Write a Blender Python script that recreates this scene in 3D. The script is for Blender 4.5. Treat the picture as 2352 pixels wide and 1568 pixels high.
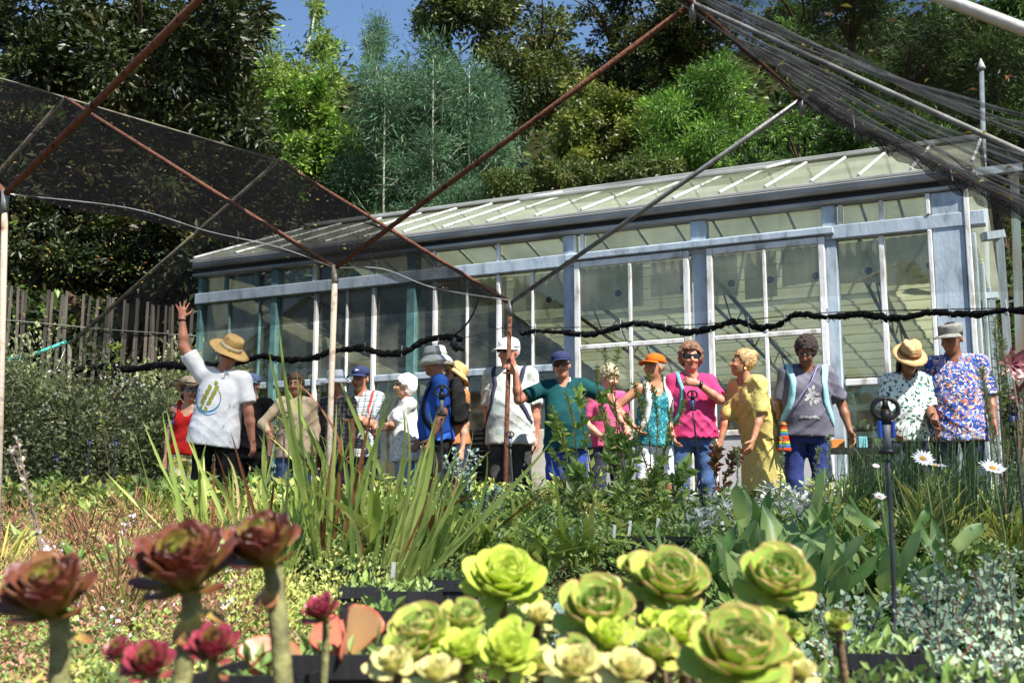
import bpy, math, random
import numpy as np
from mathutils import Vector, Matrix, Euler, noise as mnoise
from mathutils.bvhtree import BVHTree

S = bpy.context.scene
COL = S.collection
for o in list(bpy.data.objects): bpy.data.objects.remove(o)
R = math.radians

# ------------------------------------------------------------------ camera
PITCH = R(8.87); F = 2600.0; CH = 0.5
cam_d = bpy.data.cameras.new('camera'); cam = bpy.data.objects.new('camera', cam_d); COL.objects.link(cam)
cam.location = (0, 0, CH); cam.rotation_euler = (R(90) + PITCH, 0, 0)
cam_d.sensor_width = 36; cam_d.lens = 36 * F / 2352; cam_d.clip_start = .05; cam_d.clip_end = 400
cam_d.dof.use_dof = True; cam_d.dof.focus_distance = 7.0; cam_d.dof.aperture_fstop = 5.6
S.camera = cam

# ------------------------------------------------------------------ light
SUN = Vector((.38, -.46, .80)).normalized()
W = bpy.data.worlds.new('World'); S.world = W; W.use_nodes = True
wn = W.node_tree.nodes; wl = W.node_tree.links
sky = wn.new('ShaderNodeTexSky'); sky.sky_type = 'NISHITA'; sky.sun_disc = False
sky.sun_elevation = math.asin(SUN.z); sky.sun_rotation = math.atan2(SUN.x, SUN.y)
sky.altitude = 100; sky.air_density = 1.0; sky.dust_density = .1; sky.ozone_density = 4.0
wn['Background'].inputs[1].default_value = .085
wl.new(sky.outputs[0], wn['Background'].inputs[0])
sd = bpy.data.lights.new('sun', 'SUN'); so = bpy.data.objects.new('sun', sd); COL.objects.link(so)
sd.energy = 5.0; sd.angle = R(.5); sd.color = (1, .955, .88)
so.rotation_euler = SUN.to_track_quat('Z', 'Y').to_euler(); so.location = (6, -4, 12)
S.view_settings.view_transform = 'Standard'; S.view_settings.look = 'None'
S.view_settings.exposure = 1.2; S.view_settings.gamma = 1
S.render.engine = 'CYCLES'
cy = S.cycles; cy.max_bounces = 8; cy.transparent_max_bounces = 24; cy.diffuse_bounces = 3; cy.glossy_bounces = 2
cy.transmission_bounces = 4; cy.caustics_reflective = False; cy.caustics_refractive = False
cy.use_denoising = True; cy.sample_clamp_indirect = 6

# ------------------------------------------------------------------ photograph pixel (2352 wide) to point in the place
SP, CP = math.sin(PITCH), math.cos(PITCH)
def ray(x, y):
    cx = (x - 1176) / F; cyy = (784 - y) / F
    return Vector((cx, CP - cyy * SP, SP + cyy * CP))
def P(x, y, Y):
    r = ray(x, y); return Vector((r.x / r.y * Y, Y, CH + r.z / r.y * Y))
def Pz(x, y, z):
    r = ray(x, y); t = (z - CH) / r.z; return Vector((r.x * t, r.y * t, z))
def G(x, Y): # ground point under picture column x at depth Y
    return Vector(((x - 1176) / F * Y * 1.005, Y, 0))

# ------------------------------------------------------------------ materials
def lin(c):
    if isinstance(c, str): c = tuple(int(c[i:i+2], 16) for i in (0, 2, 4))
    out = []
    for v in c[:3]:
        v = v / 255.; out.append(v / 12.92 if v <= .04045 else ((v + .055) / 1.055) ** 2.4)
    return (*out, 1)
MATS = {}
def _base(name):
    m = bpy.data.materials.new(name); m.use_nodes = True
    nt = m.node_tree; return m, nt, nt.nodes['Principled BSDF'], nt.nodes['Material Output']
def nn(nt, t, **kw):
    n = nt.nodes.new(t)
    for k, v in kw.items(): setattr(n, k, v)
    return n
def M(name, c1, c2=None, rough=.6, scale=8, detail=5, bump=0, bscale=None, metal=0, spec=.4, stretch=(1, 1, 1), c3=None, dist=.0):
    if name in MATS: return MATS[name]
    m, nt, b, out = _base(name); L = nt.links
    c1 = lin(c1); c2 = lin(c2) if c2 else tuple(v * .7 for v in c1[:3]) + (1,)
    tc = nn(nt, 'ShaderNodeTexCoord'); mp = nn(nt, 'ShaderNodeMapping'); mp.inputs['Scale'].default_value = stretch
    L.new(tc.outputs['Object'], mp.inputs[0])
    nz = nn(nt, 'ShaderNodeTexNoise'); nz.inputs['Scale'].default_value = scale; nz.inputs['Detail'].default_value = detail
    nz.inputs['Distortion'].default_value = dist
    L.new(mp.outputs[0], nz.inputs[0])
    cr = nn(nt, 'ShaderNodeValToRGB'); e = cr.color_ramp.elements
    e[0].position = .32; e[0].color = c2; e[1].position = .62; e[1].color = c1
    if c3: k = e.new(.47); k.color = lin(c3)
    L.new(nz.outputs[0], cr.inputs[0]); L.new(cr.outputs[0], b.inputs['Base Color'])
    b.inputs['Roughness'].default_value = rough; b.inputs['Metallic'].default_value = metal
    b.inputs['Specular IOR Level'].default_value = spec
    if bump:
        n2 = nn(nt, 'ShaderNodeTexNoise'); n2.inputs['Scale'].default_value = bscale or scale * 3; n2.inputs['Detail'].default_value = 4
        L.new(mp.outputs[0], n2.inputs[0])
        bp = nn(nt, 'ShaderNodeBump'); bp.inputs['Strength'].default_value = bump; bp.inputs['Distance'].default_value = .02
        L.new(n2.outputs[0], bp.inputs['Height']); L.new(bp.outputs[0], b.inputs['Normal'])
    MATS[name] = m; return m
def LM(name, c1=None, c2=None, rough=.5, trans=.3, spec=.4, bump=0, rim=None, root=None):
    """leaf material: colour from the 'Col' attribute (c1 None) or varied per object between c1 and c2"""
    if name in MATS: return MATS[name]
    m, nt, b, out = _base(name); L = nt.links
    if c1 is None:
        a = nn(nt, 'ShaderNodeAttribute', attribute_name='Col'); colr = a.outputs['Color']
    else:
        oi = nn(nt, 'ShaderNodeObjectInfo'); tc = nn(nt, 'ShaderNodeTexCoord')
        nz = nn(nt, 'ShaderNodeTexNoise'); nz.inputs['Scale'].default_value = 14; nz.inputs['Detail'].default_value = 4
        L.new(tc.outputs['Object'], nz.inputs[0])
        ma = nn(nt, 'ShaderNodeMath', operation='ADD'); L.new(oi.outputs['Random'], ma.inputs[0]); L.new(nz.outputs[0], ma.inputs[1])
        mm = nn(nt, 'ShaderNodeMath', operation='MULTIPLY'); L.new(ma.outputs[0], mm.inputs[0]); mm.inputs[1].default_value = .58
        mx = nn(nt, 'ShaderNodeMix', data_type='RGBA'); L.new(mm.outputs[0], mx.inputs['Factor'])
        mx.inputs['A'].default_value = lin(c1); mx.inputs['B'].default_value = lin(c2); colr = mx.outputs['Result']
        if root:  # the leaf's own colour changes from its base to its tip
            sx = nn(nt, 'ShaderNodeSeparateXYZ'); L.new(tc.outputs['Object'], sx.inputs[0]); rr = nn(nt, 'ShaderNodeMapRange'); rr.inputs[1].default_value = .25; rr.inputs[2].default_value = .8
            L.new(sx.outputs[2], rr.inputs[0]); m3 = nn(nt, 'ShaderNodeMix', data_type='RGBA'); L.new(rr.outputs[0], m3.inputs['Factor']); m3.inputs['A'].default_value = lin(root); L.new(colr, m3.inputs['B']); colr = m3.outputs['Result']
        if rim:
            a = nn(nt, 'ShaderNodeAttribute', attribute_name='Rim')
            m2 = nn(nt, 'ShaderNodeMix', data_type='RGBA'); L.new(a.outputs['Fac'], m2.inputs['Factor'])
            L.new(colr, m2.inputs['A']); m2.inputs['B'].default_value = lin(rim); colr = m2.outputs['Result']
    L.new(colr, b.inputs['Base Color']); b.inputs['Roughness'].default_value = rough; b.inputs['Specular IOR Level'].default_value = spec
    if trans:
        t = nn(nt, 'ShaderNodeBsdfTranslucent'); L.new(colr, t.inputs[0])
        ms = nn(nt, 'ShaderNodeMixShader'); ms.inputs[0].default_value = trans
        L.new(b.outputs[0], ms.inputs[1]); L.new(t.outputs[0], ms.inputs[2]); L.new(ms.outputs[0], out.inputs[0])
    MATS[name] = m; return m
def net_mat(name, cover, col=(38, 38, 40), var=.25, stretch=(1, 1, 1), scale=3, threads=0):
    m, nt, b, out = _base(name); L = nt.links
    nt.nodes.remove(b)
    d = nn(nt, 'ShaderNodeBsdfDiffuse'); d.inputs[0].default_value = lin(col)
    t = nn(nt, 'ShaderNodeBsdfTransparent'); ms = nn(nt, 'ShaderNodeMixShader')
    tc = nn(nt, 'ShaderNodeTexCoord'); mp = nn(nt, 'ShaderNodeMapping'); mp.inputs['Scale'].default_value = stretch
    nz = nn(nt, 'ShaderNodeTexNoise'); nz.inputs['Scale'].default_value = scale; nz.inputs['Detail'].default_value = 6
    L.new(tc.outputs['Object'], mp.inputs[0]); L.new(mp.outputs[0], nz.inputs[0])
    mr = nn(nt, 'ShaderNodeMapRange'); mr.inputs[1].default_value = .3; mr.inputs[2].default_value = .75
    mr.inputs[3].default_value = max(0, cover - var / 2); mr.inputs[4].default_value = min(1, cover + var / 2)
    L.new(nz.outputs[0], mr.inputs[0]); fac = mr.outputs[0]
    if threads:
        wv = nn(nt, 'ShaderNodeTexWave'); wv.inputs['Scale'].default_value = threads; wv.inputs['Distortion'].default_value = .6
        L.new(tc.outputs['UV'], wv.inputs[0])
        mu = nn(nt, 'ShaderNodeMath', operation='MULTIPLY_ADD'); L.new(wv.outputs['Fac'], mu.inputs[0]); mu.inputs[1].default_value = var * .8
        L.new(fac, mu.inputs[2]); fac = mu.outputs[0]
    L.new(fac, ms.inputs[0]); L.new(t.outputs[0], ms.inputs[1]); L.new(d.outputs[0], ms.inputs[2]); L.new(ms.outputs[0], out.inputs[0])
    MATS[name] = m; return m
def glass_mat(name, refl=.07, tint=(235, 240, 232), dirt=.06):
    m, nt, b, out = _base(name); L = nt.links; nt.nodes.remove(b)
    t = nn(nt, 'ShaderNodeBsdfTransparent'); t.inputs[0].default_value = lin(tint)
    g = nn(nt, 'ShaderNodeBsdfGlossy'); g.inputs['Roughness'].default_value = .03
    d = nn(nt, 'ShaderNodeBsdfDiffuse'); d.inputs[0].default_value = lin((190, 190, 175))
    tc = nn(nt, 'ShaderNodeTexCoord'); nz = nn(nt, 'ShaderNodeTexNoise'); nz.inputs['Scale'].default_value = 3; nz.inputs['Detail'].default_value = 8
    L.new(tc.outputs['Object'], nz.inputs[0])
    mr = nn(nt, 'ShaderNodeMapRange'); mr.inputs[1].default_value = .4; mr.inputs[2].default_value = .75; mr.inputs[4].default_value = dirt * 2.2
    L.new(nz.outputs[0], mr.inputs[0])
    a = nn(nt, 'ShaderNodeMixShader'); a.inputs[0].default_value = refl; c = nn(nt, 'ShaderNodeMixShader')
    L.new(t.outputs[0], a.inputs[1]); L.new(g.outputs[0], a.inputs[2])
    L.new(mr.outputs[0], c.inputs[0]); L.new(a.outputs[0], c.inputs[1]); L.new(d.outputs[0], c.inputs[2]); L.new(c.outputs[0], out.inputs[0])
    MATS[name] = m; return m
def sheet_mat(name, col, col2, trans=.5, clear=.0, scale=2, stretch=(1, 1, 1)):
    """thin whitewashed or cloth sheet that lets light through"""
    m, nt, b, out = _base(name); L = nt.links; nt.nodes.remove(b)
    tc = nn(nt, 'ShaderNodeTexCoord'); mp = nn(nt, 'ShaderNodeMapping'); mp.inputs['Scale'].default_value = stretch
    nz = nn(nt, 'ShaderNodeTexNoise'); nz.inputs['Scale'].default_value = scale; nz.inputs['Detail'].default_value = 6
    L.new(tc.outputs['Object'], mp.inputs[0]); L.new(mp.outputs[0], nz.inputs[0])
    cr = nn(nt, 'ShaderNodeValToRGB'); e = cr.color_ramp.elements
    e[0].position = .35; e[0].color = lin(col2); e[1].position = .65; e[1].color = lin(col); L.new(nz.outputs[0], cr.inputs[0])
    d = nn(nt, 'ShaderNodeBsdfDiffuse'); t = nn(nt, 'ShaderNodeBsdfTranslucent'); L.new(cr.outputs[0], d.inputs[0]); L.new(cr.outputs[0], t.inputs[0])
    a = nn(nt, 'ShaderNodeMixShader'); a.inputs[0].default_value = trans; L.new(d.outputs[0], a.inputs[1]); L.new(t.outputs[0], a.inputs[2])
    tr = nn(nt, 'ShaderNodeBsdfTransparent'); c = nn(nt, 'ShaderNodeMixShader'); c.inputs[0].default_value = clear
    L.new(a.outputs[0], c.inputs[1]); L.new(tr.outputs[0], c.inputs[2]); L.new(c.outputs[0], out.inputs[0])
    MATS[name] = m; return m

# ------------------------------------------------------------------ objects
def tag(o, label=None, cat=None, group=None, kind=None):
    if label: o['label'] = label
    if cat: o['category'] = cat
    if group: o['group'] = group
    if kind: o['kind'] = kind
    return o
def empty(name, loc=(0, 0, 0), rz=0, label=None, cat=None, group=None):
    o = bpy.data.objects.new(name, None); COL.objects.link(o); o.empty_display_size = .1
    o.location = loc; o.rotation_euler = (0, 0, rz); return tag(o, label, cat, group)
def mesh_np(name, v, f, smooth=False, mats=None, mi=None, col=None, rim=None, uv=None):
    """v (n,3), f (m,k) numpy arrays"""
    me = bpy.data.meshes.new(name); v = np.asarray(v, np.float32); f = np.asarray(f, np.int32); k = f.shape[1]
    me.vertices.add(len(v)); me.vertices.foreach_set('co', v.ravel())
    me.loops.add(f.size); me.loops.foreach_set('vertex_index', f.ravel())
    me.polygons.add(len(f)); me.polygons.foreach_set('loop_start', np.arange(0, f.size, k, dtype=np.int32))
    try: me.polygons.foreach_set('loop_total', np.full(len(f), k, np.int32))
    except Exception: pass
    if mats:
        for m in (mats if isinstance(mats, (list, tuple)) else [mats]): me.materials.append(m)
    if mi is not None: me.polygons.foreach_set('material_index', np.asarray(mi, np.int32))
    me.polygons.foreach_set('use_smooth', np.full(len(f), smooth, bool))
    if col is not None:
        a = me.color_attributes.new('Col', 'FLOAT_COLOR', 'POINT')
        a.data.foreach_set('color', np.c_[col, np.ones(len(col))].astype(np.float32).ravel())
    if rim is not None:
        a = me.attributes.new('Rim', 'FLOAT', 'POINT'); a.data.foreach_set('value', np.asarray(rim, np.float32))
    if uv is not None:
        u = me.uv_layers.new(name='UVMap'); u.data.foreach_set('uv', np.asarray(uv, np.float32)[f.ravel()].ravel())
    me.update(); me.validate(); return me
def link(name, me, parent=None, mat4=None):
    o = bpy.data.objects.new(name, me); COL.objects.link(o)
    if parent is not None: o.parent = parent
    if mat4 is not None: o.matrix_basis = mat4
    return o
class MB:
    """collects shapes into ONE mesh"""
    def __init__(s): s.v = []; s.f = []; s.mi = []
    def add(s, v, f, mi=0):
        k = len(s.v); s.v += [tuple(p) for p in v]; s.f += [tuple(i + k for i in q) for q in f]; s.mi += [mi] * len(f); return s
    def box(s, lo, hi, mi=0, m=None, bev=0):
        x0, y0, z0 = lo; x1, y1, z1 = hi
        if bev:
            b = min(bev, (x1-x0)*.45, (y1-y0)*.45, (z1-z0)*.45)
            pts = []
            for sx in (0, 1):
                for sy in (0, 1):
                    for sz in (0, 1):
                        X = (x0, x1)[sx]; Y = (y0, y1)[sy]; Z = (z0, z1)[sz]
                        bx = (b, -b)[sx]; by = (b, -b)[sy]; bz = (b, -b)[sz]
                        pts += [(X, Y+by, Z+bz), (X+bx, Y, Z+bz), (X+bx, Y+by, Z)]
            def q(i, k): return i * 3 + k
            f = [(q(0,0),q(1,0),q(3,0),q(2,0)), (q(4,0),q(6,0),q(7,0),q(5,0)), (q(0,1),q(4,1),q(5,1),q(1,1)), (q(2,1),q(3,1),q(7,1),q(6,1)),
                 (q(0,2),q(2,2),q(6,2),q(4,2)), (q(1,2),q(5,2),q(7,2),q(3,2)),
                 (q(0,0),q(0,1),q(1,1),q(1,0)), (q(2,0),q(3,0),q(3,1),q(2,1)), (q(4,0),q(5,0),q(5,1),q(4,1)), (q(6,0),q(6,1),q(7,1),q(7,0)),
                 (q(0,0),q(2,0),q(2,2),q(0,2)), (q(1,0),q(1,2),q(3,2),q(3,0)), (q(4,0),q(4,2),q(6,2),q(6,0)), (q(5,0),q(7,0),q(7,2),q(5,2)),
                 (q(0,1),q(0,2),q(4,2),q(4,1)), (q(1,1),q(5,1),q(5,2),q(1,2)), (q(2,1),q(6,1),q(6,2),q(2,2)), (q(3,1),q(3,2),q(7,2),q(7,1))]
            for i in range(8):
                f.append((q(i,0), q(i,1), q(i,2)))
        else:
            pts = [(x, y, z) for x in (x0, x1) for y in (y0, y1) for z in (z0, z1)]
            f = [(0,1,3,2), (4,6,7,5), (0,4,5,1), (2,3,7,6), (0,2,6,4), (1,5,7,3)]
        if m is not None: pts = [m @ Vector(p) for p in pts]
        return s.add(pts, f, mi)
    def tube(s, path, r, n=8, mi=0, cap=True, flat=None):
        path = [Vector(p) for p in path]; k = len(path)
        rr = r if isinstance(r, (list, tuple, np.ndarray)) else [r] * k
        up = None; rings = []
        for i, p in enumerate(path):
            t = (path[min(i+1, k-1)] - path[max(i-1, 0)])
            if t.length < 1e-9: t = Vector((0, 0, 1))
            t.normalize()
            if up is None: up = t.orthogonal().normalized() if flat is None else (Vector(flat) - t * t.dot(Vector(flat))).normalized()
            else: up = (up - t * t.dot(up)).normalized()
            w = t.cross(up); q = []
            ry = rr[i] if not isinstance(rr[i], tuple) else rr[i][1]; rx = rr[i] if not isinstance(rr[i], tuple) else rr[i][0]
            for j in range(n):
                a = 2 * math.pi * j / n; q.append(p + up * (math.cos(a) * ry) + w * (math.sin(a) * rx))
            rings.append(q)
        v = [p for q in rings for p in q]; f = []
        for i in range(k - 1):
            for j in range(n): f.append((i*n+j, i*n+(j+1) % n, (i+1)*n+(j+1) % n, (i+1)*n+j))
        if cap: f.append(tuple(range(n-1, -1, -1))); f.append(tuple((k-1)*n+j for j in range(n)))
        return s.add(v, f, mi)
    def lathe(s, prof, n=16, m=None, mi=0, sx=1, sy=1, fn=None):
        v = []; f = []
        for (r, z) in prof:
            for j in range(n):
                a = 2*math.pi*j/n; p = Vector((math.cos(a)*r*sx, math.sin(a)*r*sy, z))
                if fn: p = fn(p, a)
                v.append(m @ p if m is not None else p)
        for i in range(len(prof)-1):
            for j in range(n): f.append((i*n+j, i*n+(j+1) % n, (i+1)*n+(j+1) % n, (i+1)*n+j))
        if prof[0][0] > 1e-4: f.append(tuple(range(n-1, -1, -1)))
        if prof[-1][0] > 1e-4: f.append(tuple((len(prof)-1)*n+j for j in range(n)))
        return s.add(v, f, mi)
    def mesh(s, name, mats, smooth=False):
        me = bpy.data.meshes.new(name); me.from_pydata(s.v, [], s.f)
        for m in (mats if isinstance(mats, (list, tuple)) else [mats]): me.materials.append(m)
        me.polygons.foreach_set('material_index', np.array(s.mi, np.int32))
        me.polygons.foreach_set('use_smooth', np.full(len(s.f), smooth, bool)); me.update(); return me
    def build(s, name, mats, parent=None, smooth=False, mat4=None):
        return link(name, s.mesh(name, mats, smooth), parent, mat4)
def copy_tree(o, parent=None):
    c = o.copy(); COL.objects.link(c); c.parent = parent
    for ch in list(o.children): copy_tree(ch, c)
    return c
def catmull(pts, n=8):
    pts = [Vector(p) for p in pts]; q = [2*pts[0]-pts[1]] + pts + [2*pts[-1]-pts[-2]]; out = []
    for i in range(1, len(q)-2):
        a, b, c, d = q[i-1:i+3]
        for k in range(n):
            t = k / n
            out.append(.5*((2*b)+(c-a)*t+(2*a-5*b+4*c-d)*t*t+(3*b-a-3*c+d)*t**3))
    out.append(pts[-1]); return out

# ------------------------------------------------------------------ leaf clouds
def leaves(cent, tdir, nrm, ln, wd, fold=.15, tip=.5):
    """numpy: diamond leaves with a folded midrib. cent base points (n,3)"""
    n = len(cent)
    t = tdir / (np.linalg.norm(tdir, axis=1, keepdims=True) + 1e-9)
    w = np.cross(t, nrm); w /= (np.linalg.norm(w, axis=1, keepdims=True) + 1e-9)
    up = np.cross(w, t)
    ln = np.broadcast_to(ln, n)[:, None]; wd = np.broadcast_to(wd, n)[:, None]
    mid = cent + t * ln * tip + up * wd * fold
    v = np.stack([cent, mid - w * wd / 2, cent + t * ln - up * ln * .06, mid + w * wd / 2], 1).reshape(-1, 3)
    i = np.arange(n) * 4
    f = np.stack([np.stack([i, i+1, i+2], 1), np.stack([i, i+2, i+3], 1)], 1).reshape(-1, 3)
    return v, f
def unit(rng, n):
    a = rng.normal(size=(n, 3)); return a / np.linalg.norm(a, axis=1, keepdims=True)
def colmix(rng, n, cols, jit=.18):
    c = np.array([lin(x)[:3] for x in cols]); w = rng.random(n) * (len(c) - 1); i = np.minimum(w.astype(int), len(c)-2) if len(c) > 1 else np.zeros(n, int)
    t = (w - i)[:, None]; out = c[i] * (1 - t) + c[np.minimum(i+1, len(c)-1)] * t
    return out * (1 + jit * rng.normal(size=(n, 1))).clip(.35, 1.8)
def cloud(seed, blobs, n, size, cols, clumps=60, csig=.12, aspect=.5, up=.5, out=.6, shell=.55, droop=0, jit=.18, fold=.15):
    """blobs: [(centre, radii)] -> v,f,col of a crown of many leaves gathered in clumps"""
    rng = np.random.default_rng(seed)
    B = np.array([b[0] for b in blobs], float); Rr = np.array([b[1] if hasattr(b[1], '__len__') else (b[1],)*3 for b in blobs], float)
    vol = np.prod(Rr, 1) ** .7; pb = vol / vol.sum(); nc = clumps * len(blobs)
    bi = rng.choice(len(B), nc, p=pb); d = unit(rng, nc); rad = (shell + (1 - shell) * rng.random(nc) ** .6)[:, None]
    cc = B[bi] + d * rad * Rr[bi] * (1 + .16 * rng.normal(size=(nc, 1)))
    cs = csig * Rr[bi].mean(1) * (0.6 + .9 * rng.random(nc))
    ccol = colmix(rng, nc, cols, jit)
    ci = rng.integers(0, nc, n); off = rng.normal(size=(n, 3)) * cs[ci][:, None]; off[:, 2] *= .75
    pos = cc[ci] + off
    o = d[ci] * out + off / (cs[ci][:, None] + 1e-6) * .35 + unit(rng, n) * .7
    o[:, 2] -= droop
    nrm = unit(rng, n) * .6 + np.array([0, 0, up]) + d[ci] * .3
    ln = size * (.6 + .8 * rng.random(n))
    v, f = leaves(pos, o, nrm, ln, ln * aspect * (.8 + .4 * rng.random(n)), fold)
    col = np.repeat(ccol[ci] * (1 + .14 * rng.normal(size=(n, 1))).clip(.4, 1.7), 4, 0)
    return v, f, col
def join(parts):
    V, Fc, C, k = [], [], [], 0
    for v, f, c in parts: V.append(v); Fc.append(f + k); C.append(c); k += len(v)
    return np.concatenate(V), np.concatenate(Fc), np.concatenate(C)
def foliage(name, data, mat, parent=None, kind='stuff', origin=None):
    v, f, c = data
    if origin is not None: v = v - np.array(origin)
    o = link(name, mesh_np(name, v, f, mats=mat, col=c), parent)
    if kind: o['kind'] = kind
    return o

# =================================================================== setting: ground and hillside
rs = random.Random(5)
m_soil = M('soil', (92, 78, 58), (52, 42, 32), rough=.95, scale=6, bump=.6, bscale=40, spec=.1)
def gz0(y):  # the beds climb gently towards the glasshouse
    t = min(1, max(0, (y - 2.5) / 4.2)); return .36 * t * t * (3 - 2 * t)
gys = [-25, 0, 2, 2.5] + [2.5 + .35 * i for i in range(1, 13)] + [9, 14, 40, 90]
tag(link('ground', mesh_np('ground', np.array([(x, y, gz0(y)) for y in gys for x in (-60, -6, 6, 60)]), np.array([(j*4+i, j*4+i+1, j*4+i+5, j*4+i+4) for j in range(len(gys)-1) for i in range(3)]), True, m_soil)), kind='structure')
def hill_z(x, y):
    s = y + .43 * x - 15.9
    if x < -2: s = max(s, (y - 12.6) * .9 + max(0, -x - 3.2) * .15)
    s = max(0, s); h = min(s * .62, 17 + s * .05)
    return h + (min(1, s) * .5 * mnoise.noise(Vector((x * .3, y * .3, 0)))) + (-.05 if s <= 0 else 0)
nx, ny = 70, 60
hv = [(-34 + 70 * i / nx, 11 + 50 * j / ny, 0) for j in range(ny + 1) for i in range(nx + 1)]
hv = [(x, y, hill_z(x, y) + .3) for x, y, _ in hv]
hf = [(j*(nx+1)+i, j*(nx+1)+i+1, (j+1)*(nx+1)+i+1, (j+1)*(nx+1)+i) for j in range(ny) for i in range(nx)]
m_hill = M('hill_soil', (48, 50, 26), (26, 30, 14), rough=1, scale=1.5, bump=.5, bscale=8, spec=.05)
tag(link('hillside', mesh_np('hillside', np.array(hv), np.array(hf), True, m_hill)), kind='structure')

# =================================================================== greenhouse
m_blue = M('blue_grey_paint', (172, 184, 194), (126, 138, 146), rough=.55, scale=11, detail=9, bump=.15, bscale=60, c3=(160, 174, 185), stretch=(1, 1, .35))
m_white = M('white_paint', (224, 224, 220), (160, 156, 146), rough=.5, scale=13, detail=9, bump=.15, bscale=80, c3=(210, 209, 204), stretch=(1, 1, .4))
m_teal = M('teal_paint', (92, 128, 126), (60, 92, 92), rough=.5, scale=9)
m_alu = M('weathered_aluminium', (168, 168, 164), (128, 128, 124), rough=.55, scale=7, metal=.05, bump=.1, bscale=30, stretch=(.3, 1, 1))
m_dark = M('dark_seal', (38, 38, 38), (24, 24, 24), rough=.7)
m_kick = M('kick_panel', (196, 196, 196), (170, 170, 172), rough=.6, scale=3)
m_tan = M('tan_board', (150, 124, 88), (116, 92, 62), rough=.8, scale=2.5, stretch=(1, 1, .3), bump=.15)
m_glass = glass_mat('pane_glass', .06, (226, 228, 220), .07)
m_roofglass = sheet_mat('roof_glass', (200, 206, 184), (168, 174, 150), .6, .40, 1.5)
m_screen = sheet_mat('ceiling_sheet', (214, 217, 190), (196, 199, 170), .55, .0, 1.2, (.5, 3, 1))
m_corr = sheet_mat('corrugated_sheet', (214, 212, 184), (184, 182, 152), .5, .12, 3)
m_steel = M('truss_steel', (112, 116, 104), (80, 84, 74), rough=.6, scale=8)
GO = Vector((3.27, 8.0, 0)); GA = R(-25.4); GL = 7.05
GM = Matrix.Translation(GO) @ Matrix.Rotation(GA, 4, 'Z'); GMI = GM.inverted()
def GW(px, py, yy=0.0):
    o = GMI @ Vector((0, 0, CH)); d = GMI.to_3x3() @ ray(px, py); t = (yy - o.y) / d.y; q = o + d * t
    return q.x, q.z
def gx(px, py=700): return GW(px, py)[0]
gh = empty('greenhouse', GO, GA, 'long pale blue framed glasshouse with sliding doors behind the visitors', 'greenhouse')
ZE, ZH0, ZH1, ZT = 2.93, 2.58, 2.685, 1.77
def gbox(name, lo, hi, mat, parent=None, bev=.006):
    return MB().box(lo, hi, bev=bev).build(name, mat, parent or gh)
# gutter, header, transom, eave seal
gu = gbox('gutter', (-GL - .02, -.13, ZE), (.12, -.0, ZE + .07), m_alu, bev=.02)
gbox('gutter_lip', (-GL - .02, -.145, ZE + .06), (.12, -.128, ZE + .085), m_alu, gu, .004)
gbox('eave_seal', (-GL - .02, -.06, ZE - .045), (.06, .06, ZE - .003), m_dark)
gbox('fascia_rail', (-GL - .02, -.1, ZE - .075), (.06, .05, ZE - .047), m_alu)
gbox('header_beam', (-GL, -.075, ZH0), (.16, .035, ZH1), m_blue)
xdl, xdr = gx(1327), gx(1912)
gbox('transom', (-GL, -.035, ZT - .06), (xdl - .05, .035, ZT), m_blue)
gbox('base_kerb', (-GL, -.05, .2), (xdl - .06, .06, .52), m_kick)
gbox('base_kerb', (xdr + .06, -.05, .2), (0, .06, .52), m_kick)
gbox('transom', (xdr + .07, -.02, 1.47), (-.12, .03, 1.52), m_white)
# posts
for px, w, mt in ((466, .05, m_teal), (636, .07, m_teal), (950, .09, m_teal), (1312, .10, m_blue), (1611, .125, m_blue), (1914, .10, m_blue)):
    x = gx(px); gbox('post', (x - w/2, -.055, 0), (x + w/2, .06, ZE - .08), mt)
gbox('corner_post', (-.20, -.065, 0), (.02, .06, ZE - .08), m_blue)
gbox('corner_trim', (.022, -.085, 0), (.06, -.04, ZE - .08), m_white); gbox('corner_trim', (-.235, -.085, 0), (-.203, -.02, ZH0 - .004), m_white)
gbox('corner_trim', (-.235, -.085, ZH1 + .004), (-.203, -.02, ZE - .08), m_white)
# mullions and panes of the fixed bays
left_m = [466, 531, 600, 636, 731, 800, 863, 950, 1003, 1075, 1149, 1225, 1304]
def pane(x0, x1, z0, z1, parent=gh, y=0.0, mat=m_glass): return gbox('pane', (x0, y - .003, z0), (x1, y + .003, z1), mat, parent, 0)
xs = [gx(p) for p in left_m]
for i, p in enumerate(left_m):
    if p in (466, 636, 950): continue
    wide = p in (731, 863, 1003, 1149, 1304)
    mt = m_teal if p < 640 else m_white; w = .034 if wide else .022
    gbox('mullion', (xs[i] - w/2, -.05 if wide else -.03, .53), (xs[i] + w/2, .0, ZH0 - .003), mt)
for i in range(len(xs) - 1):
    pane(xs[i] + .005, xs[i+1] - .005, ZT + .002, ZH0 - .002)
    pane(xs[i] + .005, xs[i+1] - .005, .525, ZT - .063)
cl = [466, 531, 600, 731, 863, 1003, 1149, 1304, 1322, 1340, 1615, 1895, 1914, 1932, 2026]
cx = [gx(p, 500) for p in cl]
for i, x in enumerate(cx):
    if i: gbox('clerestory_bar', (x - .016, -.05, ZH1 + .003), (x + .016, .0, ZE - .08), m_white if cl[i] > 640 else m_teal)
cx2 = cx + [-.21]
for i in range(len(cx2) - 1):
    if cx2[i+1] - cx2[i] > .12: pane(cx2[i] + .018, cx2[i+1] - .018, ZH1 + .002, ZE - .08, y=.01)
xr = gx(2030, 650)
gbox('mullion', (xr - .02, -.05, .53), (xr + .02, .0, ZH0 - .003), m_white)
pane(xdr + .055, xr - .021, .525, ZH0 - .002); pane(xr + .021, -.24, .525, ZH0 - .002)
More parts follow.
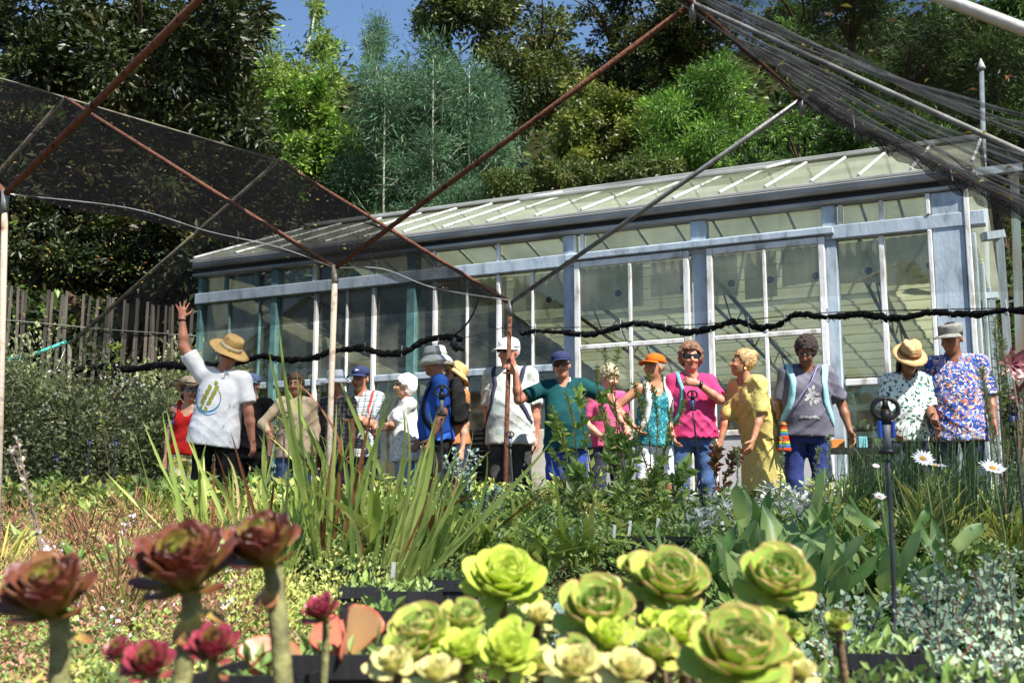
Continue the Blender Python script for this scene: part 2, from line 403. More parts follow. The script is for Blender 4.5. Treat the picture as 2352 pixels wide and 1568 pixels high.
# sliding doors
for (pa, pb) in ((1330, 1593), (1633, 1905)):
    x0, x1 = gx(pa), gx(pb); xm = gx((pa + pb) / 2 - 4); y0 = -.115
    d = gbox('door', (x0, y0, .40), (x0 + .05, y0 + .035, 2.60), m_white)
    for nm, lo, hi, mt in (('stile', (x1 - .05, y0, .40), (x1, y0 + .035, 2.60), m_white),
                           ('top_rail', (x0 + .052, y0, 2.545), (x1 - .052, y0 + .035, 2.60), m_white),
                           ('middle_rail', (x0 + .052, y0 + .002, 1.86), (x1 - .052, y0 + .033, 1.90), m_white),
                           ('lower_rail', (x0 + .052, y0, 1.12), (x1 - .052, y0 + .035, 1.165), m_white),
                           ('kick_panel', (x0 + .052, y0 + .012, .41), (x1 - .052, y0 + .026, 1.117), m_kick),
                           ('muntin', (xm - .015, y0 - .004, 1.167), (xm + .015, y0 + .031, 1.858), m_white),
                           ('muntin', (xm - .015, y0 - .004, 1.902), (xm + .015, y0 + .031, 2.543), m_white)):
        gbox(nm, lo, hi, mt, d)
    for a, b in ((x0 + .052, xm - .016), (xm + .016, x1 - .052)):
        pane(a, b, 1.168, 1.857, d, y0 + .015); pane(a, b, 1.903, 2.542, d, y0 + .015)
gbox('door_track', (xdl - .06, -.14, 2.61), (xdr + .05, -.078, 2.665), m_blue)
# side wall on the right, left gable and rear wall
DEP = 5.0
for x0 in (.0,): pane(-.004, .004, .2, .21)
sw = MB().box((.0, .07, 0), (.02, DEP, .5)).build('side_wall', m_kick, gh)
for k in range(4):
    y = .1 + k * 1.22; gbox('side_bar', (-.01, y, .5), (.03, y + .05, ZE - .08), m_blue)
    MB().box((.008, y + .06, .5), (.014, y + 1.2, ZE - .09)).build('pane', m_glass, gh)
MB().box((-GL, .07, 0), (-GL + .02, DEP, ZE)).build('gable_wall', m_corr, gh)
# roof: glazing bars, panes, ridge, vent
ER, RR, ZR = -.10, 1.72, 3.76
bars = [462, 560, 660, 760, 850, 940, 1030, 1130, 1240, 1345, 1450, 1555, 1660, 1765, 1870, 1980, 2100]
bx = sorted([gx(p, 480) for p in bars] + [.10]); bx[0] = -GL - .01
sl = (ZR - ZE - .1) / (RR - ER)
def rz_(y): return ZE + .1 + (y - ER) * sl
for i, x in enumerate(bx):
    MB().tube([(x, ER, rz_(ER) + .012), (x, RR, rz_(RR) + .012)], .013, 6).build('glazing_bar', m_white, gh)
    MB().tube([(x, RR, rz_(RR) + .012), (x, DEP, ZE)], .013, 5).build('glazing_bar', m_alu, gh)
for i in range(len(bx) - 1):
    a, b = bx[i] + .006, bx[i+1] - .006
    MB().add([(a, ER, rz_(ER)), (b, ER, rz_(ER)), (b, RR, rz_(RR)), (a, RR, rz_(RR))], [(0, 1, 2, 3)]).build('roof_pane', m_roofglass, gh)
    MB().add([(a, RR, rz_(RR)), (b, RR, rz_(RR)), (b, DEP, ZE), (a, DEP, ZE)], [(0, 1, 2, 3)]).build('roof_pane', m_roofglass, gh)
gbox('ridge_cap', (-GL - .03, RR - .05, rz_(RR) + .01), (.12, RR + .05, rz_(RR) + .05), m_alu)
va, vb = gx(1120, 470), gx(1720, 470); y1 = ER + (RR - ER) * .42
vent = MB(); q = Matrix.Identity(4)
for (ya, yb, h0, h1) in ((y1, RR, .10, .03),):
    vent.add([(va, ya, rz_(ya)+h0), (vb, ya, rz_(ya)+h0), (vb, yb, rz_(yb)+h1), (va, yb, rz_(yb)+h1)], [(0, 1, 2, 3)])
rv = vent.build('roof_vent', m_roofglass, gh)
gbox('vent_rail', (va, y1 - .02, rz_(y1) + .085), (vb, y1 + .02, rz_(y1) + .115), m_alu, rv)
for x in (va, vb): MB().tube([(x, y1, rz_(y1) + .1), (x, RR, rz_(RR) + .04)], .013, 6).build('vent_rail', m_white, rv)
# inside: screen cloth under the roof, corrugated valance, trusses, rear wall, back boards
n = 60; vv = []; ff = []
for i in range(n + 1):
    y = .35 + (DEP - .4) * i / n
    for x in (gx(985), -.05): vv.append((x, y, 2.80 - .66 * i / n + .006 * math.sin(i * 2.1) - .012 * (i % 6 == 0)))
for i in range(n): ff.append((2*i, 2*i+1, 2*i+3, 2*i+2))
MB().add(vv, ff).build('ceiling_sheet', m_screen, gh, True)
m_dark_sheet = sheet_mat('added_dark_sheet', (96, 98, 84), (66, 68, 58), .25, .0, 1.2, (.5, 3, 1))  # invented dark sheet, its colour stands in for the unlit left interior
MB().add([(-GL + .1 if v[0] < -1 else gx(985) - .01, v[1], v[2]) for v in vv], ff).build('ceiling_sheet', m_dark_sheet, gh, True)
for k in range(14):
    y = .6 + k * .31; zw = 2.73 - .66 * (y - .35) / (DEP - .4); MB().tube([(-GL + .1, y, zw), (-.05, y, zw)], .0035, 4, cap=False).build('screen_wire', m_steel, gh)
def corr(x0, x1, z0, z1, y, amp=.012, pitch=.076):
    k = max(8, int((x1 - x0) / pitch * 4)); v = []; f = []
    for i in range(k + 1):
        x = x0 + (x1 - x0) * i / k; yy = y + amp * math.sin(i * math.pi / 2)
        v += [(x, yy, z0 + .015 * math.sin(x * 5)), (x, yy, z1)]
    for i in range(k): f.append((2*i, 2*i+2, 2*i+3, 2*i+1))
    return MB().add(v, f)
vx = [gx(p) for p in (960, 1150, 1300, 1470, 1600, 1690, 1780, 1900, 2025, 2190)]
for i in range(len(vx) - 1):
    c_ = corr(vx[i] + .03, vx[i+1] - .02, 2.30 - .03 * (i % 3), 2.60, .16 + .03 * (i % 2)).build('valance', m_corr, gh)
    xw = (vx[i] + vx[i+1]) / 2 + .1
    MB().lathe([(.028, 0), (.03, .004), (.0, .008)], 12, Matrix.Translation((xw, .115, 2.35)) @ Matrix.Rotation(R(90), 4, 'X')).build('washer', m_dark, c_)
for x in (-.75, -2.05, -3.3, -4.6, -5.9):
    t = MB().tube([(x, .2, 2.62), (x, DEP - .1, 2.06)], .02, 6)
    tr = t.build('truss', m_steel, gh)
    MB().tube([(x, .2, 2.36), (x, DEP - .1, 1.84)], .016, 6).build('bottom_chord', m_steel, tr)
    w = MB(); k = 12
    for i in range(k):
        ya = .2 + (DEP - .3) * i / k; yb = .2 + (DEP - .3) * (i + 1) / k
        da, db = -.112 * ya, -.112 * yb; w.tube([(x, ya, (2.37 if i % 2 else 2.64) + da), (x, yb, (2.64 if i % 2 else 2.37) + db)], .008, 5)
    w.build('web_bars', m_steel, tr)
corr(-GL + .05, -.02, 1.72, 2.12, DEP - .05, .014).build('rear_sheet', m_corr, gh)
for k in range(9):
    x = -GL + .1 + k * .85; gbox('rear_post', (x - .03, DEP - .04, 0), (x + .03, DEP + .03, 2.75), m_steel)
gbox('rear_wall', (-GL + .05, DEP - .02, 0), (-.02, DEP + .02, 1.0), m_tan)
for i, (pa, pb) in enumerate(((636, 950), (955, 1300), (1335, 1590), (1640, 1900))):
    gbox('back_board', (gx(pa) + .02, .42, .25), (gx(pb), .45, 1.62 if i < 2 else 1.52), m_tan)
# staging benches inside, seen through the right bay
m_bench = M('bench_rail', (150, 168, 172), (110, 128, 134), rough=.5)
def bench(x0, x1, y0, y1, z, label):
    e = empty('staging_bench', GM @ Vector(((x0 + x1) / 2, (y0 + y1) / 2, 0)), GA, label, 'bench')
    hx, hy = (x1 - x0) / 2, (y1 - y0) / 2
    MB().box((-hx, -hy, z), (hx, hy, z + .05)).build('bench_top', m_bench, e)
    MB().box((-hx, -hy, z - .22), (hx, -hy + .03, z - .17)).build('lower_rail', m_bench, e)
    MB().box((-hx, hy - .03, z + .22), (hx, hy, z + .27)).build('back_rail', m_bench, e)
    for a in (-1, 1):
        for b in (-1, 1): MB().box((a*hx*.94 - .02, b*hy*.9 - .02, 0), (a*hx*.94 + .02, b*hy*.9 + .02, z - .002)).build('leg', m_bench, e)
    return e
bench(-1.15, -.15, .7, 1.5, 1.35, 'grey blue metal staging bench inside the glasshouse behind the hat wearers at right')
bench(-3.6, -1.5, 2.2, 3.1, 1.15, 'grey metal staging bench deep inside the glasshouse behind the doors')

# =================================================================== picket fence at the left
m_pk = [M('picket_grey%d' % i, c, tuple(int(v * .6) for v in c), rough=.9, scale=9, stretch=(3, 3, .25), bump=.3, bscale=20, spec=.1)
        for i, c in enumerate(((92, 86, 80), (74, 70, 64), (108, 100, 92)))]
fa, fb = Vector((-5.35, 10.9, 0)), Vector((-3.05, 12.3, 0)); fd = (fb - fa); fl = fd.length
fe = empty('picket_fence', (fa + fb) / 2, math.atan2(fd.y, fd.x), 'grey weathered split picket fence above the flowering hedge', 'fence')
nk = 42
for i in range(nk):
    x = -fl/2 + fl * (i + .5) / nk + rs.uniform(-.006, .006); w = rs.uniform(.018, .025)
    top = 2.76 + rs.uniform(-.06, .04) - .0 * i; lean = rs.uniform(-.035, .035)
    mb = MB(); mb.tube([(0, 0, .3), (rs.uniform(-.008, .008), 0, 1.4), (rs.uniform(-.01, .01), 0, top)], [(w, .012), (w * 1.05, .013), (w * .8, .01)], 6, flat=(0, 1, 0))
    mb.build('picket', m_pk[i % 3], fe, mat4=Matrix.Translation((x, rs.uniform(-.01, .01), 0)) @ Matrix.Rotation(lean, 4, 'Y'))
for z in (1.2, 1.75, 2.45):
    MB().tube([(-fl/2, -.02, z), (0, -.03, z - .02), (fl/2, -.02, z)], .005, 5).build('wire', m_steel, fe)

# =================================================================== shade house frame
m_rust = M('rusty_pipe', (92, 56, 44), (56, 36, 30), rough=.85, scale=22, bump=.35, bscale=70, spec=.2, c3=(112, 74, 56))
m_rustw = M('rusty_white_pipe', (158, 148, 132), (108, 74, 54), rough=.7, scale=12, bump=.25, bscale=60, c3=(158, 146, 130))
m_whitep = M('whitish_pipe', (186, 184, 176), (148, 144, 136), rough=.55, scale=9, bump=.15, bscale=50)
m_galv = M('galvanised_pipe', (138, 138, 134), (104, 104, 102), rough=.5, metal=.5, scale=16, bump=.15, bscale=60)
m_oldp = M('old_grey_pipe', (122, 116, 100), (82, 78, 64), rough=.8, scale=14, bump=.3, bscale=50)
VA, V2, V3 = Vector((-2.293, 4.96, 1.95)), Vector((-1.038, 6.5, 1.95)), Vector((-.012, 7.6, 1.95))
AA, A2, A3 = Vector((-.36, 3.43, 2.87)), Vector((.84, 4.97, 2.87)), Vector((1.66, 6.2, 2.87))
prp = Vector((.771, -.637, 0))
def rdown(a, t): return a + prp * t + Vector((0, 0, -.73 * t))
EA, E2, E3 = rdown(AA, 2.3), rdown(A2, 2.3), rdown(A3, 2.3)
L2 = P(150, 225, 8.6); L3 = P(640, 370, 9.3); LA = L2 + (L2 - L3) * .9
Q3 = P(160, 790, 10.4); Q2 = Q3 + (L2 - L3) * 1.0; Q2.z = 2.1
fr = empty('shade_house_frame', (V2.x, V2.y, 0), 0, 'rusty pipe frame of the shade house over the nursery beds', 'frame')
FO = Vector((V2.x, V2.y, 0))
def pipe(name, pts, r, mat, parent=fr, n=12):
    return MB().tube([Vector(p) - FO for p in pts], r, n).build(name, mat, parent, True)
def post(top, foot, r, mat):
    return pipe('post', [foot, top], r, mat)
post(VA + Vector((0, 0, -.02)), (VA.x + .09, VA.y, 0), .0145, m_rustw)
p2 = P(757, 960, 6.5); post(V2 + Vector((0, 0, -.02)), (V2.x - .02, V2.y + .02, 0), .0175, m_rustw)
post(V3 + Vector((0, 0, -.02)), (V3.x - .055, V3.y, 0), .0165, m_rust)
post(Q3, (Q3.x + .12, Q3.y, 0), .02, m_oldp); post(Q2, (Q2.x, Q2.y, 0), .02, m_oldp)
for E in (EA, E2, E3): post(E, (E.x, E.y, 0), .02, m_galv)
for a, b, r, mt in ((VA, AA, .0155, m_rust), (AA, EA, .0135, m_whitep), (V2, A2, .0148, m_rust), (A2, E2, .0115, m_whitep),
                    (V3, A3, .0155, m_galv), (A3, E3, .012, m_rust), (V2, L2, .015, m_rust), (V3, L3, .015, m_rust),
                    (L3, Q3, .02, m_oldp), (L2, Q2, .02, m_oldp), (LA, VA, .018, m_rust)):
    pipe('rafter', [a, b], r, mt)
pipe('ridge_pipe', [AA, A2, A3], .0145, m_rust); pipe('ridge_pipe', [LA, L2, L3], .009, m_oldp)
for v, s in ((VA, .018), (V2, .020), (V3, .019), (A2, .017), (A3, .018)):
    k = {0: 0}
    MB().tube([v - FO + Vector((0, 0, -.09)), v - FO + Vector((0, 0, .015))], s, 10).build('pipe_coupling', m_galv if v is not V2 else m_rustw, fr, True)
def cable(name, pts, r, mat, label, cat, group=None, n=6):
    o = MB().tube(catmull(pts, 6), r, n).build(name, mat, None, True); return tag(o, label, cat, group)
m_wire = M('bright_wire', (190, 190, 188), (140, 140, 138), rough=.4, metal=.6)
m_black = M('black_plastic', (26, 26, 28), (16, 16, 18), rough=.5, bump=.1)
cable('valley_wire', [VA, P(300, 470, 5.6) - Vector((0, 0, .02)), P(480, 532, 5.95), P(640, 568, 6.25), V2], .003, m_wire, 'pale wire sagging along the net valley from white post to rusty post', 'wire')
cable('valley_wire', [V2, P(880, 618, 6.8), P(1000, 662, 7.1), V3 + Vector((0, 0, .02))], .004, m_wire, 'thin wire under the net between the two middle posts', 'wire')

# =================================================================== shade nets
def sheet(a, b, c, d, nu, nv, sag, amp, seed):
    """patch a-b (edge 0), d-c (edge 1) with sag and wrinkles"""
    v = []; uv = []
    for j in range(nv + 1):
        t = j / nv
        for i in range(nu + 1):
            s = i / nu; p = (a.lerp(b, s)).lerp(d.lerp(c, s), t)
            p = p + Vector((0, 0, -sag * 4 * s * (1 - s) * .5 - sag * 4 * t * (1 - t) * .5))
            w = mnoise.noise(Vector((s * 6 + seed, t * 9, seed))) * amp + mnoise.noise(Vector((s * 3, t * 30 + seed, 0))) * amp * .4
            v.append(p + Vector((0, 0, w))); uv.append((s, t))
    f = [(j*(nu+1)+i, j*(nu+1)+i+1, (j+1)*(nu+1)+i+1, (j+1)*(nu+1)+i) for j in range(nv) for i in range(nu)]
    return np.array([tuple(p) for p in v]), np.array(f), np.array(uv)
def net(label, mat, quad, nu=30, nv=30, sag=.03, amp=.02, seed=1):
    v, f, uv = sheet(*quad, nu, nv, sag, amp, seed)
    o = link('shade_net', mesh_np('shade_net', v, f, True, mat, uv=uv)); return tag(o, label, 'net', 'shade net panels')
n_light = net_mat('net_light', .10, (60, 60, 62), .06)
n_right = net_mat('net_right', .48, (58, 58, 60), .34, (2.5, .35, .35), 6, 300)
n_dark = net_mat('net_dark', .58, (15, 15, 16), .22, (1.4, .5, .5), 5, 300)
n_back = net_mat('net_back', .12, (18, 18, 20), .08)
n_end = net_mat('net_end', .17, (40, 40, 42), .10, (6, 6, .3), 3)
U = Vector((0, 0, .025))
net('near transparent black net stretched over the gentle roof slope above the centre', n_light, (VA + U, V3 + U, A3 + U, AA + U), 30, 30, .02, .01, 1)
nr_ = net('grey black net on the steep roof slope at the upper right', n_right, (AA + U, A3 + U, E3 + U, EA + U), 40, 60, .05, .07, 2)
n_fold = net_mat('net_fold', .40, (120, 120, 122), .3, (1, 1, 1), 14)
rgn = random.Random(8)
for k in range(11):
    a_ = A2.lerp(A3, .05 + .95 * (k / 10) ** 1.4) if k > 2 else A2.lerp(AA, .12 * k); b_ = EA.lerp(E2, .25 + k * .14) if k < 5 else E2.lerp(E3, (k - 5) / 5)
    pts_ = [a_.lerp(b_, t) + Vector((rgn.uniform(-.02, .02), 0, .045 - .10 * math.sin(math.pi * t) + rgn.uniform(-.012, .012))) for t in (0, .15, .3, .45, .6, .75, .9, 1)]
    MB().tube(catmull(pts_, 4), [.006 + .010 * rgn.random() for _ in range(29)], 6, cap=False).build('net_fold', n_fold, nr_, True)
net('dark sagging net sprinkled with fallen leaves at the upper left', n_dark, (LA + U, L3 + U, V3 + U, VA + U), 60, 40, .06, .06, 3)
net('dark net slope behind the leaf strewn net at the far left', n_back, (Q2 + (Q2 - Q3) * .6 + U, Q3 + U, L3 + U, LA + U), 24, 24, .06, .03, 4)
zc = 1.72
net('upright black net curtain hanging below the galvanised rafter at right', n_end,
    (Vector((V3.x, V3.y, zc)), Vector((A3.x, A3.y, zc)), A3, V3), 30, 14, 0, .0, 5)
net('upright black net curtain between the apex and the right edge', n_end,
    (Vector((A3.x, A3.y, zc)), E3 + Vector((-.15, .12, .32)), E3, A3), 20, 14, 0, .0, 6)
net('dim net curtain hanging in front of the left glasshouse end', n_back,
    (Vector((Q3.x, Q3.y, 1.75)), Vector((V3.x, V3.y, 1.75)), Vector((V3.x, V3.y, 1.95)), Q3 - U), 20, 8, .02, .0, 7)
m_end2 = net_mat('net_gable', .52, (26, 26, 28), .16, (4, 4, .4), 2)
o = link('shade_net', mesh_np('shade_net', np.array([tuple(Q3), tuple(V3 + Vector((0, .01, 0))), tuple(L3)]), np.array([(0, 1, 2)]), False, m_end2))
tag(o, 'dark triangular net gable in front of the left half of the glasshouse', 'net', 'shade net panels')
# rolled-up net ropes
m_roll = M('rolled_black_net', (34, 34, 34), (14, 14, 15), rough=.95, scale=40, bump=.9, bscale=60, spec=.1)
def roll(name, pts, r, label, mt=None):
    c = catmull(pts, 14); rr = []; q = []
    for i, p in enumerate(c):
        h = mnoise.noise(Vector((i * .21, r * 90, 2)))
        rr.append((r * (1 + .55 * h + .3 * mnoise.noise(Vector((i * .9, 4, 4)))), r * (1 + .5 * mnoise.noise(Vector((i * .33, 7, 1))) + .3 * mnoise.noise(Vector((i * .8, 1, 6))))))
        q.append(p + Vector((0, 0, .012 * mnoise.noise(Vector((i * .4, 3, 9))))))
    rr[0] = (r * .5, r * .5); rr[-1] = (r * .5, r * .5)
    e = empty(name, (q[0].x, q[0].y, q[0].z), 0, label, 'net roll')
    o = Vector(q[0])
    MB().tube([p - o for p in q], rr, 12).build('rolled_net', mt or m_roll, e, True)
    # loose strands that stand off the roll
    st = MB(); rg = random.Random(int(r * 9000))
    for i in [k for k in range(3, len(q) - 4) if k % 2]:
        a = q[i] - o; b = q[i + 3] - o; d = Vector((rg.uniform(-.6, .6), -.6, rg.uniform(-1.5, 1.1))) * r * 1.4
        st.tube([a, (a + b) / 2 + d, b], .0025, 4, cap=False)
    st.build('loose_strand', m_roll, e)
    for i in range(14, len(q) - 5, 24):
        MB().tube([q[i] - o + Vector((0, 0, .05)), q[i] - o + Vector((.0, -.02, -.03))], .004, 5).build('tie', m_wire, e)
    return e
def RP(x, y):  # on the plane of the end frame at right
    r_ = ray(x, y); s_ = (r_.x / r_.y * 7.6 - V3.x) / (.771 + .637 * r_.x / r_.y); Y = 7.6 - .637 * s_ - .06
    return P(x, y, Y)
roll('net_roll', [RP(*p) for p in ((1195, 768), (1230, 760), (1290, 763), (1350, 768), (1400, 757), (1460, 742), (1520, 752), (1580, 763), (1640, 752), (1690, 738), (1740, 752), (1790, 745), (1830, 722), (1900, 728), (1980, 722), (2060, 731), (2140, 718), (2230, 722), (2300, 714), (2380, 712))],
     .0165, 'long black twisted net roll strung across the glasshouse doors')
roll('net_roll', [P(x, y, Y) for x, y, Y in ((470, 838, 8.9), (540, 835, 8.6), (600, 818, 8.4), (650, 826, 8.2), (720, 822, 8.0), (760, 808, 7.9), (830, 800, 7.8), (880, 812, 7.75), (930, 808, 7.7), (975, 782, 7.7), (1030, 774, 7.65), (1062, 780, 7.6))],
     .021, 'thick black net roll sagging behind the rusty post at centre left')
roll('net_roll', [P(x, y, Y) for x, y, Y in ((165, 850, 10.2), (230, 842, 10.1), (300, 848, 9.9), (370, 838, 9.5), (430, 842, 9.1))],
     .03, 'dark net roll hanging in front of the picket fence at left')
roll('net_bundle', [A3 + Vector((.05, -.05, -.02)), P(1960, 285, 5.75), P(2100, 360, 5.5), P(2220, 425, 5.3), P(2380, 500, 5.1)], .05, 'gathered bundle of black net running down to the right edge', net_mat('net_bundle', .52, (64, 64, 66), .3, (1, 1, 1), 30))
c0 = P(1045, 775, 7.6)
st_ = empty('cable_gland', c0, 0, 'black plastic pipe end dangling from the net roll above the bucket hat', 'pipe end')
MB().tube([(0, 0, 0), P(1040, 790, 7.6) - c0, P(1052, 805, 7.6) - c0], [.02, .024, .02], 8).build('elbow', m_black, st_, True)
MB().tube([P(1040, 795, 7.6) - c0, P(1068, 800, 7.6) - c0], [.026, .022], 10).build('nozzle', m_black, st_, True)
cable('hanging_cord', [P(1102, 665, 7.55), P(1095, 700, 7.55), P(1078, 735, 7.55), P(1060, 757, 7.58), P(1040, 772, 7.6)], .007, m_black, 'black cord looping from the frame joint down to the net roll', 'cord')
cable('support_wire', [P(990, 792, 7.6), P(1100, 768, 7.6), P(1165, 752, 7.58), P(1300, 752, 7.3), P(1600, 745, 6.7), P(1900, 718, 6.2), P(2380, 706, 5.4)], .003, m_black, 'thin dark wire carrying the net roll across the doors', 'wire')

# leaf litter on the nets
rng = np.random.default_rng(11)
def litter(quad, n, seed, off=.02):
    rg = np.random.default_rng(seed); a, b, c, d = [np.array(q) for q in quad]
    s = rg.random(n)[:, None]; t = rg.random(n)[:, None]
    p = (a*(1-s)+b*s)*(1-t) + (d*(1-s)+c*s)*t; p[:, 2] += off - .10 * (4*s*(1-s)*.5 + 4*t*(1-t)*.5)[:, 0]
    dr = unit(rg, n); dr[:, 2] *= .3; nr = np.tile([0, 0, 1.], (n, 1)) + unit(rg, n) * .8
    ln = .014 + .026 * rg.random(n); v, f = leaves(p, dr, nr, ln, ln * .34, .5)
    c_ = np.repeat(colmix(rg, n, ((176, 150, 76), (206, 196, 104), (150, 88, 50), (216, 212, 136))), 4, 0); return v, f, c_
m_leafv = LM('leaf_varied', rough=.45, trans=.28)
m_leafd = LM('leaf_dry', rough=.8, trans=.15)
tag(foliage('leaf_litter', join([litter((LA, L3, V3, VA), 900, 1), litter((Q2, Q3, L3, LA), 700, 2)]), m_leafd), 'dry yellow leaf bits lying scattered on the dark left net', 'leaf litter', kind='stuff')
tag(foliage('leaf_litter', litter((AA, A3, E3, EA), 130, 3), m_leafd), 'sparse dry leaf bits on the right hand net slope', 'leaf litter', kind='stuff')

# =================================================================== trees and hillside growth
m_bark = M('bark_brown', (88, 74, 58), (48, 40, 32), rough=.95, scale=9, stretch=(1, 1, .25), bump=.7, bscale=20, spec=.1)
m_barkp = M('bark_pale', (158, 160, 140), (112, 116, 98), rough=.8, scale=9, stretch=(1, 1, .3), bump=.4, bscale=20)
m_leafg = LM('leaf_glossy', rough=.45, trans=.18, spec=.4)
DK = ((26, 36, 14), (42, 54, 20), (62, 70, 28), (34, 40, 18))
MG = ((44, 72, 26), (76, 106, 40), (102, 128, 52), (58, 84, 32))
LG = ((84, 116, 46), (122, 150, 62), (148, 168, 76), (96, 126, 56))
BG = ((66, 100, 68), (92, 126, 90), (112, 144, 104), (74, 104, 74))
YG = ((82, 98, 34), (122, 130, 50), (66, 84, 30), (142, 146, 62))
def tree(name, label, base, blobs, n, size, cols, trunk_r, seed, aspect=.5, mat=None, bark=None, clumps=50, csig=.13, shell=.5, up=.5, droop=0, cat='tree', group='trees on the hillside', limbs=True, fold=.15, out=.6):
    rg = random.Random(seed); base = Vector(base); e = empty(name, base, 0, label, cat, group)
    n = int(n * 1.6); size *= .66
    cen = sum((Vector(b[0]) for b in blobs), Vector()) / len(blobs)
    tb = MB(); fork = base.lerp(cen, .45); fork.x += rg.uniform(-.2, .2)
    o = lambda p: Vector(p) - base
    mid = base.lerp(fork, .5) + Vector((rg.uniform(-.15, .15), rg.uniform(-.1, .1), 0))
    tb.tube([o(base - Vector((0, 0, .3))), o(mid), o(fork)], [trunk_r * 1.25, trunk_r, trunk_r * .8], 9)
    for b in blobs:
        c = Vector(b[0]); m_ = fork.lerp(c, .5) + Vector((rg.uniform(-.2, .2), rg.uniform(-.2, .2), .15))
        tb.tube([o(fork), o(m_), o(c)], [trunk_r * .6, trunk_r * .42, trunk_r * .2], 7)
        rad = b[1] if hasattr(b[1], '__len__') else (b[1],) * 3
        for k in range(5 if limbs else 2):
            a = rg.uniform(0, 6.28); q = c + Vector((math.cos(a) * rad[0] * .75, math.sin(a) * rad[1] * .75, rg.uniform(-.3, .8) * rad[2]))
            tb.tube([o(m_.lerp(c, .6)), o(c.lerp(q, .5)) + Vector((0, 0, .1)), o(q)], [trunk_r * .22, trunk_r * .14, trunk_r * .05], 5)
    tb.build('trunk', bark or m_bark, e, True)
    sub = []
    for c_, r_ in blobs:
        r_ = np.array(r_ if hasattr(r_, '__len__') else (r_,) * 3)
        for q_ in range(9):
            d_ = np.array([rg.gauss(0, 1) for _ in range(3)]); d_ /= np.linalg.norm(d_); f_ = rg.uniform(.2, .56)
            sub.append((tuple(np.array(c_) + d_ * r_ * rg.uniform(.3, 1.1)), tuple(r_ * f_)))
    clumps = max(8, int(clumps * .22)); csig *= 1.7
    foliage('crown', cloud(seed, sub, n, size, cols, clumps, csig, aspect, up=up, shell=shell * .6, droop=droop, fold=fold, out=out, jit=.3), mat or m_leafv, e, 'stuff', base)
    return e
def pb(x, y, Y, rx, ry=None, rz=None):  # blob from picture centre and pixel radii
    s = Y * 1.05 / F; return (tuple(P(x, y, Y)), (rx * s, (ry if ry else rx * s * .9), (rz if rz else rx) * s))
def gz(p): return Vector((p.x, p.y, hill_z(p.x, p.y)))
def base_at(x, Y): q = G(x, Y); return gz(q)
# large dark broad-leaved tree, upper left
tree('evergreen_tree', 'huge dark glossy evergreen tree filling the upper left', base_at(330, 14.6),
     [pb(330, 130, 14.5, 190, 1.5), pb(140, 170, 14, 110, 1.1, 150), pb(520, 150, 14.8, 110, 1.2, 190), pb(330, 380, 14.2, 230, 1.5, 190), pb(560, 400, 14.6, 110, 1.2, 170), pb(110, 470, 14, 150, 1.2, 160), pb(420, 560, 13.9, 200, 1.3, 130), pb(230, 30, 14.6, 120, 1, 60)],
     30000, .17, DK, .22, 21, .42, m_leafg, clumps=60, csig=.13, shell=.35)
tree('evergreen_tree', 'dark leafy tree tip poking into the top left corner', base_at(-60, 15),
     [pb(-40, 20, 15, 90, .8, 80), pb(-60, 250, 15.2, 80, .8, 100)], 3500, .17, DK, .12, 22, .42, m_leafg)
tree('background_tree', 'hazy olive tree behind the dark evergreen at the left edge', base_at(20, 24),
     [pb(30, 190, 24, 75, 1.5, 90), pb(10, 330, 24, 80, 1.5, 90)], 7000, .16, ((104, 116, 60), (132, 140, 78)), .15, 23)
# light green pair with sky between
tree('light_green_tree', 'tall wispy light green tree against the blue sky gap', base_at(640, 21),
     [pb(612, 120, 21, 38, 1, 60), pb(600, 220, 21, 70, 1, 70), pb(700, 210, 20.5, 60, 1, 60), pb(742, 120, 21, 22, .6, 60), pb(728, 20, 21, 16, .4, 30), pb(660, 300, 20.5, 80, 1, 90)],
     10000, .15, LG, .10, 24, .35, clumps=36, csig=.2, shell=.2, bark=m_barkp)
tree('leafy_tree', 'bright mid green leafy tree just left of the feathery acacia', base_at(760, 17.5),
     [pb(740, 320, 17.5, 90, 1, 95), pb(800, 380, 17.3, 65, .9, 80), pb(710, 420, 17.2, 80, 1, 80), pb(790, 470, 17, 60, .8, 60), pb(700, 230, 17.8, 60, .8, 70)],
     15000, .13, ((70, 108, 38), (110, 146, 52), (140, 166, 70), (56, 88, 30)), .13, 25, .45, clumps=45, csig=.15, shell=.45)
tree('acacia_tree', 'feathery blue green acacia with pale upright stems at the centre', base_at(970, 16.5),
     [pb(880, 240, 16.5, 70, .9, 90), pb(980, 230, 16.4, 70, .9, 100), pb(1080, 250, 16.4, 70, .9, 100), pb(890, 370, 16.2, 90, 1, 100), pb(1010, 360, 16.1, 100, 1.1, 120), pb(1110, 390, 16.2, 70, .9, 90), pb(950, 455, 15.9, 120, 1, 60), pb(1070, 470, 15.9, 90, .9, 50), pb(850, 110, 16.8, 30, .5, 70)],
     46000, .14, BG, .07, 26, .13, clumps=60, csig=.2, shell=.15, up=.3, bark=m_barkp)
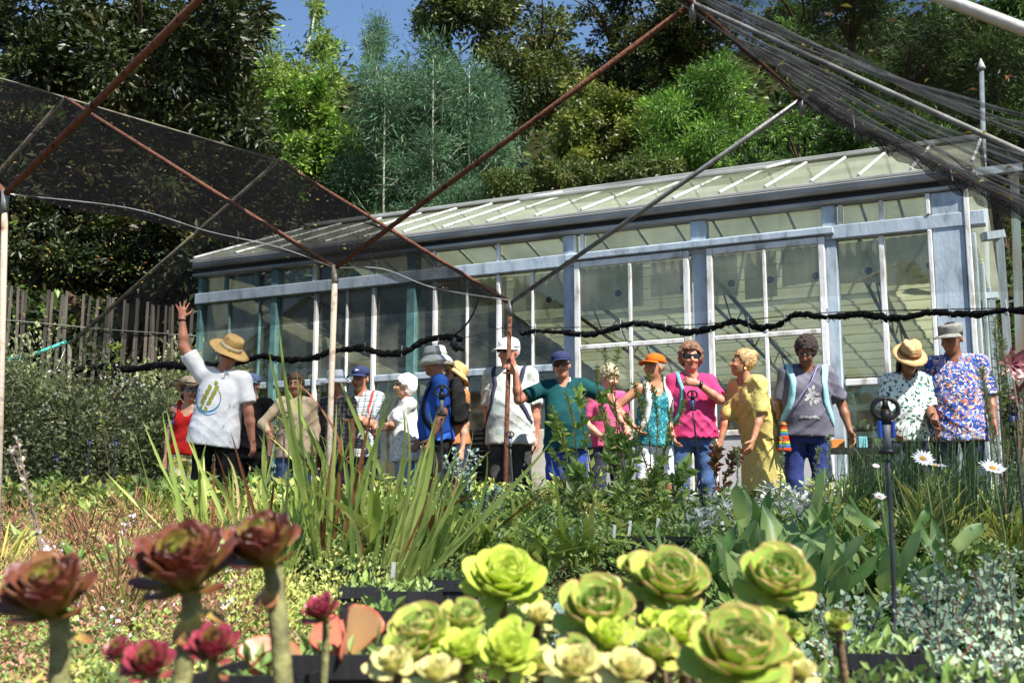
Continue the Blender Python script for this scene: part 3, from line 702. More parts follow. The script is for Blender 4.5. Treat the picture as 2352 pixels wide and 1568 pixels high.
for i, (x, y0, y1, Y) in enumerate(((995, 130, 330, 15.6), (884, 180, 330, 15.7), (1078, 150, 400, 15.8))):
    a, b = P(x, y0, Y), P(x - 6, y1 + 160, Y); gq = gz(b); e = empty('sapling', gq, 0, ('tallest', 'leftmost', 'rightmost')[i] + ' slim pale sapling stem standing before the acacia foliage', 'sapling', 'pale saplings')
    tb = MB().tube([Vector((0, 0, -.2)), (a - gq) * .5 + Vector((.03, 0, 0)), a - gq], [.03, .022, .008], 7); tb.build('trunk', m_barkp, e, True)
    rg = random.Random(i); br = MB()
    for k in range(9):
        t = .35 + .6 * k / 9; q = (a - gq) * t; s_ = rg.choice((-1, 1)); br.tube([q, q + Vector((s_ * .25, rg.uniform(-.1, .1), .22)), q + Vector((s_ * .45, 0, .5))], [.009, .006, .002], 4)
    br.build('branch', m_barkp, e)
    foliage('crown', cloud(40 + i, [(tuple(a - Vector((0, 0, .4))), (.4, .4, .7)), (tuple(a.lerp(gq, .4)), (.5, .4, .7))], 2500, .12, BG, 30, .3, .12, shell=.1), m_leafv, e, 'stuff', gq)
# top centre dark trees
tree('dark_tree', 'dense olive dark tree at the top centre beside the sky gap', base_at(1150, 26),
     [pb(1010, 60, 26, 75, 1.6, 100), pb(1120, 90, 25.5, 110, 1.6, 110), pb(1250, 120, 25.5, 110, 1.6, 130), pb(1100, -60, 26, 150, 2, 90), pb(1180, 230, 25, 120, 1.6, 90)],
     24000, .17, ((48, 62, 26), (78, 92, 38), (112, 118, 52), (40, 52, 24)), .24, 31, .5, clumps=55, shell=.4)
tree('yellow_green_tree', 'small yellow green tree lit below the crossing pipes', base_at(1390, 19),
     [pb(1390, 300, 19, 85, 1.1, 75), pb(1310, 330, 19, 60, 1, 60), pb(1460, 350, 18.8, 70, 1, 60), pb(1390, 250, 19.3, 60, .9, 60), pb(1330, 400, 18.6, 80, 1, 50)],
     15000, .13, YG, .1, 32, .5, clumps=45, csig=.16)
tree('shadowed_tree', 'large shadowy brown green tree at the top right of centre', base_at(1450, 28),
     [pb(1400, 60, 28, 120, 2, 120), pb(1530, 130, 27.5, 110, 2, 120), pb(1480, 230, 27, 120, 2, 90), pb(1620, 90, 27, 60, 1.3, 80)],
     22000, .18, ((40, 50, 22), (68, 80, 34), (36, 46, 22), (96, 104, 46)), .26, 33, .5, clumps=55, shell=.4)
tree('feathery_tree', 'bright feathery green tree below the ridge pipe at right', base_at(1650, 17),
     [pb(1640, 210, 17, 75, 1, 65), pb(1580, 290, 16.8, 85, 1, 60), pb(1690, 290, 16.8, 60, .9, 60), pb(1600, 370, 16.5, 90, 1, 50), pb(1700, 360, 16.4, 70, .9, 50), pb(1500, 390, 16.4, 70, .9, 45)],
     22000, .13, ((58, 96, 34), (96, 136, 48), (122, 158, 62), (46, 78, 30)), .1, 34, .24, clumps=55, csig=.17)
tree('tall_dark_tree', 'tall dark tree with fern like leaves at the upper right', base_at(1950, 20),
     [pb(1830, 60, 20, 90, 1.3, 90), pb(1960, 20, 20, 110, 1.4, 80), pb(2120, 150, 19.8, 90, 1.3, 90), pb(1930, 220, 19.5, 110, 1.3, 90), pb(2070, 280, 19.3, 120, 1.3, 80)],
     20000, .17, ((44, 70, 32), (76, 108, 46), (112, 144, 66), (36, 54, 26)), .2, 35, .28, clumps=50, csig=.17, shell=.35)
tree('tall_dark_tree', 'shady tree crown behind the thin mast at the right edge', base_at(2300, 19),
     [pb(2260, 120, 19, 110, 1.3, 130), pb(2320, 290, 18.5, 100, 1.3, 110), pb(2200, 330, 18.5, 90, 1.2, 70), pb(2350, 20, 19, 60, 1, 90)],
     18000, .17, ((46, 66, 32), (80, 108, 46), (106, 136, 62), (36, 52, 26)), .18, 36, .3, clumps=50, csig=.17, shell=.35)
tree('under_tree', 'low leafy tree peeping over the roof ridge under the gable apex', base_at(1850, 15.5),
     [pb(1830, 330, 15.5, 90, .8, 55), pb(1950, 330, 15.5, 80, .8, 60), pb(1740, 380, 15.4, 70, .7, 40), pb(2080, 350, 15.5, 90, .8, 50)],
     11000, .14, ((34, 58, 28), (70, 106, 42), (112, 148, 58), (30, 46, 22)), .1, 37, .26, clumps=45, csig=.16)
tree('creeper_tree', 'dry twiggy brown green bush above the roof vent', base_at(1440, 15.6),
     [pb(1480, 405, 15.7, 80, .7, 40), pb(1290, 410, 15.8, 90, .7, 45), pb(1180, 440, 15.8, 60, .6, 35)], 8000, .11, ((70, 92, 40), (106, 112, 56), (58, 84, 34)), .08, 38, .4)
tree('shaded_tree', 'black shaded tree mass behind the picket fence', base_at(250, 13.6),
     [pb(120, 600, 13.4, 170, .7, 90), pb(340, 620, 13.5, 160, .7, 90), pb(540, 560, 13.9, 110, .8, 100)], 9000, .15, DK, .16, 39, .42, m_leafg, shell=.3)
# undergrowth that covers the slope
def slope_growth(seed, n, xr, yr, size, cols, hmax):
    rg = np.random.default_rng(seed); x = rg.uniform(*xr, n); y = rg.uniform(*yr, n)
    z = np.array([hill_z(a, b) for a, b in zip(x, y)]) + rg.random(n) ** 1.5 * hmax * (.4 + .6 * np.array([mnoise.noise(Vector((a * .7, b * .7, 3))) for a, b in zip(x, y)]).clip(0, 1) * 2)
    p = np.c_[x, y, z]; d = unit(rg, n); d[:, 2] = abs(d[:, 2]) * .6; nr = unit(rg, n) + np.array([0, -.3, .6]); ln = size * (.5 + rg.random(n))
    v, f = leaves(p, d, nr, ln, ln * .45); return v, f, np.repeat(colmix(rg, n, cols, .3), 4, 0)
tag(foliage('undergrowth', join([slope_growth(1, 26000, (-9, 14), (13.2, 24), .2, DK + MG, 1.5), slope_growth(2, 14000, (-16, 20), (24, 44), .34, DK + MG, 2.6), slope_growth(3, 9000, (-16, -4), (12.6, 22), .2, DK + MG, 2.2), slope_growth(4, 16000, (-2, 12), (13, 20), .13, DK + MG, 1.6)]), m_leafv), 'mixed dark undergrowth covering the hillside', 'undergrowth', kind='stuff')
# flowering hedge at the left
def hedge(name, label, blobs, n, seed, white):
    c0 = Vector(blobs[0][0]); b0 = Vector((c0.x, c0.y, 0)); e = empty(name, b0, 0, label, 'hedge')
    foliage('foliage', cloud(seed, blobs, n, .05, ((128, 138, 92), (156, 164, 116), (104, 114, 74), (172, 176, 134)), 130, .15, .5, shell=.6), m_leafv, e, 'stuff', b0)
    if white:
        rg = np.random.default_rng(seed + 1); fl = cloud(seed + 2, blobs, white, .026, ((236, 236, 226), (220, 218, 200)), 90, .05, .9, shell=.97); foliage('blossom', fl, m_leafd, e, 'stuff', b0)
    for bl in blobs:
        c = Vector(bl[0]) - b0; MB().tube([(c.x * .9, c.y * .9, 0), (c.x * .95, c.y, c.z * .6), c], [.04, .03, .012], 6).build('stem', m_bark, e)
hedge('flowering_hedge', 'sunlit grey green hedge dotted with tiny white flowers at the left', [((-4.25, 9.9, .95), (.75, .5, .92)), ((-3.55, 9.75, .9), (.62, .5, .86)), ((-4.95, 10.0, 1.0), (.6, .5, .9)), ((-3.0, 9.7, .75), (.4, .45, .75))], 52000, 61, 2200)
hedge('shaded_hedge', 'dark shaded end of the hedge behind the woman in red', [((-2.75, 10.5, .95), (.5, .4, .85)), ((-2.25, 10.9, .9), (.45, .4, .9)), ((-3.3, 10.7, 1.0), (.5, .3, .95))], 22000, 62, 120)

# =================================================================== people: signed-distance bodies meshed with surface nets
def V3_(a): return np.array(a, np.float32)
class Field:
    def __init__(s, lo, hi, h):
        s.lo = np.array(lo, np.float32); s.h = h; s.n = np.ceil((np.array(hi) - s.lo) / h).astype(int) + 1
        s.d = np.full(s.n, .5, np.float32); s.l = np.zeros(s.n, np.int8)
        s.ax = [s.lo[i] + h * np.arange(s.n[i], dtype=np.float32) for i in range(3)]
    def win(s, lo, hi, pad):
        i0 = np.maximum(((np.array(lo) - pad - s.lo) / s.h).astype(int), 0); i1 = np.minimum(((np.array(hi) + pad - s.lo) / s.h).astype(int) + 2, s.n)
        i1 = np.maximum(i1, i0 + 1); sl = tuple(slice(a, b) for a, b in zip(i0, i1))
        return sl, np.meshgrid(*[s.ax[k][sl[k]] for k in range(3)], indexing='ij', sparse=True)
    def put(s, sl, d, k, lab):
        a = s.d[sl]
        if k > 0:
            hh = np.clip(.5 + .5 * (a - d) / k, 0, 1); r = a * (1 - hh) + d * hh - k * hh * (1 - hh)
        else: r = np.minimum(a, d)
        if lab is not None: s.l[sl] = np.where(d < a, lab, s.l[sl])
        s.d[sl] = r
    def cap(s, a, b, r1, r2=None, k=.02, lab=0, sq=None):
        """tapered capsule; sq=(axis, factor) flattens it"""
        a = V3_(a); b = V3_(b); r2 = r1 if r2 is None else r2; rm = max(r1, r2)
        sl, (X, Y, Z) = s.win(np.minimum(a, b) - rm, np.maximum(a, b) + rm, k + .03)
        ab = b - a; L = float(ab @ ab) + 1e-9
        px, py, pz = X - a[0], Y - a[1], Z - a[2]
        t = np.clip((px * ab[0] + py * ab[1] + pz * ab[2]) / L, 0, 1)
        dx, dy, dz = px - t * ab[0], py - t * ab[1], pz - t * ab[2]
        q = dx * dx + dy * dy + dz * dz
        if sq is not None:
            u, f = V3_(sq[0]), sq[1]; du = dx * u[0] + dy * u[1] + dz * u[2]; q = q + du * du * (1 / f / f - 1)
        s.put(sl, np.sqrt(q) - (r1 + (r2 - r1) * t), k, lab)
    def ell(s, c, r, k=.015, lab=0, Rm=None, sub=False, amp=0, freq=40, bandz=None):
        c = V3_(c); rm = max(r); sl, (X, Y, Z) = s.win(c - rm, c + rm, k + .03 + amp)
        px, py, pz = X - c[0], Y - c[1], Z - c[2]
        if Rm is not None:
            px, py, pz = [Rm[0, i] * px + Rm[1, i] * py + Rm[2, i] * pz for i in range(3)]
        q = np.sqrt((px / r[0]) ** 2 + (py / r[1]) ** 2 + (pz / r[2]) ** 2)
        d = (q - 1) * min(r) * .5 + (q - 1) * (np.median(r)) * .5
        if amp: d = d + amp * np.sin(px * freq + 2 * np.sin(pz * freq * .6)) * np.sin(py * freq + 1) * np.sin(pz * freq + 2 * np.sin(px * freq * .5))
        if sub: s.d[sl] = np.maximum(s.d[sl], -d)
        else: s.put(sl, d, k, lab)
    def loft(s, o, Rm, st, k=.02, lab=0, power=2.4):
        """stations (h, cx, cy, a, b) along local z of frame Rm at o"""
        st = np.array(st, np.float32); o = V3_(o); rm = float(st[:, 3:5].max()) + .05
        ends = [o + Rm @ V3_((q[1], q[2], q[0])) for q in (st[0], st[-1])]
        sl, (X, Y, Z) = s.win(np.minimum(*ends) - rm, np.maximum(*ends) + rm, k + .02)
        px, py, pz = X - o[0], Y - o[1], Z - o[2]
        lx = Rm[0, 0] * px + Rm[1, 0] * py + Rm[2, 0] * pz; ly = Rm[0, 1] * px + Rm[1, 1] * py + Rm[2, 1] * pz; lz = Rm[0, 2] * px + Rm[1, 2] * py + Rm[2, 2] * pz
        lx, ly, lz = np.broadcast_arrays(lx, ly, lz); sh = lz.shape; zz = np.clip(lz.ravel(), st[0, 0], st[-1, 0])
        I = [np.interp(zz, st[:, 0], st[:, i]).reshape(sh) for i in (1, 2, 3, 4)]
        q = ((np.abs(lx - I[0]) / I[2]) ** power + (np.abs(ly - I[1]) / I[3]) ** power) ** (1 / power)
        d = np.maximum((q - 1) * np.minimum(I[2], I[3]), np.maximum(st[0, 0] - lz, lz - st[-1, 0]))
        s.put(sl, d, k, lab)
    def cut(s, p, n):
        """remove the half space beyond plane p along n"""
        n = V3_(n); n = n / np.linalg.norm(n); X, Y, Z = np.meshgrid(*s.ax, indexing='ij', sparse=True)
        s.d = np.maximum(s.d, (X - p[0]) * n[0] + (Y - p[1]) * n[1] + (Z - p[2]) * n[2])
    def subcap(s, a, b, r1, r2=None, sq=None):
        f = Field.__new__(Field); f.lo, f.h, f.n, f.ax = s.lo, s.h, s.n, s.ax; f.d = np.full(s.n, .5, np.float32); f.l = s.l
        f.cap(a, b, r1, r2, 0, None, sq); s.d = np.maximum(s.d, -f.d)
    def folds(s, seed, amp=.006, f=(18, 18, 26)):
        """creases stand out from the cloth, so they never bare the body"""
        X, Y, Z = np.meshgrid(*s.ax, indexing='ij', sparse=True)
        w1 = 1.7 * np.sin(Z * 8 + seed) + 1.3 * np.sin(X * 10 + seed * 2.1) + 1.1 * np.sin(Y * 13 + seed * .7)
        w2 = 1.6 * np.sin(Z * 7 - X * 6 + seed * 1.9) + 1.4 * np.sin(Y * 11 - seed)
        r1 = (1 - np.abs(np.sin(X * f[0] * 1.1 + Z * f[2] * .75 + Y * 9 + w1))) ** 2; r2 = (1 - np.abs(np.sin(-X * f[0] * 1.0 + Z * f[2] * .85 - Y * 8 + w2))) ** 2
        m1 = np.clip(.5 + .9 * np.sin(X * 6 + Z * 5 + seed * 3), 0, 1); m2 = np.clip(.5 + .9 * np.sin(X * 5 - Z * 7 + seed * 4 + 1), 0, 1)
        s.d = s.d - amp * (r1 * m1 + r2 * m2) * 1.9 - amp * .25 * np.sin(X * 15 + seed + w2) * np.sin(Z * 13 + w1)
    def mesh(s):
        d = s.d; d = np.pad(d, 1, constant_values=.5); sg = d < 0; lo = s.lo - s.h
        c = [d[a:d.shape[0]-1+a, b:d.shape[1]-1+b, e:d.shape[2]-1+e] for a in (0, 1) for b in (0, 1) for e in (0, 1)]
        cnt = sum((q < 0).astype(np.int8) for q in c); act = (cnt > 0) & (cnt < 8); idx = np.full(act.shape, -1, np.int32)
        w = np.argwhere(act); idx[act] = np.arange(len(w)); val = np.stack([q[act] for q in c], 1)
        cor = np.array([(a, b, e) for a in (0, 1) for b in (0, 1) for e in (0, 1)], np.float32)
        pos = np.zeros((len(w), 3), np.float32); num = np.zeros(len(w), np.float32)
        for i in range(8):
            for j in range(i + 1, 8):
                if np.abs(cor[i] - cor[j]).sum() != 1: continue
                a, b = val[:, i], val[:, j]; m = (a < 0) != (b < 0); t = np.where(m, a / np.where(m, a - b, 1), 0)
                pos += np.where(m[:, None], cor[i] + t[:, None] * (cor[j] - cor[i]), 0); num += m
        v = lo + s.h * (w + pos / num[:, None]); fs = []
        for ax in range(3):
            u, x = [(1, 2), (2, 0), (0, 1)][ax]
            A = sg.take(range(0, sg.shape[ax]-1), ax); B = sg.take(range(1, sg.shape[ax]), ax)
            e = np.argwhere(A != B); e = e[(e[:, u] > 0) & (e[:, x] > 0) & (e[:, u] < idx.shape[u]) & (e[:, x] < idx.shape[x])]
            flip = A[tuple(e.T)]; q = []
            for du, dx in ((1, 1), (0, 1), (0, 0), (1, 0)):
                g_ = e.copy(); g_[:, u] -= du; g_[:, x] -= dx; q.append(idx[tuple(g_.T)])
            q = np.stack(q, 1); q[~flip] = q[~flip][:, ::-1]; fs.append(q)
        f = np.concatenate(fs); f = f[(f >= 0).all(1)]
        li = np.clip(np.round((v - s.lo) / s.h).astype(int), 0, s.n - 1); lab = s.l[tuple(li.T)]
        return v, f, lab[f[:, 0]]
def smooth_v(v, f, it=1, lam=.5):
    for _ in range(it):
        acc = np.zeros_like(v); n = np.zeros(len(v), np.float32)
        for a, b in ((0, 1), (1, 2), (2, 3), (3, 0)):
            np.add.at(acc, f[:, a], v[f[:, b]]); np.add.at(n, f[:, a], 1); np.add.at(acc, f[:, b], v[f[:, a]]); np.add.at(n, f[:, b], 1)
        v = v * (1 - lam) + lam * acc / np.maximum(n, 1)[:, None]
    return v
def emit(F_, name, mats, parent, it=1):
    v, f, l = F_.mesh(); v = smooth_v(v, f, it)
    mats = mats if isinstance(mats, (list, tuple)) else [mats]
    return link(name, mesh_np(name, v, f, True, mats, np.minimum(l, len(mats) - 1)), parent)
def rotm(rx=0, ry=0, rz=0): return np.array(Euler((R(rx), R(ry), R(rz)), 'XYZ').to_matrix(), np.float32)

def skin(name, c, c2=None): return M(name, c, c2 or tuple(int(v * .86) for v in c), rough=.5, scale=14, bump=.05, spec=.35)
SK1 = skin('skin_fair', (204, 154, 126)); SK2 = skin('skin_tan', (176, 124, 94)); SK3 = skin('skin_brown', (136, 90, 66)); SK4 = skin('skin_red', (194, 132, 106))
m_lip = M('lips', (158, 84, 74), (140, 72, 66), rough=.45); m_brow = M('brow', (96, 74, 58), (74, 56, 44), rough=.8); m_eyeb = M('eye', (120, 104, 94), (80, 64, 56), rough=.3)
m_shoe = M('shoe', (52, 46, 42), (34, 30, 28), rough=.7)
m_lens = M('sunglass_lens', (14, 14, 16), (10, 10, 12), rough=.12, spec=.6); m_frame = M('spectacle_frame', (60, 56, 54), (40, 38, 36), rough=.3)
def cloth(name, c, c2=None, scale=6, rough=.85, bump=.35, c3=None, stretch=(1, 1, 1), bscale=11, dist=0):
    def mute(q): g_ = sum(q) / 3; return tuple(int(g_ + (v - g_) * .86) for v in q)
    c = mute(c); c2 = mute(c2) if c2 else None
    return M(name, c, c2 or tuple(int(v * .85) for v in c), rough=rough, scale=scale, bump=bump, bscale=bscale, spec=.15, c3=c3, stretch=stretch, dist=dist)
def spots(name, base, cols, scale=22, size=.35, base2=None, bump=.3, bscale=12):
    """cloth with small blots in several colours"""
    m, nt, b, out = _base(name); L = nt.links
    tc = nn(nt, 'ShaderNodeTexCoord'); prev = nn(nt, 'ShaderNodeRGB'); prev.outputs[0].default_value = lin(base); cur = prev.outputs[0]
    if base2:
        nz = nn(nt, 'ShaderNodeTexNoise'); nz.inputs['Scale'].default_value = scale * .35; L.new(tc.outputs['Object'], nz.inputs[0])
        g_ = nn(nt, 'ShaderNodeMath', operation='GREATER_THAN'); g_.inputs[1].default_value = .52; L.new(nz.outputs[0], g_.inputs[0])
        mx = nn(nt, 'ShaderNodeMix', data_type='RGBA'); L.new(g_.outputs[0], mx.inputs['Factor']); L.new(cur, mx.inputs['A']); mx.inputs['B'].default_value = lin(base2); cur = mx.outputs['Result']
    for i, c in enumerate(cols):
        mp = nn(nt, 'ShaderNodeMapping'); mp.inputs['Location'].default_value = (i * 3.7, i * 1.3, i * 2.1); L.new(tc.outputs['Object'], mp.inputs[0])
        nz = nn(nt, 'ShaderNodeTexNoise'); nz.inputs['Scale'].default_value = scale * .8; nz.inputs['Detail'].default_value = 2; L.new(mp.outputs[0], nz.inputs[0])
        va = nn(nt, 'ShaderNodeMix', data_type='RGBA'); va.inputs['Factor'].default_value = .06; L.new(mp.outputs[0], va.inputs['A']); L.new(nz.outputs[1], va.inputs['B'])
        vo = nn(nt, 'ShaderNodeTexVoronoi'); vo.inputs['Scale'].default_value = scale; L.new(va.outputs['Result'], vo.inputs[0])
        g_ = nn(nt, 'ShaderNodeMath', operation='LESS_THAN'); g_.inputs[1].default_value = size; L.new(vo.outputs['Distance'], g_.inputs[0])
        mx = nn(nt, 'ShaderNodeMix', data_type='RGBA'); L.new(g_.outputs[0], mx.inputs['Factor']); L.new(cur, mx.inputs['A']); mx.inputs['B'].default_value = lin(c); cur = mx.outputs['Result']
    L.new(cur, b.inputs['Base Color']); b.inputs['Roughness'].default_value = .85; b.inputs['Specular IOR Level'].default_value = .15
    n2 = nn(nt, 'ShaderNodeTexNoise'); n2.inputs['Scale'].default_value = bscale; L.new(tc.outputs['Object'], n2.inputs[0])
    bp = nn(nt, 'ShaderNodeBump'); bp.inputs['Strength'].default_value = bump; bp.inputs['Distance'].default_value = .02; L.new(n2.outputs[0], bp.inputs['Height']); L.new(bp.outputs[0], b.inputs['Normal'])
    MATS[name] = m; return m
def plaid(name, base, cols, pitch=.045):
    m, nt, b, out = _base(name); L = nt.links; tc = nn(nt, 'ShaderNodeTexCoord'); sp = nn(nt, 'ShaderNodeSeparateXYZ'); L.new(tc.outputs['Object'], sp.inputs[0])
    rgb = nn(nt, 'ShaderNodeRGB'); rgb.outputs[0].default_value = lin(base); cur = rgb.outputs[0]
    for i, (axis, c, off, wdt) in enumerate(cols):
        mu = nn(nt, 'ShaderNodeMath', operation='MULTIPLY_ADD'); mu.inputs[1].default_value = 1 / pitch; mu.inputs[2].default_value = off + 50; L.new(sp.outputs[axis], mu.inputs[0])
        fr_ = nn(nt, 'ShaderNodeMath', operation='FRACT'); L.new(mu.outputs[0], fr_.inputs[0])
        lt = nn(nt, 'ShaderNodeMath', operation='LESS_THAN'); lt.inputs[1].default_value = wdt; L.new(fr_.outputs[0], lt.inputs[0])
        hv_ = nn(nt, 'ShaderNodeMath', operation='MULTIPLY'); hv_.inputs[1].default_value = .7; L.new(lt.outputs[0], hv_.inputs[0])
        mx = nn(nt, 'ShaderNodeMix', data_type='RGBA'); L.new(hv_.outputs[0], mx.inputs['Factor']); L.new(cur, mx.inputs['A']); mx.inputs['B'].default_value = lin(c); cur = mx.outputs['Result']
    L.new(cur, b.inputs['Base Color']); b.inputs['Roughness'].default_value = .85
    MATS[name] = m; return m
def straw(name, c, c2):
    m, nt, b, out = _base(name); L = nt.links; tc = nn(nt, 'ShaderNodeTexCoord'); wv = nn(nt, 'ShaderNodeTexWave'); wv.wave_type = 'RINGS'; wv.rings_direction = 'Z'
    wv.inputs['Scale'].default_value = 38; wv.inputs['Distortion'].default_value = 2; wv.inputs['Detail'].default_value = 3; L.new(tc.outputs['Object'], wv.inputs[0])
    mx = nn(nt, 'ShaderNodeMix', data_type='RGBA'); L.new(wv.outputs['Fac'], mx.inputs['Factor']); mx.inputs['A'].default_value = lin(c2); mx.inputs['B'].default_value = lin(c)
    L.new(mx.outputs['Result'], b.inputs['Base Color']); b.inputs['Roughness'].default_value = .8
    bp = nn(nt, 'ShaderNodeBump'); bp.inputs['Strength'].default_value = .4; bp.inputs['Distance'].default_value = .003; L.new(wv.outputs['Fac'], bp.inputs['Height']); L.new(bp.outputs[0], b.inputs['Normal'])
    MATS[name] = m; return m

def ik(sh, tg, l1, l2, hint):
    sh = V3_(sh); tg = V3_(tg); d = tg - sh; L = np.linalg.norm(d); m = l1 + l2 - .004
    if L > m: tg = sh + d / L * m; d = tg - sh; L = m
    a = (l1*l1 - l2*l2 + L*L) / (2 * L); h = math.sqrt(max(0, l1*l1 - a*a)); u = d / L
    hn = V3_(hint); hn = hn - u * (hn @ u); hn /= np.linalg.norm(hn) + 1e-9
    return sh + u * a + hn * h, tg
PS = .79
class Person: pass
def person(label, x, ytop, ztop, rz, H=1.7, build=1.0, hip=1.0, belly=0, lean=0, side=0, twist=0, head=(0, 0, 0), arms=None, skin_m=SK1,
           shirt=None, pants=None, shorts=False, skirt=None, sleeve=.55, hem=.0, hair=None, tank=False, vneck=0, depth=None, xoff=0, bust=0, stride=.09, seed=1, collar=False, fem=False, loose=1.0, neckr=1.0, fold=1.0):
    """head=(yaw,pitch,roll) degrees; arms = {'L':(upper dir, fore dir) or ('to', target, hint), 'R':...} in the person's own frame (front is -y, its left is +x)"""
    loc = Pz(x, ytop, .36 + PS * ztop) if depth is None else P(x, ytop, depth)
    p = Person(); p.e = empty('person', (loc.x + xoff, loc.y, .36), R(rz), label, 'person', 'visitors at the nursery'); p.e.scale = (PS, PS, PS)
    e = p.e; k = H / 1.72; b = build; p.k = k
    p.M = Matrix.Translation(e.location) @ Matrix.Rotation(R(rz), 4, 'Z') @ Matrix.Scale(PS, 4); p.MI = p.M.inverted()
    hipz = .93 * k; Ub = rotm(lean, side, twist); o = V3_((0, 0, hipz)); p.Ub, p.o = Ub, o
    T = lambda q: o + Ub @ V3_(q); p.T = T
    sw = (.150 if fem else .168) * k * (.4 + .6 * b); hz = .13 * k
    sh = {'L': T((sw, .005, .458 * k)), 'R': T((-sw, .005, .458 * k))}; p.sh = sh
    nk0, nk1 = T((0, .012, .50 * k)), T((0, -.008, .562 * k)); p.nk = nk0
    Hm = Ub @ rotm(0, 0, head[0]) @ rotm(-head[1], head[2], 0) if False else rotm(lean * .4, side * .4, 0) @ rotm(0, 0, head[0]) @ rotm(head[1], head[2], 0)
    # face looks to -y: positive pitch tips the face down
    hc = nk1 + Hm @ V3_((0, -.012, .105)) * k; p.hc, p.Hm = hc, Hm; HT = lambda q: hc + Hm @ (V3_(q) * k); p.HT = HT
    l1, l2 = .285 * k, .25 * k; el, wr = {}, {}
    arms = arms or {}
    for s_, sg in (('L', 1), ('R', -1)):
        a = arms.get(s_, ((.12 * sg, .03, -1), (.04 * sg, -.15, -1)))
        if a[0] == 'to':
            tg = a[1]
            if len(a) > 3 and a[3] == 'w': tg = np.array(p.MI @ Vector(a[1]), np.float32)
            el[s_], wr[s_] = ik(sh[s_], tg, l1, l2, a[2])
        else:
            u = V3_(a[0]); u /= np.linalg.norm(u); w = V3_(a[1]); w /= np.linalg.norm(w); el[s_] = sh[s_] + u * l1; wr[s_] = el[s_] + w * l2
    p.el, p.wr = el, wr
    # legs
    hp = {s_: V3_((sg * .088 * k * hip, 0, hipz - .04 * k)) for s_, sg in (('L', 1), ('R', -1))}
    ft = {s_: V3_((sg * (.09 + stride * .5) * k, .02, .075 * k)) for s_, sg in (('L', 1), ('R', -1))}
    kn = {s_: (hp[s_] * .52 + ft[s_] * .48) + V3_((0, -.02, 0)) for s_ in 'LR'}
    pts = [hc] + list(el.values()) + list(wr.values()) + list(sh.values()) + list(ft.values())
    lo = np.min(pts, 0) - .24; hi = np.max(pts, 0) + .24; lo[2] = -.0; 
    B = Field(lo, hi, .0084)
    br = (1.0 if fem else 1.06) * (.5 + .5 * b)
    # torso under the clothes
    tor = [(-.10*k, 0, .01, .150*k*hip, .100*k), (0, 0, .0, .158*k*hip, .105*k), (.14*k, 0, -.005 - belly*.5, .135*k*b, .095*k + belly*.8), (.30*k, 0, -.005, .150*k*b, .100*k + belly*.3), (.40*k, 0, .0, .142*k*b, .090*k), (.48*k, 0, .008, .075*k*b, .055*k)]
    B.loft(o, Ub, tor, .03)
    B.cap(sh['R'], sh['L'], .047*k, None, .04); B.cap(nk0, T((sw*.7, .015, .468*k)), .042*k, .036*k, .04); B.cap(nk0, T((-sw*.7, .015, .468*k)), .042*k, .036*k, .04)
    B.cap(nk0 - V3_((0, 0, .03)), nk1 + Hm @ V3_((0, .0, .02)), .058*k*neckr*br, .052*k*neckr, .025)
    if bust:
        for sg in (-1, 1): B.ell(T((sg*.07*k, -.085*k, .33*k)), (.075*k*bust, .06*k*bust, .075*k*bust), .04)
    # head
    g_ = lambda q: HT(q)
    B.ell(g_((0, .012, .025)), (.076*k, .096*k, .092*k), .02, 0, Hm)
    B.ell(g_((0, -.028, -.04)), (.061*k, .068*k, .082*k), .025, 0, Hm)
    B.ell(g_((0, -.062, -.098)), (.030*k, .026*k, .024*k), .025, 0, Hm)
    for sg in (-1, 1):
        B.ell(g_((sg*.077, .012, -.018)), (.010*k, .020*k, .032*k), .006, 0, Hm)
        B.ell(g_((sg*.033, -.080, -.036)), (.024*k, .02*k, .018*k), .02, 0, Hm)   # cheekbones
        B.ell(g_((sg*.031, -.098, .004)), (.017*k, .014*k, .011*k), 0, 0, Hm, sub=True)  # sockets
        B.ell(g_((sg*.031, -.0845, .004)), (.013*k, .010*k, .0095*k), 0, 3, Hm)
        B.cap(g_((sg*.014, -.099, .020)), g_((sg*.048, -.090, .024)), .006*k, .004*k, .004, 2)
    B.cap(g_((0, -.094, .012)), g_((0, -.117, -.034)), .0085*k, .0135*k, .01); B.ell(g_((0, -.105, -.040)), (.017*k, .012*k, .010*k), .008, 0, Hm)
    B.cap(g_((-.013, -.092, -.071)), g_((.013, -.092, -.071)), .0075*k, None, .004, 1, sq=(Hm @ V3_((0, 0, 1)), .8))
        # arms and hands
    p.pn = {}
    for s_, sg in (('L', 1), ('R', -1)):
        s0, e0, w0 = sh[s_], el[s_], wr[s_]; ar = br * (.92 if fem else 1)
        B.cap(s0, e0, .048*k*ar, .038*k*ar, .03); B.cap(e0, e0 * .65 + w0 * .35, .038*k*ar, .038*k*ar, .02); B.cap(e0 * .65 + w0 * .35, w0, .038*k*ar, .025*k*ar, .02)
        fd = w0 - e0; fd /= np.linalg.norm(fd); hd = (arms.get('hand' + s_) or {}); hdir = V3_(hd['dir']) if 'dir' in hd else fd; hdir = hdir / np.linalg.norm(hdir)
        pal = V3_(hd.get('palm', (-sg * .8, -.4, 0))); pal = pal - hdir * (pal @ hdir); pal /= np.linalg.norm(pal) + 1e-9; sdv = np.cross(hdir, pal) * (1 if s_ == 'L' else -1)
        curl, spr = hd.get('curl', .5), hd.get('spread', .12); pc = w0 + hdir * .05 * k; p.pn[s_] = (w0, hdir, pal, sdv)
        B.cap(w0, pc + hdir * .03*k, .030*k, .036*k, .012, 0, sq=(pal, .5))
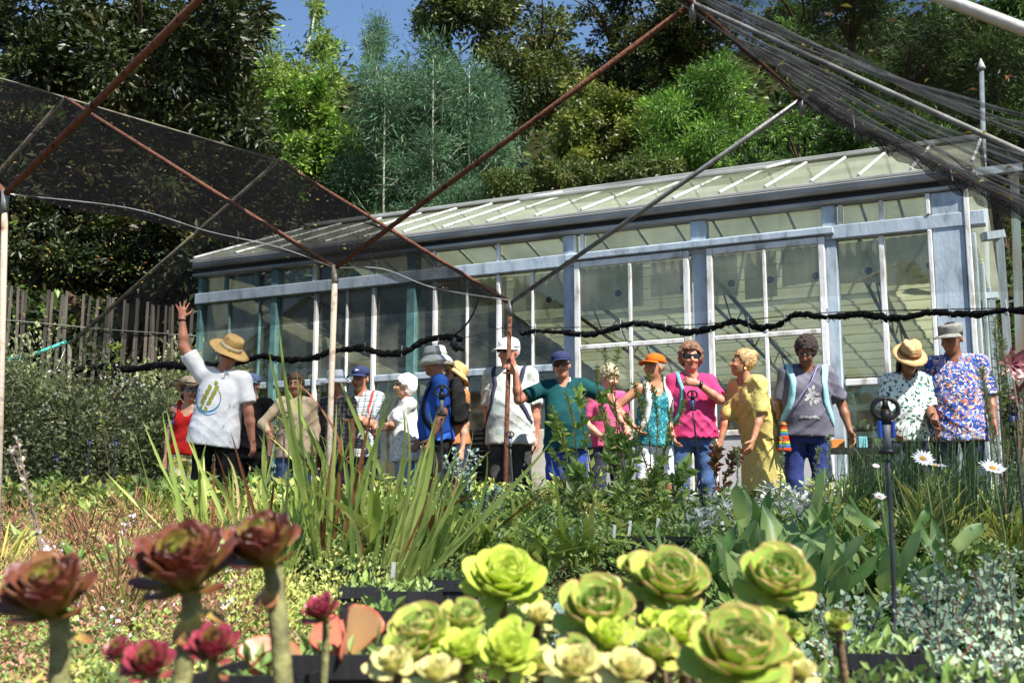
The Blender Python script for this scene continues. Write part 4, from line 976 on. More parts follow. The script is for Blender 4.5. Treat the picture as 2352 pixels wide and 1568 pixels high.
        for j, (off, ln) in enumerate(((-.030, .066), (-.010, .078), (.010, .073), (.029, .056))):
            base = w0 + hdir * .085*k + sdv * off * k; d1 = hdir + sdv * off / .03 * spr
            d1 = d1 / np.linalg.norm(d1); c1 = curl * .9; c2 = curl * 1.7
            q1 = base + (d1 * math.cos(c1) + pal * math.sin(c1)) * ln * .52 * k; q2 = q1 + (d1 * math.cos(c2) + pal * math.sin(c2)) * ln * .5 * k
            B.cap(base, q1, .0098*k, .009*k, .004); B.cap(q1, q2, .009*k, .0078*k, .004)
        tb = w0 + hdir * .03*k - sdv * .026 * k; td = hdir * .75 - sdv * (.75 + spr) + pal * (.15 + curl * .5); td /= np.linalg.norm(td)
        t1 = tb + td * .04 * k; t2 = t1 + (td + hdir * .35 + pal * curl * .6) * .026 * k; B.cap(tb, t1, .0135*k, .011*k, .008); B.cap(t1, t2, .011*k, .009*k, .004)
    # legs and feet
    for s_, sg in (('L', 1), ('R', -1)):
        B.cap(hp[s_], kn[s_], .080*k*hip, .056*k, .03); B.cap(kn[s_], kn[s_] * .6 + ft[s_] * .4, .053*k, .056*k, .02); B.cap(kn[s_] * .6 + ft[s_] * .4, ft[s_], .055*k, .036*k, .02)
        B.cap(ft[s_] + V3_((0, .03, -.03)), ft[s_] + V3_((sg*.02, -.15, -.04)), .042*k, .036*k, .02, 4)
    bo = emit(B, 'body', [skin_m, m_lip, m_brow, m_eyeb, m_shoe], e, 1); dm = bo.modifiers.new('d', 'DECIMATE'); dm.ratio = .42
    # ---- clothes
    if shirt is not None:
        Fs = Field(np.array([lo[0], lo[1], hipz - .42]), np.array([hi[0], hi[1], hi[2] - .05 if True else 0]), .0108); gr = .019 * loose
        h0 = -.02 - hem if True else 0
        st = [(h0*k, 0, .0, .182*k*hip*(.5+.5*b) + gr*1.0, .128*k + gr*.8 + belly*.6), (0, 0, .0, .176*k*hip*(.5+.5*b) + gr, .124*k + gr*.8 + belly*.6), (.10*k, 0, -.004 - belly*.5, .150*k*b + gr*1.15, .108*k + gr + belly*.85), (.22*k, 0, -.006 - belly*.35, .148*k*b + gr, .108*k + gr + belly*.6), (.33*k, 0, -.004, .154*k*b + gr*.7, .104*k + gr*.7 + belly*.2), (.41*k, 0, .0, .142*k*b + gr*.5, .094*k + gr*.4), (.485*k, 0, .008, .085*k*b + gr*.2, .066*k)]
        if tank: st = st[:4] + [(.40*k, 0, .0, .130*k*b + gr*.3, .096*k + gr*.3)]
        Fs.loft(o, Ub, st, .035, power=2.15)
        if bust:
            for sg in (-1, 1): Fs.ell(T((sg*.07*k, -.090*k, .325*k)), (.085*k*bust, .066*k*bust, .085*k*bust), .05)
        if not tank:
            Fs.cap(sh['R'], sh['L'], .056*k, None, .05)
            for s_ in 'LR':
                Fs.cap(nk0, sh[s_] + Ub @ V3_((0, 0, .002)), .052*k, .052*k, .05)
                s0, e0, w0 = sh[s_], el[s_], wr[s_]; ar = br * (.95 if fem else 1.0)
                if sleeve <= 1:
                    q = s0 + (e0 - s0) * sleeve; Fs.cap(s0, q, .061*k*ar, (.060 + .014*(loose - 1))*k*ar, .03)
                    hd_ = (e0 - s0) / np.linalg.norm(e0 - s0); f2 = Field.__new__(Field)
                    # open the sleeve end square
                    sl, (X, Y, Z) = Fs.win(np.minimum(q, q) - .10*k, np.maximum(q, q) + .10*k, .0)
                    pl = (X - q[0]) * hd_[0] + (Y - q[1]) * hd_[1] + (Z - q[2]) * hd_[2]
                    near = np.sqrt((X - q[0])**2 + (Y - q[1])**2 + (Z - q[2])**2) < .085*k
                    tx = np.abs((X - o[0]) * Ub[0, 0] + (Y - o[1]) * Ub[1, 0] + (Z - o[2]) * Ub[2, 0]) > (.15*k*b + .03)
                    Fs.d[sl] = np.where(near & tx, np.maximum(Fs.d[sl], pl), Fs.d[sl])
                else:
                    q = e0 + (w0 - e0) * (sleeve - 1); Fs.cap(s0, e0, .062*k*ar, .052*k*ar, .025); Fs.cap(e0, q, .052*k*ar, .040*k*ar, .02)
        else:
            for s_, sg in (('L', 1), ('R', -1)):
                Fs.cap(T((sg*.085*k, -.07*k, .38*k)), T((sg*.095*k, .0, .545*k)), .028*k, .022*k, .02); Fs.cap(T((sg*.095*k, .0, .545*k)), T((sg*.09*k, .085*k, .38*k)), .022*k, .028*k, .02)
            Fs.cut(T((0, 0, .0)), (0, 0, -1)) if False else None
        # neck opening
        Fs.subcap(nk0 + V3_((0, 0, .005)) + Ub @ V3_((0, -.012, 0)), nk1 + V3_((0, 0, .1)), .070*k*neckr*br)
        if vneck:
            for q in (.0, .35, .7, 1): Fs.subcap(T((0, -.11*k, (.50 - vneck * q) * k)), T((0, -.2*k, (.50 - vneck * q) * k)), .055*k*(1 - q) + .006)
        if tank:
            for sg in (-1, 1): Fs.subcap(T((sg*.235*k, -.02, .50*k)), T((sg*.20*k, .0, .30*k)), .085*k, .05*k)
            Fs.subcap(T((0, -.16*k, .50*k)), T((0, -.12*k, .42*k)), .085*k, .05*k); Fs.subcap(T((0, .16*k, .52*k)), T((0, .12*k, .46*k)), .08*k, .05*k)
        Fs.folds(seed * 1.7, .0055 * fold)
        p.shirt = emit(Fs, 'shirt' if skirt is None else 'dress_top', shirt, e, 1)
        if collar:
            cm = MB(); mm_ = Matrix(np.vstack([np.hstack([Ub, (nk0)[:, None]]), [0, 0, 0, 1]]).tolist())
            for sg in (-1, 1):
                cm.add([mm_ @ Vector(q) for q in ((sg*.002, -.075*k, -.065*k), (sg*.07*k, -.06*k, -.04*k), (sg*.078*k, .0, .022*k), (sg*.066*k, -.03*k, .052*k), (sg*.045*k, -.075*k, .0))], [(0, 1, 2, 3, 4)])
                cm.add([mm_ @ Vector(q) for q in ((sg*.066*k, -.03*k, .052*k), (sg*.078*k, .0, .022*k), (sg*.06*k, .075*k, .02*k), (0, .09*k, .03*k), (0, .078*k, .06*k), (sg*.05*k, .06*k, .055*k))], [(0, 1, 2, 3, 4, 5)])
            c_ = cm.build('collar', collar if not isinstance(collar, bool) else shirt, e, True)
            sd_ = c_.modifiers.new('s', 'SOLIDIFY'); sd_.thickness = .005
    if pants is not None:
        Fp = Field(np.array([-.45, -.3, .0]), np.array([.45, .3, hipz + .16]), .015); g2 = .014
        Fp.loft(o, np.eye(3, dtype=np.float32), [(-.13*k, 0, .01, .165*k*hip + g2, .108*k + g2), (0, 0, .005, .168*k*hip + g2, .112*k + g2), (.06*k, 0, 0, .143*k*(.5+.5*b)*hip + g2*.3, .096*k + g2*.3 + belly*.3)], .03)
        for s_ in 'LR':
            en = ft[s_] if not shorts else kn[s_] * (1 - .0) + (hp[s_] - kn[s_]) * .10
            if shorts: Fp.cap(hp[s_], en, .096*k*hip, .088*k, .03); Fp.cut(en * 1.0, (0, 0, -1))
            else: Fp.cap(hp[s_], kn[s_], .094*k*hip, .074*k, .03); Fp.cap(kn[s_], ft[s_] + V3_((0, 0, .03)), .074*k, .062*k, .03)
        Fp.folds(seed * 2.3, .0062, (14, 14, 24)); emit(Fp, 'shorts' if shorts else 'trousers', pants, e, 1)
    if skirt is not None:
        Fk = Field(np.array([-.55, -.5, .3]), np.array([.55, .5, hipz + .3]), .014)
        Fk.loft(o, rotm(lean * .25, 0, 0), [(-.52*k, 0, .03, .26*k, .21*k), (-.25*k, 0, .015, .225*k*hip, .17*k), (0, 0, .005, .19*k*hip, .135*k), (.10*k, 0, 0, .158*k*b, .118*k), (.16*k, 0, 0, .15*k*b, .11*k)], .03)
        Fk.folds(seed * 1.3, .009, (26, 26, 6)); emit(Fk, 'skirt', skirt, e, 1)
    # ---- hair
    if hair:
        hm, sty = hair; Fh = Field(hc - .30, hc + .24, .0068)
        vol = sty.get('vol', .010); amp = sty.get('curl', .0045); fq = sty.get('freq', 95)
        Fh.ell(g_((0, .016, .030)), ((.077 + vol)*k, (.098 + vol)*k, (.094 + vol)*k), .01, 0, Hm, amp=amp, freq=fq)
        if 'back' in sty:  # hair that reaches down behind and beside the neck
            ln = sty['back']; Fh.ell(g_((0, .035, -.03 - ln * .45)), ((.074 + vol)*k, (.07 + vol)*k, (.08 + ln * .5)*k), .03, 0, Hm, amp=amp, freq=fq)
            for sg in (-1, 1): Fh.cap(g_((sg*.072, .0, .03)), g_((sg*.078, -.005, -.05 - ln)), .026*k, .02*k, .02)
        if 'bun' in sty: Fh.ell(g_(sty['bun']), (.045*k, .045*k, .042*k), .01, 0, Hm, amp=.005, freq=90)
        fr_ = sty.get('front', .045)  # how low the hair comes over the brow
        for sg in (-1, 1): Fh.subcap(g_((sg*.030, -.12, fr_ - .045)), g_((sg*.026, -.075, fr_ - .05)), .054*k)
        Fh.subcap(g_((0, -.10, -.06)), g_((0, -.03, -.10)), .072*k, .085*k)
        if not sty.get('ears', False):
            for sg in (-1, 1): Fh.subcap(g_((sg*.11, .0, -.03)), g_((sg*.085, -.02, -.04)), .034*k)
        if 'back' not in sty: Fh.subcap(g_((0, .0, -.17)), g_((0, .10, -.16)), .085*k)
        p.hair = emit(Fh, 'hair', hm, e, 1)
    return p
def hm4(p, off=(0, 0, 0), pitch=0, roll=0):
    m = np.eye(4); m[:3, :3] = p.Hm @ rotm(pitch, roll, 0); m[:3, 3] = p.HT(off); return Matrix(m.tolist())
def cap_hat(p, mat, peak=None, off=(0, .008, .048), pitch=0, flat=False, logo=None):
    m = hm4(p, off, pitch); k = p.k
    pr = [(.088, -.012), (.092, .0), (.091, .022), (.084, .046), (.066, .066), (.036, .078), (.006, .081)] if not flat else [(.090, -.02), (.094, .004), (.094, .045), (.091, .058), (.06, .066), (.006, .068)]
    pr = [(r * k, z * k) for r, z in pr]
    c = MB().lathe(pr, 24, m, sy=1.14).build('cap', mat, p.e, True)
    v = []; f = []; na, nb = 14, 4
    for j in range(nb + 1):
        for i in range(na + 1):
            a = R(-90 - 62 + 124 * i / na); t = j / nb; ext = .070 * math.cos(R(-62 + 124 * i / na)) ** .7
            r = .090 + t * ext; x_ = math.cos(a) * r; y_ = math.sin(a) * r * 1.14
            v.append((x_ * k, y_ * k, (-.006 - .020 * t - .9 * (x_ * x_)) * k))
    for j in range(nb):
        for i in range(na): f.append((j*(na+1)+i, j*(na+1)+i+1, (j+1)*(na+1)+i+1, (j+1)*(na+1)+i))
    pk = MB().add([m @ Vector(q) for q in v], f).build('peak', peak or mat, c, True); sd_ = pk.modifiers.new('s', 'SOLIDIFY'); sd_.thickness = .006; sd_.offset = 0
    MB().lathe([(.008*k, .079*k), (.008*k, .084*k), (.002*k, .087*k)], 8, m).build('button', mat, c)
    if logo:
        lg = MB(); n_ = 8
        for i in range(n_):
            a0, a1 = math.pi * i / n_, math.pi * (i + 1) / n_
            def q(aa, rr): xx = math.cos(aa) * rr * 1.2; return m @ Vector((xx * k + .012, (-.1035 + .35 * abs(xx + .012) ) * k - .0015, (.022 + math.sin(aa) * rr) * k))
            lg.add([q(a0, .006), q(a1, .006), q(a1, .022), q(a0, .022)], [(0, 1, 2, 3)])
        lg.build('emblem', logo, c)
    return c
def brim_hat(p, mat, rb=.17, crown=.105, rc=.092, off=(0, .01, .055), pitch=0, roll=0, band=None, droop=.02, wave=.008, top=.9, dent=0, seed=0, up=0):
    m = hm4(p, off, pitch, roll); k = p.k; n = 36; rg = random.Random(seed); ph = rg.uniform(0, 6)
    def fn(q, a):
        r = math.hypot(q.x, q.y); w = max(0, r - rc * k) / ((rb - rc) * k)
        z = q.z - droop * w * w * k + wave * math.sin(2 * a + ph) * w * k + wave * .5 * math.sin(5 * a + ph) * w * k + up * (math.cos(a) ** 2) * w * w * k
        if dent and q.z > crown * .55 * k: z -= dent * k * math.exp(-(q.x / (.03 * k)) ** 2) * (1 if q.y < .09 else 1)
        return Vector((q.x, q.y, z))
    pr = [(rb - .002, -.004), (rb, 0), (rb - .03, .001), (rc + .02, .002), (rc, .010), (rc * 1.0, .03), (rc * (.5 + .5 * top), crown * .7), (rc * top, crown * .92), (rc * top * .9, crown), (rc * top * .45, crown * 1.01), (.004, crown * 1.0)]
    prin = [(.004, crown * .97), (rc * top * .85, crown * .95), (rc * .96, .03), (rc, .004), (rc + .02, -.003), (rb - .002, -.004)]
    h = MB().lathe([(r * k, z * k) for r, z in prin], n, m, sy=1.12, fn=fn).lathe([(r * k, z * k) for r, z in pr], n, m, sy=1.12, fn=fn).build('hat', mat, p.e, True)
    if band: MB().lathe([((rc * 1.01 + .002) * k, .008 * k), ((rc * 1.0 + .004) * k, .03 * k), ((rc * (.5 + .5 * top) + .006) * k, crown * .40 * k)], n, m, sy=1.12).build('hat_band', band, h, True)
    return h
def glasses(p, dark=True, w=.030, h=.019, z=.004):
    e_ = MB(); k = p.k
    for sg in (-1, 1):
        ring = []; inner = []
        for i in range(16):
            a = 2 * math.pi * i / 16; xx = sg * .034 + math.copysign(abs(math.cos(a)) ** .7, math.cos(a)) * w; zz = z + math.copysign(abs(math.sin(a)) ** .7, math.sin(a)) * h; ring.append(p.HT((xx, -.106 + abs(xx) * .28 , zz)))
        if dark: e_.add([Vector(q) for q in ring], [tuple(range(16))])
        else: e_.tube([Vector(q) for q in ring + ring[:1]], .0022, 5, cap=False)
        e_.tube([p.HT((sg*.064, -.090, z + .008)), p.HT((sg*.079, -.02, z + .010)), p.HT((sg*.080, .02, z))], .0035, 5)
    e_.tube([p.HT((-.012, -.105, z + .006)), p.HT((0, -.110, z + .009)), p.HT((.012, -.105, z + .006))], .003, 5)
    o = e_.build('sunglasses' if dark else 'spectacles', m_lens if dark else m_frame, p.e)
    if dark: sd_ = o.modifiers.new('s', 'SOLIDIFY'); sd_.thickness = .006; sd_.offset = 0
    return o
def bvh_of(o): return BVHTree.FromPolygons([v.co.copy() for v in o.data.vertices], [tuple(q.vertices) for q in o.data.polygons])
def strap(p, s_, mat, width=.03, name='strap', parent=None, drop=.08, thick=.007, xin=.72, back=True):
    bv = bvh_of(p.shirt); k = p.k; sg = 1 if s_ == 'L' else -1; pts = []; x = abs(p.sh['L'] - p.sh['R'])[0] * 0 + .188 * k * xin
    path = [(sg*(x + .05), -.20, .5*drop + .08), (sg*(x + .03), -.2, .20), (sg*(x + .01), -.2, .32), (sg*x, -.18, .42), (sg*x, -.10, .52), (sg*x, -.02, .57), (sg*x, .07, .54), (sg*x, .16, .46), (sg*x, .2, .36)]
    if not back: path = path[:-1]
    path = [(sg*(x + .10), -.06, .5*drop), (sg*(x + .085), -.14, .10)] + path[1:]
    for q in catmull([Vector(a) * 1 for a in path], 4):
        w = p.T((q.x, q.y, q.z * k)); hit = bv.find_nearest(Vector(w)); 
        if hit[0] is not None: pts.append((hit[0], hit[1]))
    for _ in range(4): pts = [pts[0]] + [((pts[i-1][0] + pts[i][0] * 2 + pts[i+1][0]) / 4, (pts[i-1][1] + pts[i][1] + pts[i+1][1]).normalized()) for i in range(1, len(pts) - 1)] + [pts[-1]]
    v = []; f = []
    for i, (c, nr) in enumerate(pts):
        t = (pts[min(i+1, len(pts)-1)][0] - pts[max(i-1, 0)][0]).normalized(); sd_ = t.cross(nr).normalized()
        for a, hgt in ((-1, -.004), (-1, thick), (1, thick), (1, -.004)): v.append(c + sd_ * a * width / 2 + nr * hgt)
    for i in range(len(pts) - 1):
        for j in range(4): f.append((i*4+j, i*4+(j+1) % 4, (i+1)*4+(j+1) % 4, (i+1)*4+j))
    return MB().add(v, f).build(name, mat, parent or p.e, True)
def backpack(p, mat, label, w=.15, h=.21, d=.075, z=.30, strap_mat=None, sw=.04, straps='LR', xin=.72):
    c = Vector(p.T((0, .175, z * p.k))); e = empty('backpack', (0, 0, 0), 0, label, 'backpack'); e.matrix_basis = p.M @ Matrix.Translation(c)
    Fb = Field(np.array([-.26, -.18, -.32]), np.array([.26, .2, .32]), .011); U_ = p.Ub
    Fb.loft((0, 0, 0), U_, [(-h, 0, 0, w * .92, d * .9), (-h*.5, 0, .01, w, d * 1.1), (h*.4, 0, 0, w * .97, d), (h, 0, -.01, w * .7, d * .6)], .03, power=3.2)
    Fb.loft((0, 0, 0), U_, [(-h*.85, 0, .075, w * .7, d * .55), (-h*.1, 0, .075, w * .68, d * .5)], .02, power=3); Fb.folds(3, .004); emit(Fb, 'pack_body', mat, e, 1)
    for s_ in straps:
        o = strap(p, s_, strap_mat or mat, sw, 'shoulder_strap', None, xin=xin); o.parent = e; o.matrix_basis = Matrix.Translation(-c)
    return e
def band(p, s_, mat, name, t=.0, r=.03, w=.012):
    w0, hd, pl, sd_ = p.pn[s_]; c = w0 - hd * t; m = Matrix.Translation(Vector(c)) @ Vector(hd).to_track_quat('Z', 'Y').to_matrix().to_4x4()
    return MB().lathe([(r, -w), (r + .004, -w * .6), (r + .004, w * .6), (r, w)], 16, m).build(name, mat, p.e, True)
def decal(p, polys, mat, name, yfront=True, lift=.003):
    """flat print: polygons given in torso (x, z) metres dropped onto the shirt"""
    bv = bvh_of(p.shirt); mb = MB(); sgn = -1 if yfront else 1
    for poly in polys:
        pts = []
        for (x_, z_) in poly:
            o_ = Vector(p.T((x_, sgn * .5, z_))); d_ = Vector(p.Ub @ V3_((0, -sgn, 0))); h = bv.ray_cast(o_, d_)
            if h[0] is None: break
            pts.append(h[0] - d_ * lift)
        if len(pts) == len(poly): mb.add(pts, [tuple(range(len(pts)))])
    if mb.v: return mb.build(name, mat, p.shirt)

# =================================================================== the visitors, left to right
H_BR = M('hair_brown', (92, 66, 46), (58, 40, 28), rough=.6, scale=60, stretch=(1, 1, .3), bump=.5, bscale=110); H_WH = M('hair_white', (240, 238, 232), (196, 192, 184), rough=.7, scale=50, bump=.5, bscale=110)
H_GB = M('hair_grey_blond', (206, 190, 160), (148, 128, 100), rough=.6, scale=50, bump=.5, bscale=110); H_GR = M('hair_grey', (176, 172, 166), (120, 116, 110), rough=.6, scale=50, bump=.5, bscale=110)
H_RB = M('hair_red_brown', (142, 104, 76), (88, 60, 42), rough=.6, scale=50, bump=.6, bscale=110); H_BL = M('hair_blond', (200, 164, 110), (128, 94, 58), rough=.5, scale=60, stretch=(1, .3, 1), bump=.5, bscale=110)
H_DK = M('hair_dark', (62, 46, 42), (34, 26, 24), rough=.6, scale=60, bump=.8, bscale=130); H_BK = M('hair_black', (30, 26, 24), (18, 16, 15), rough=.5, scale=60, bump=.6, bscale=110)
S_STR = straw('straw_gold', (222, 188, 124), (182, 142, 84)); S_BEI = cloth('felt_beige', (214, 192, 156), (190, 164, 126), 9); S_FED = straw('straw_tan', (220, 184, 130), (170, 128, 80))
C_WHITE = cloth('white_cotton', (236, 236, 240), (222, 222, 230), 5); C_NAVY = cloth('navy_cap_cloth', (48, 58, 98), (38, 46, 82), 20); C_BLACK = cloth('black_cloth', (30, 30, 32), (20, 20, 22), 8)
C_JEAN = cloth('denim', (74, 100, 142), (54, 78, 118), 18, c3=(64, 88, 130)); C_JEANL = cloth('pale_denim', (150, 178, 208), (120, 150, 186), 14); C_JEANB = cloth('bright_denim', (46, 60, 122), (34, 46, 100), 12); C_JEAND = cloth('dark_denim', (56, 60, 82), (40, 44, 62), 12)
m_metal = M('watch_metal', (60, 60, 64), (40, 40, 44), rough=.25, metal=.6); m_gold = M('gold', (206, 176, 96), (176, 140, 70), rough=.3, metal=.8)
def decal_leaf(cx, cz, ang, l, w):
    out = []
    for i in range(12):
        t = i / 6; s_ = 1 if i <= 6 else -1; u = t if i <= 6 else 2 - t; yy = math.sin(u * math.pi) ** .8 * w * s_; xx = (u - .5) * l
        out.append((cx + xx * math.cos(ang) - yy * math.sin(ang), cz + xx * math.sin(ang) + yy * math.cos(ang)))
    return out
def arc(cx, cz, r0, r1, a0, a1, n=14):
    q = []
    for i in range(n):
        a, b = R(a0 + (a1 - a0) * i / n), R(a0 + (a1 - a0) * (i + 1) / n); w = .35 + .65 * math.sin(math.pi * (i + .5) / n)
        rm = (r0 + r1) / 2; h = (r1 - r0) / 2 * w
        q.append([(cx + math.cos(a) * (rm - h), cz + math.sin(a) * (rm - h)), (cx + math.cos(b) * (rm - h), cz + math.sin(b) * (rm - h)), (cx + math.cos(b) * (rm + h), cz + math.sin(b) * (rm + h)), (cx + math.cos(a) * (rm + h), cz + math.sin(a) * (rm + h))])
    return q
# 1 woman in red
C_YW = spots('yellow_white_floral', (232, 214, 96), ((244, 244, 240), (170, 170, 110)), 26, .42)
a = person('woman in red sleeveless top and wide beige hat behind the pointing man', 436, 857, 1.63, 8, H=1.56, build=.95, fem=True, skin_m=SK1, head=(20, 0, 0), shirt=cloth('red_cotton', (214, 32, 28), (188, 24, 22), 5), tank=True, pants=C_YW, bust=.9, hem=.02, hair=(H_BR, {'back': .02, 'vol': .008}), arms={'R': ((-.2, 0, -1), (-.05, -.1, -1))}, seed=1)
brim_hat(a, S_BEI, .19, .10, .09, pitch=-6, droop=.0, wave=.028, up=.03, seed=3); glasses(a)
# 2 pointing man, back to the camera
a = person('man in white logo T-shirt and straw hat pointing up, seen from behind', 505, 862, 1.585, 183, H=1.76, build=1.12, depth=7.9, side=-7, lean=-3, head=(0, 12, -12), skin_m=SK4, shirt=C_WHITE, pants=C_BLACK, sleeve=.75, hem=.12, loose=1.8, belly=.02, hair=(H_BR, {'vol': .004}),
           arms={'L': ((.50, .05, .72), (.12, -.05, 1)), 'R': ((-.20, .05, -1), (-.12, -.22, -1)), 'handL': {'dir': (.05, -.1, 1), 'palm': (0, -1, 0), 'curl': .04, 'spread': .5}}, seed=2, xoff=-.02, fold=.45)
brim_hat(a, S_STR, .185, .115, .095, off=(0, .03, .045), pitch=-30, roll=-18, band=cloth('hat_band_cream', (226, 214, 178), (196, 180, 140), 30), droop=.01, wave=.006, top=.86, seed=5); band(a, 'L', cloth('bead_brown', (60, 34, 30), None, 60), 'bracelet', .015, .032, .008)
C_OL = cloth('print_olive', (164, 166, 66), (146, 148, 56), 30); C_BLUE = cloth('print_blue', (58, 158, 216), (44, 140, 200), 30)
pw = []
for i in range(4):
    for s_ in (-1, 1): pw.append(decal_leaf(.085 + s_ * .030 - i * .014, .225 + i * .044, R(90 - s_ * 34 + 12), .062, .020))
pw.append(decal_leaf(.025, .40, R(70), .055, .018)); pw.append(decal_leaf(.125, .17, R(120), .06, .017)); pw.append(decal_leaf(.075, .165, R(60), .055, .017))
decal(a, pw, C_OL, 'wheat_print', False); decal(a, arc(.075, .26, .108, .126, -190, 40) , C_BLUE, 'blue_ring_print', False)
decal(a, arc(.10, .25, .138, .146, 120, 200), C_OL, 'script_print', False); decal(a, arc(.06, .26, .136, .143, -130, -60), C_BLUE, 'script_print', False)
# 3 man behind
a = person('man in black shirt with pale blue cap and sunglasses half hidden behind the pointing man', 582, 846, 1.72, -8, H=1.66, build=1.05, head=(-12, 0, 0), shirt=C_BLACK, pants=C_BLACK, seed=3, skin_m=SK1)
cap_hat(a, cloth('faded_blue_cap', (126, 150, 186), (96, 120, 160), 18)); glasses(a)
# 4 beige woman
a = person('woman in beige long sleeved shirt with brown bob and hand on hip', 681, 851, 1.62, 10, H=1.60, fem=True, build=1.0, head=(-16, 4, 0), shirt=cloth('beige_cotton', (208, 186, 150), (186, 162, 126), 6), pants=C_JEAN, sleeve=1.5, bust=.9, hem=.10, hair=(H_BR, {'back': .05, 'vol': .012, 'front': .05}),
           arms={'R': ((-.62, -.05, -.72), (.42, -.55, -.62)), 'L': ((.25, -.05, -1), (-.05, -.5, -1))}, seed=4, skin_m=SK2); glasses(a, False, .028, .02)
# 5 white hat person
a = person('person in dark top and white brimmed hat partly hidden by the rusty post', 777, 838, 1.70, -30, H=1.62, head=(-20, 6, 0), shirt=plaid('dark_check', (70, 66, 70), ((0, (150, 140, 140), 0, .3), (2, (40, 38, 44), .2, .4))), pants=C_JEAND, seed=5, skin_m=SK2, hair=(H_GR, {}))
brim_hat(a, C_WHITE, .155, .10, .09, off=(0, .01, .05), band=cloth('band_pale', (190, 206, 216), None, 20), droop=.025)
# 6 plaid shirt man
C_PL = plaid('blue_grey_plaid', (206, 206, 204), ((0, (70, 84, 100), .0, .30), (2, (74, 88, 104), .1, .30), (0, (96, 160, 184), .55, .12), (2, (60, 64, 76), .62, .14)), .058)
a = person('man in plaid shirt and navy cap with crossed arms', 832, 833, 1.74, -12, H=1.70, build=1.04, belly=.02, head=(-14, 4, 0), shirt=C_PL, pants=C_JEAN, sleeve=.85, hem=.13, loose=1.4, collar=True, vneck=.06, skin_m=SK2,
           arms={'R': ('to', (.10, -.25, 1.10), (-1, -.1, -.6)), 'L': ('to', (-.10, -.27, 1.13), (1, -.1, -.8)), 'handR': {'dir': (1, .1, 0), 'palm': (0, 1, 0), 'curl': .5}, 'handL': {'dir': (-1, .1, .1), 'palm': (0, 1, 0), 'curl': .4}}, seed=6, hair=(H_BR, {'vol': .003}))
cap_hat(a, C_NAVY, logo=C_WHITE); strap(a, 'L', cloth('red_strap', (206, 62, 56), None, 30), .022); glasses(a, False)
# 7 white haired woman
a = person('white haired woman in white floral T-shirt with folded arms, facing left', 934, 858, 1.58, -72, H=1.57, fem=True, build=1.08, belly=.03, head=(-12, -4, 0), skin_m=SK1, shirt=spots('pale_floral', (234, 234, 232), ((186, 204, 168), (210, 194, 206), (190, 206, 208)), 20, .3), pants=C_JEANL, sleeve=.7, hem=.12, bust=1.05,
           arms={'R': ('to', (.08, -.27, 1.02), (-1, 0, -.7)), 'L': ('to', (-.10, -.28, 1.03), (1, .1, -.8)), 'handR': {'dir': (1, 0, .1), 'palm': (0, 1, 0)}, 'handL': {'dir': (-1, 0, 0), 'palm': (0, 1, 0)}}, hair=(H_WH, {'vol': .020, 'curl': .006, 'freq': 75, 'front': .05, 'back': .0}), seed=7)
# 8 blue T-shirt man, bucket hat
C_KH = cloth('bucket_hat_cloth', (222, 222, 214), (196, 196, 186), 9)
a = person('man in royal blue T-shirt, white bucket hat and backpack facing left', 1006, 788, 1.78, -82, H=1.73, build=1.08, head=(-4, 4, 0), skin_m=SK2, shirt=cloth('royal_blue', (40, 92, 190), (30, 72, 164), 5), pants=C_BLACK, shorts=True, sleeve=.82, loose=1.3, belly=.03, hem=.04,
           arms={'L': ((.16, .10, -1), (.02, -.38, -.9)), 'R': ((-.1, .0, -1), (.0, -.6, -.9))}, seed=8, hair=(H_GR, {'vol': .003}))
brim_hat(a, C_KH, .158, .095, .094, off=(0, .008, .048), droop=.055, wave=.010, band=cloth('bucket_band', (176, 176, 166), None, 20), top=.88, seed=2)
backpack(a, C_BLACK, 'black daypack worn by the man in the blue T-shirt', sw=.045)
# 9 straw hat person behind
a = person('person in orange top with tilted straw hat just behind the bucket hat man', 1047, 815, 1.67, -60, H=1.60, fem=True, head=(0, 0, 0), shirt=cloth('orange_brown', (190, 120, 70), None, 6), pants=C_JEAND, seed=9, depth=8.3, hair=(H_BR, {'back': .03}))
brim_hat(a, S_STR, .16, .10, .088, off=(0, .035, .035), pitch=-34, roll=8, droop=.03)
# 10 man with white flat cap
C_PS = spots('white_print_shirt', (188, 188, 180), ((172, 182, 184), (204, 204, 198), (164, 174, 168)), 14, .4)
a = person('man in pale print shirt, white flat cap and sunglasses behind the rusty pole', 1172, 765, 1.79, -14, H=1.83, depth=8.2, build=1.08, belly=.035, head=(-22, 2, 0), skin_m=SK4, shirt=C_PS, pants=cloth('charcoal_trousers', (66, 64, 62), (44, 43, 42), 12), sleeve=.9, loose=1.7, hem=.12, vneck=.10, collar=True,
           arms={'R': ((-.1, .15, -1), (.1, -.1, -1)), 'L': ((.14, .08, -1), (.02, .05, -1))}, seed=10, hair=(H_WH, {'vol': .006}))
cap_hat(a, C_WHITE, pitch=4, off=(0, .004, .046)); glasses(a); backpack(a, cloth('navy_pack', (58, 58, 84), None, 12), 'navy backpack on the man with the white flat cap', sw=.038)
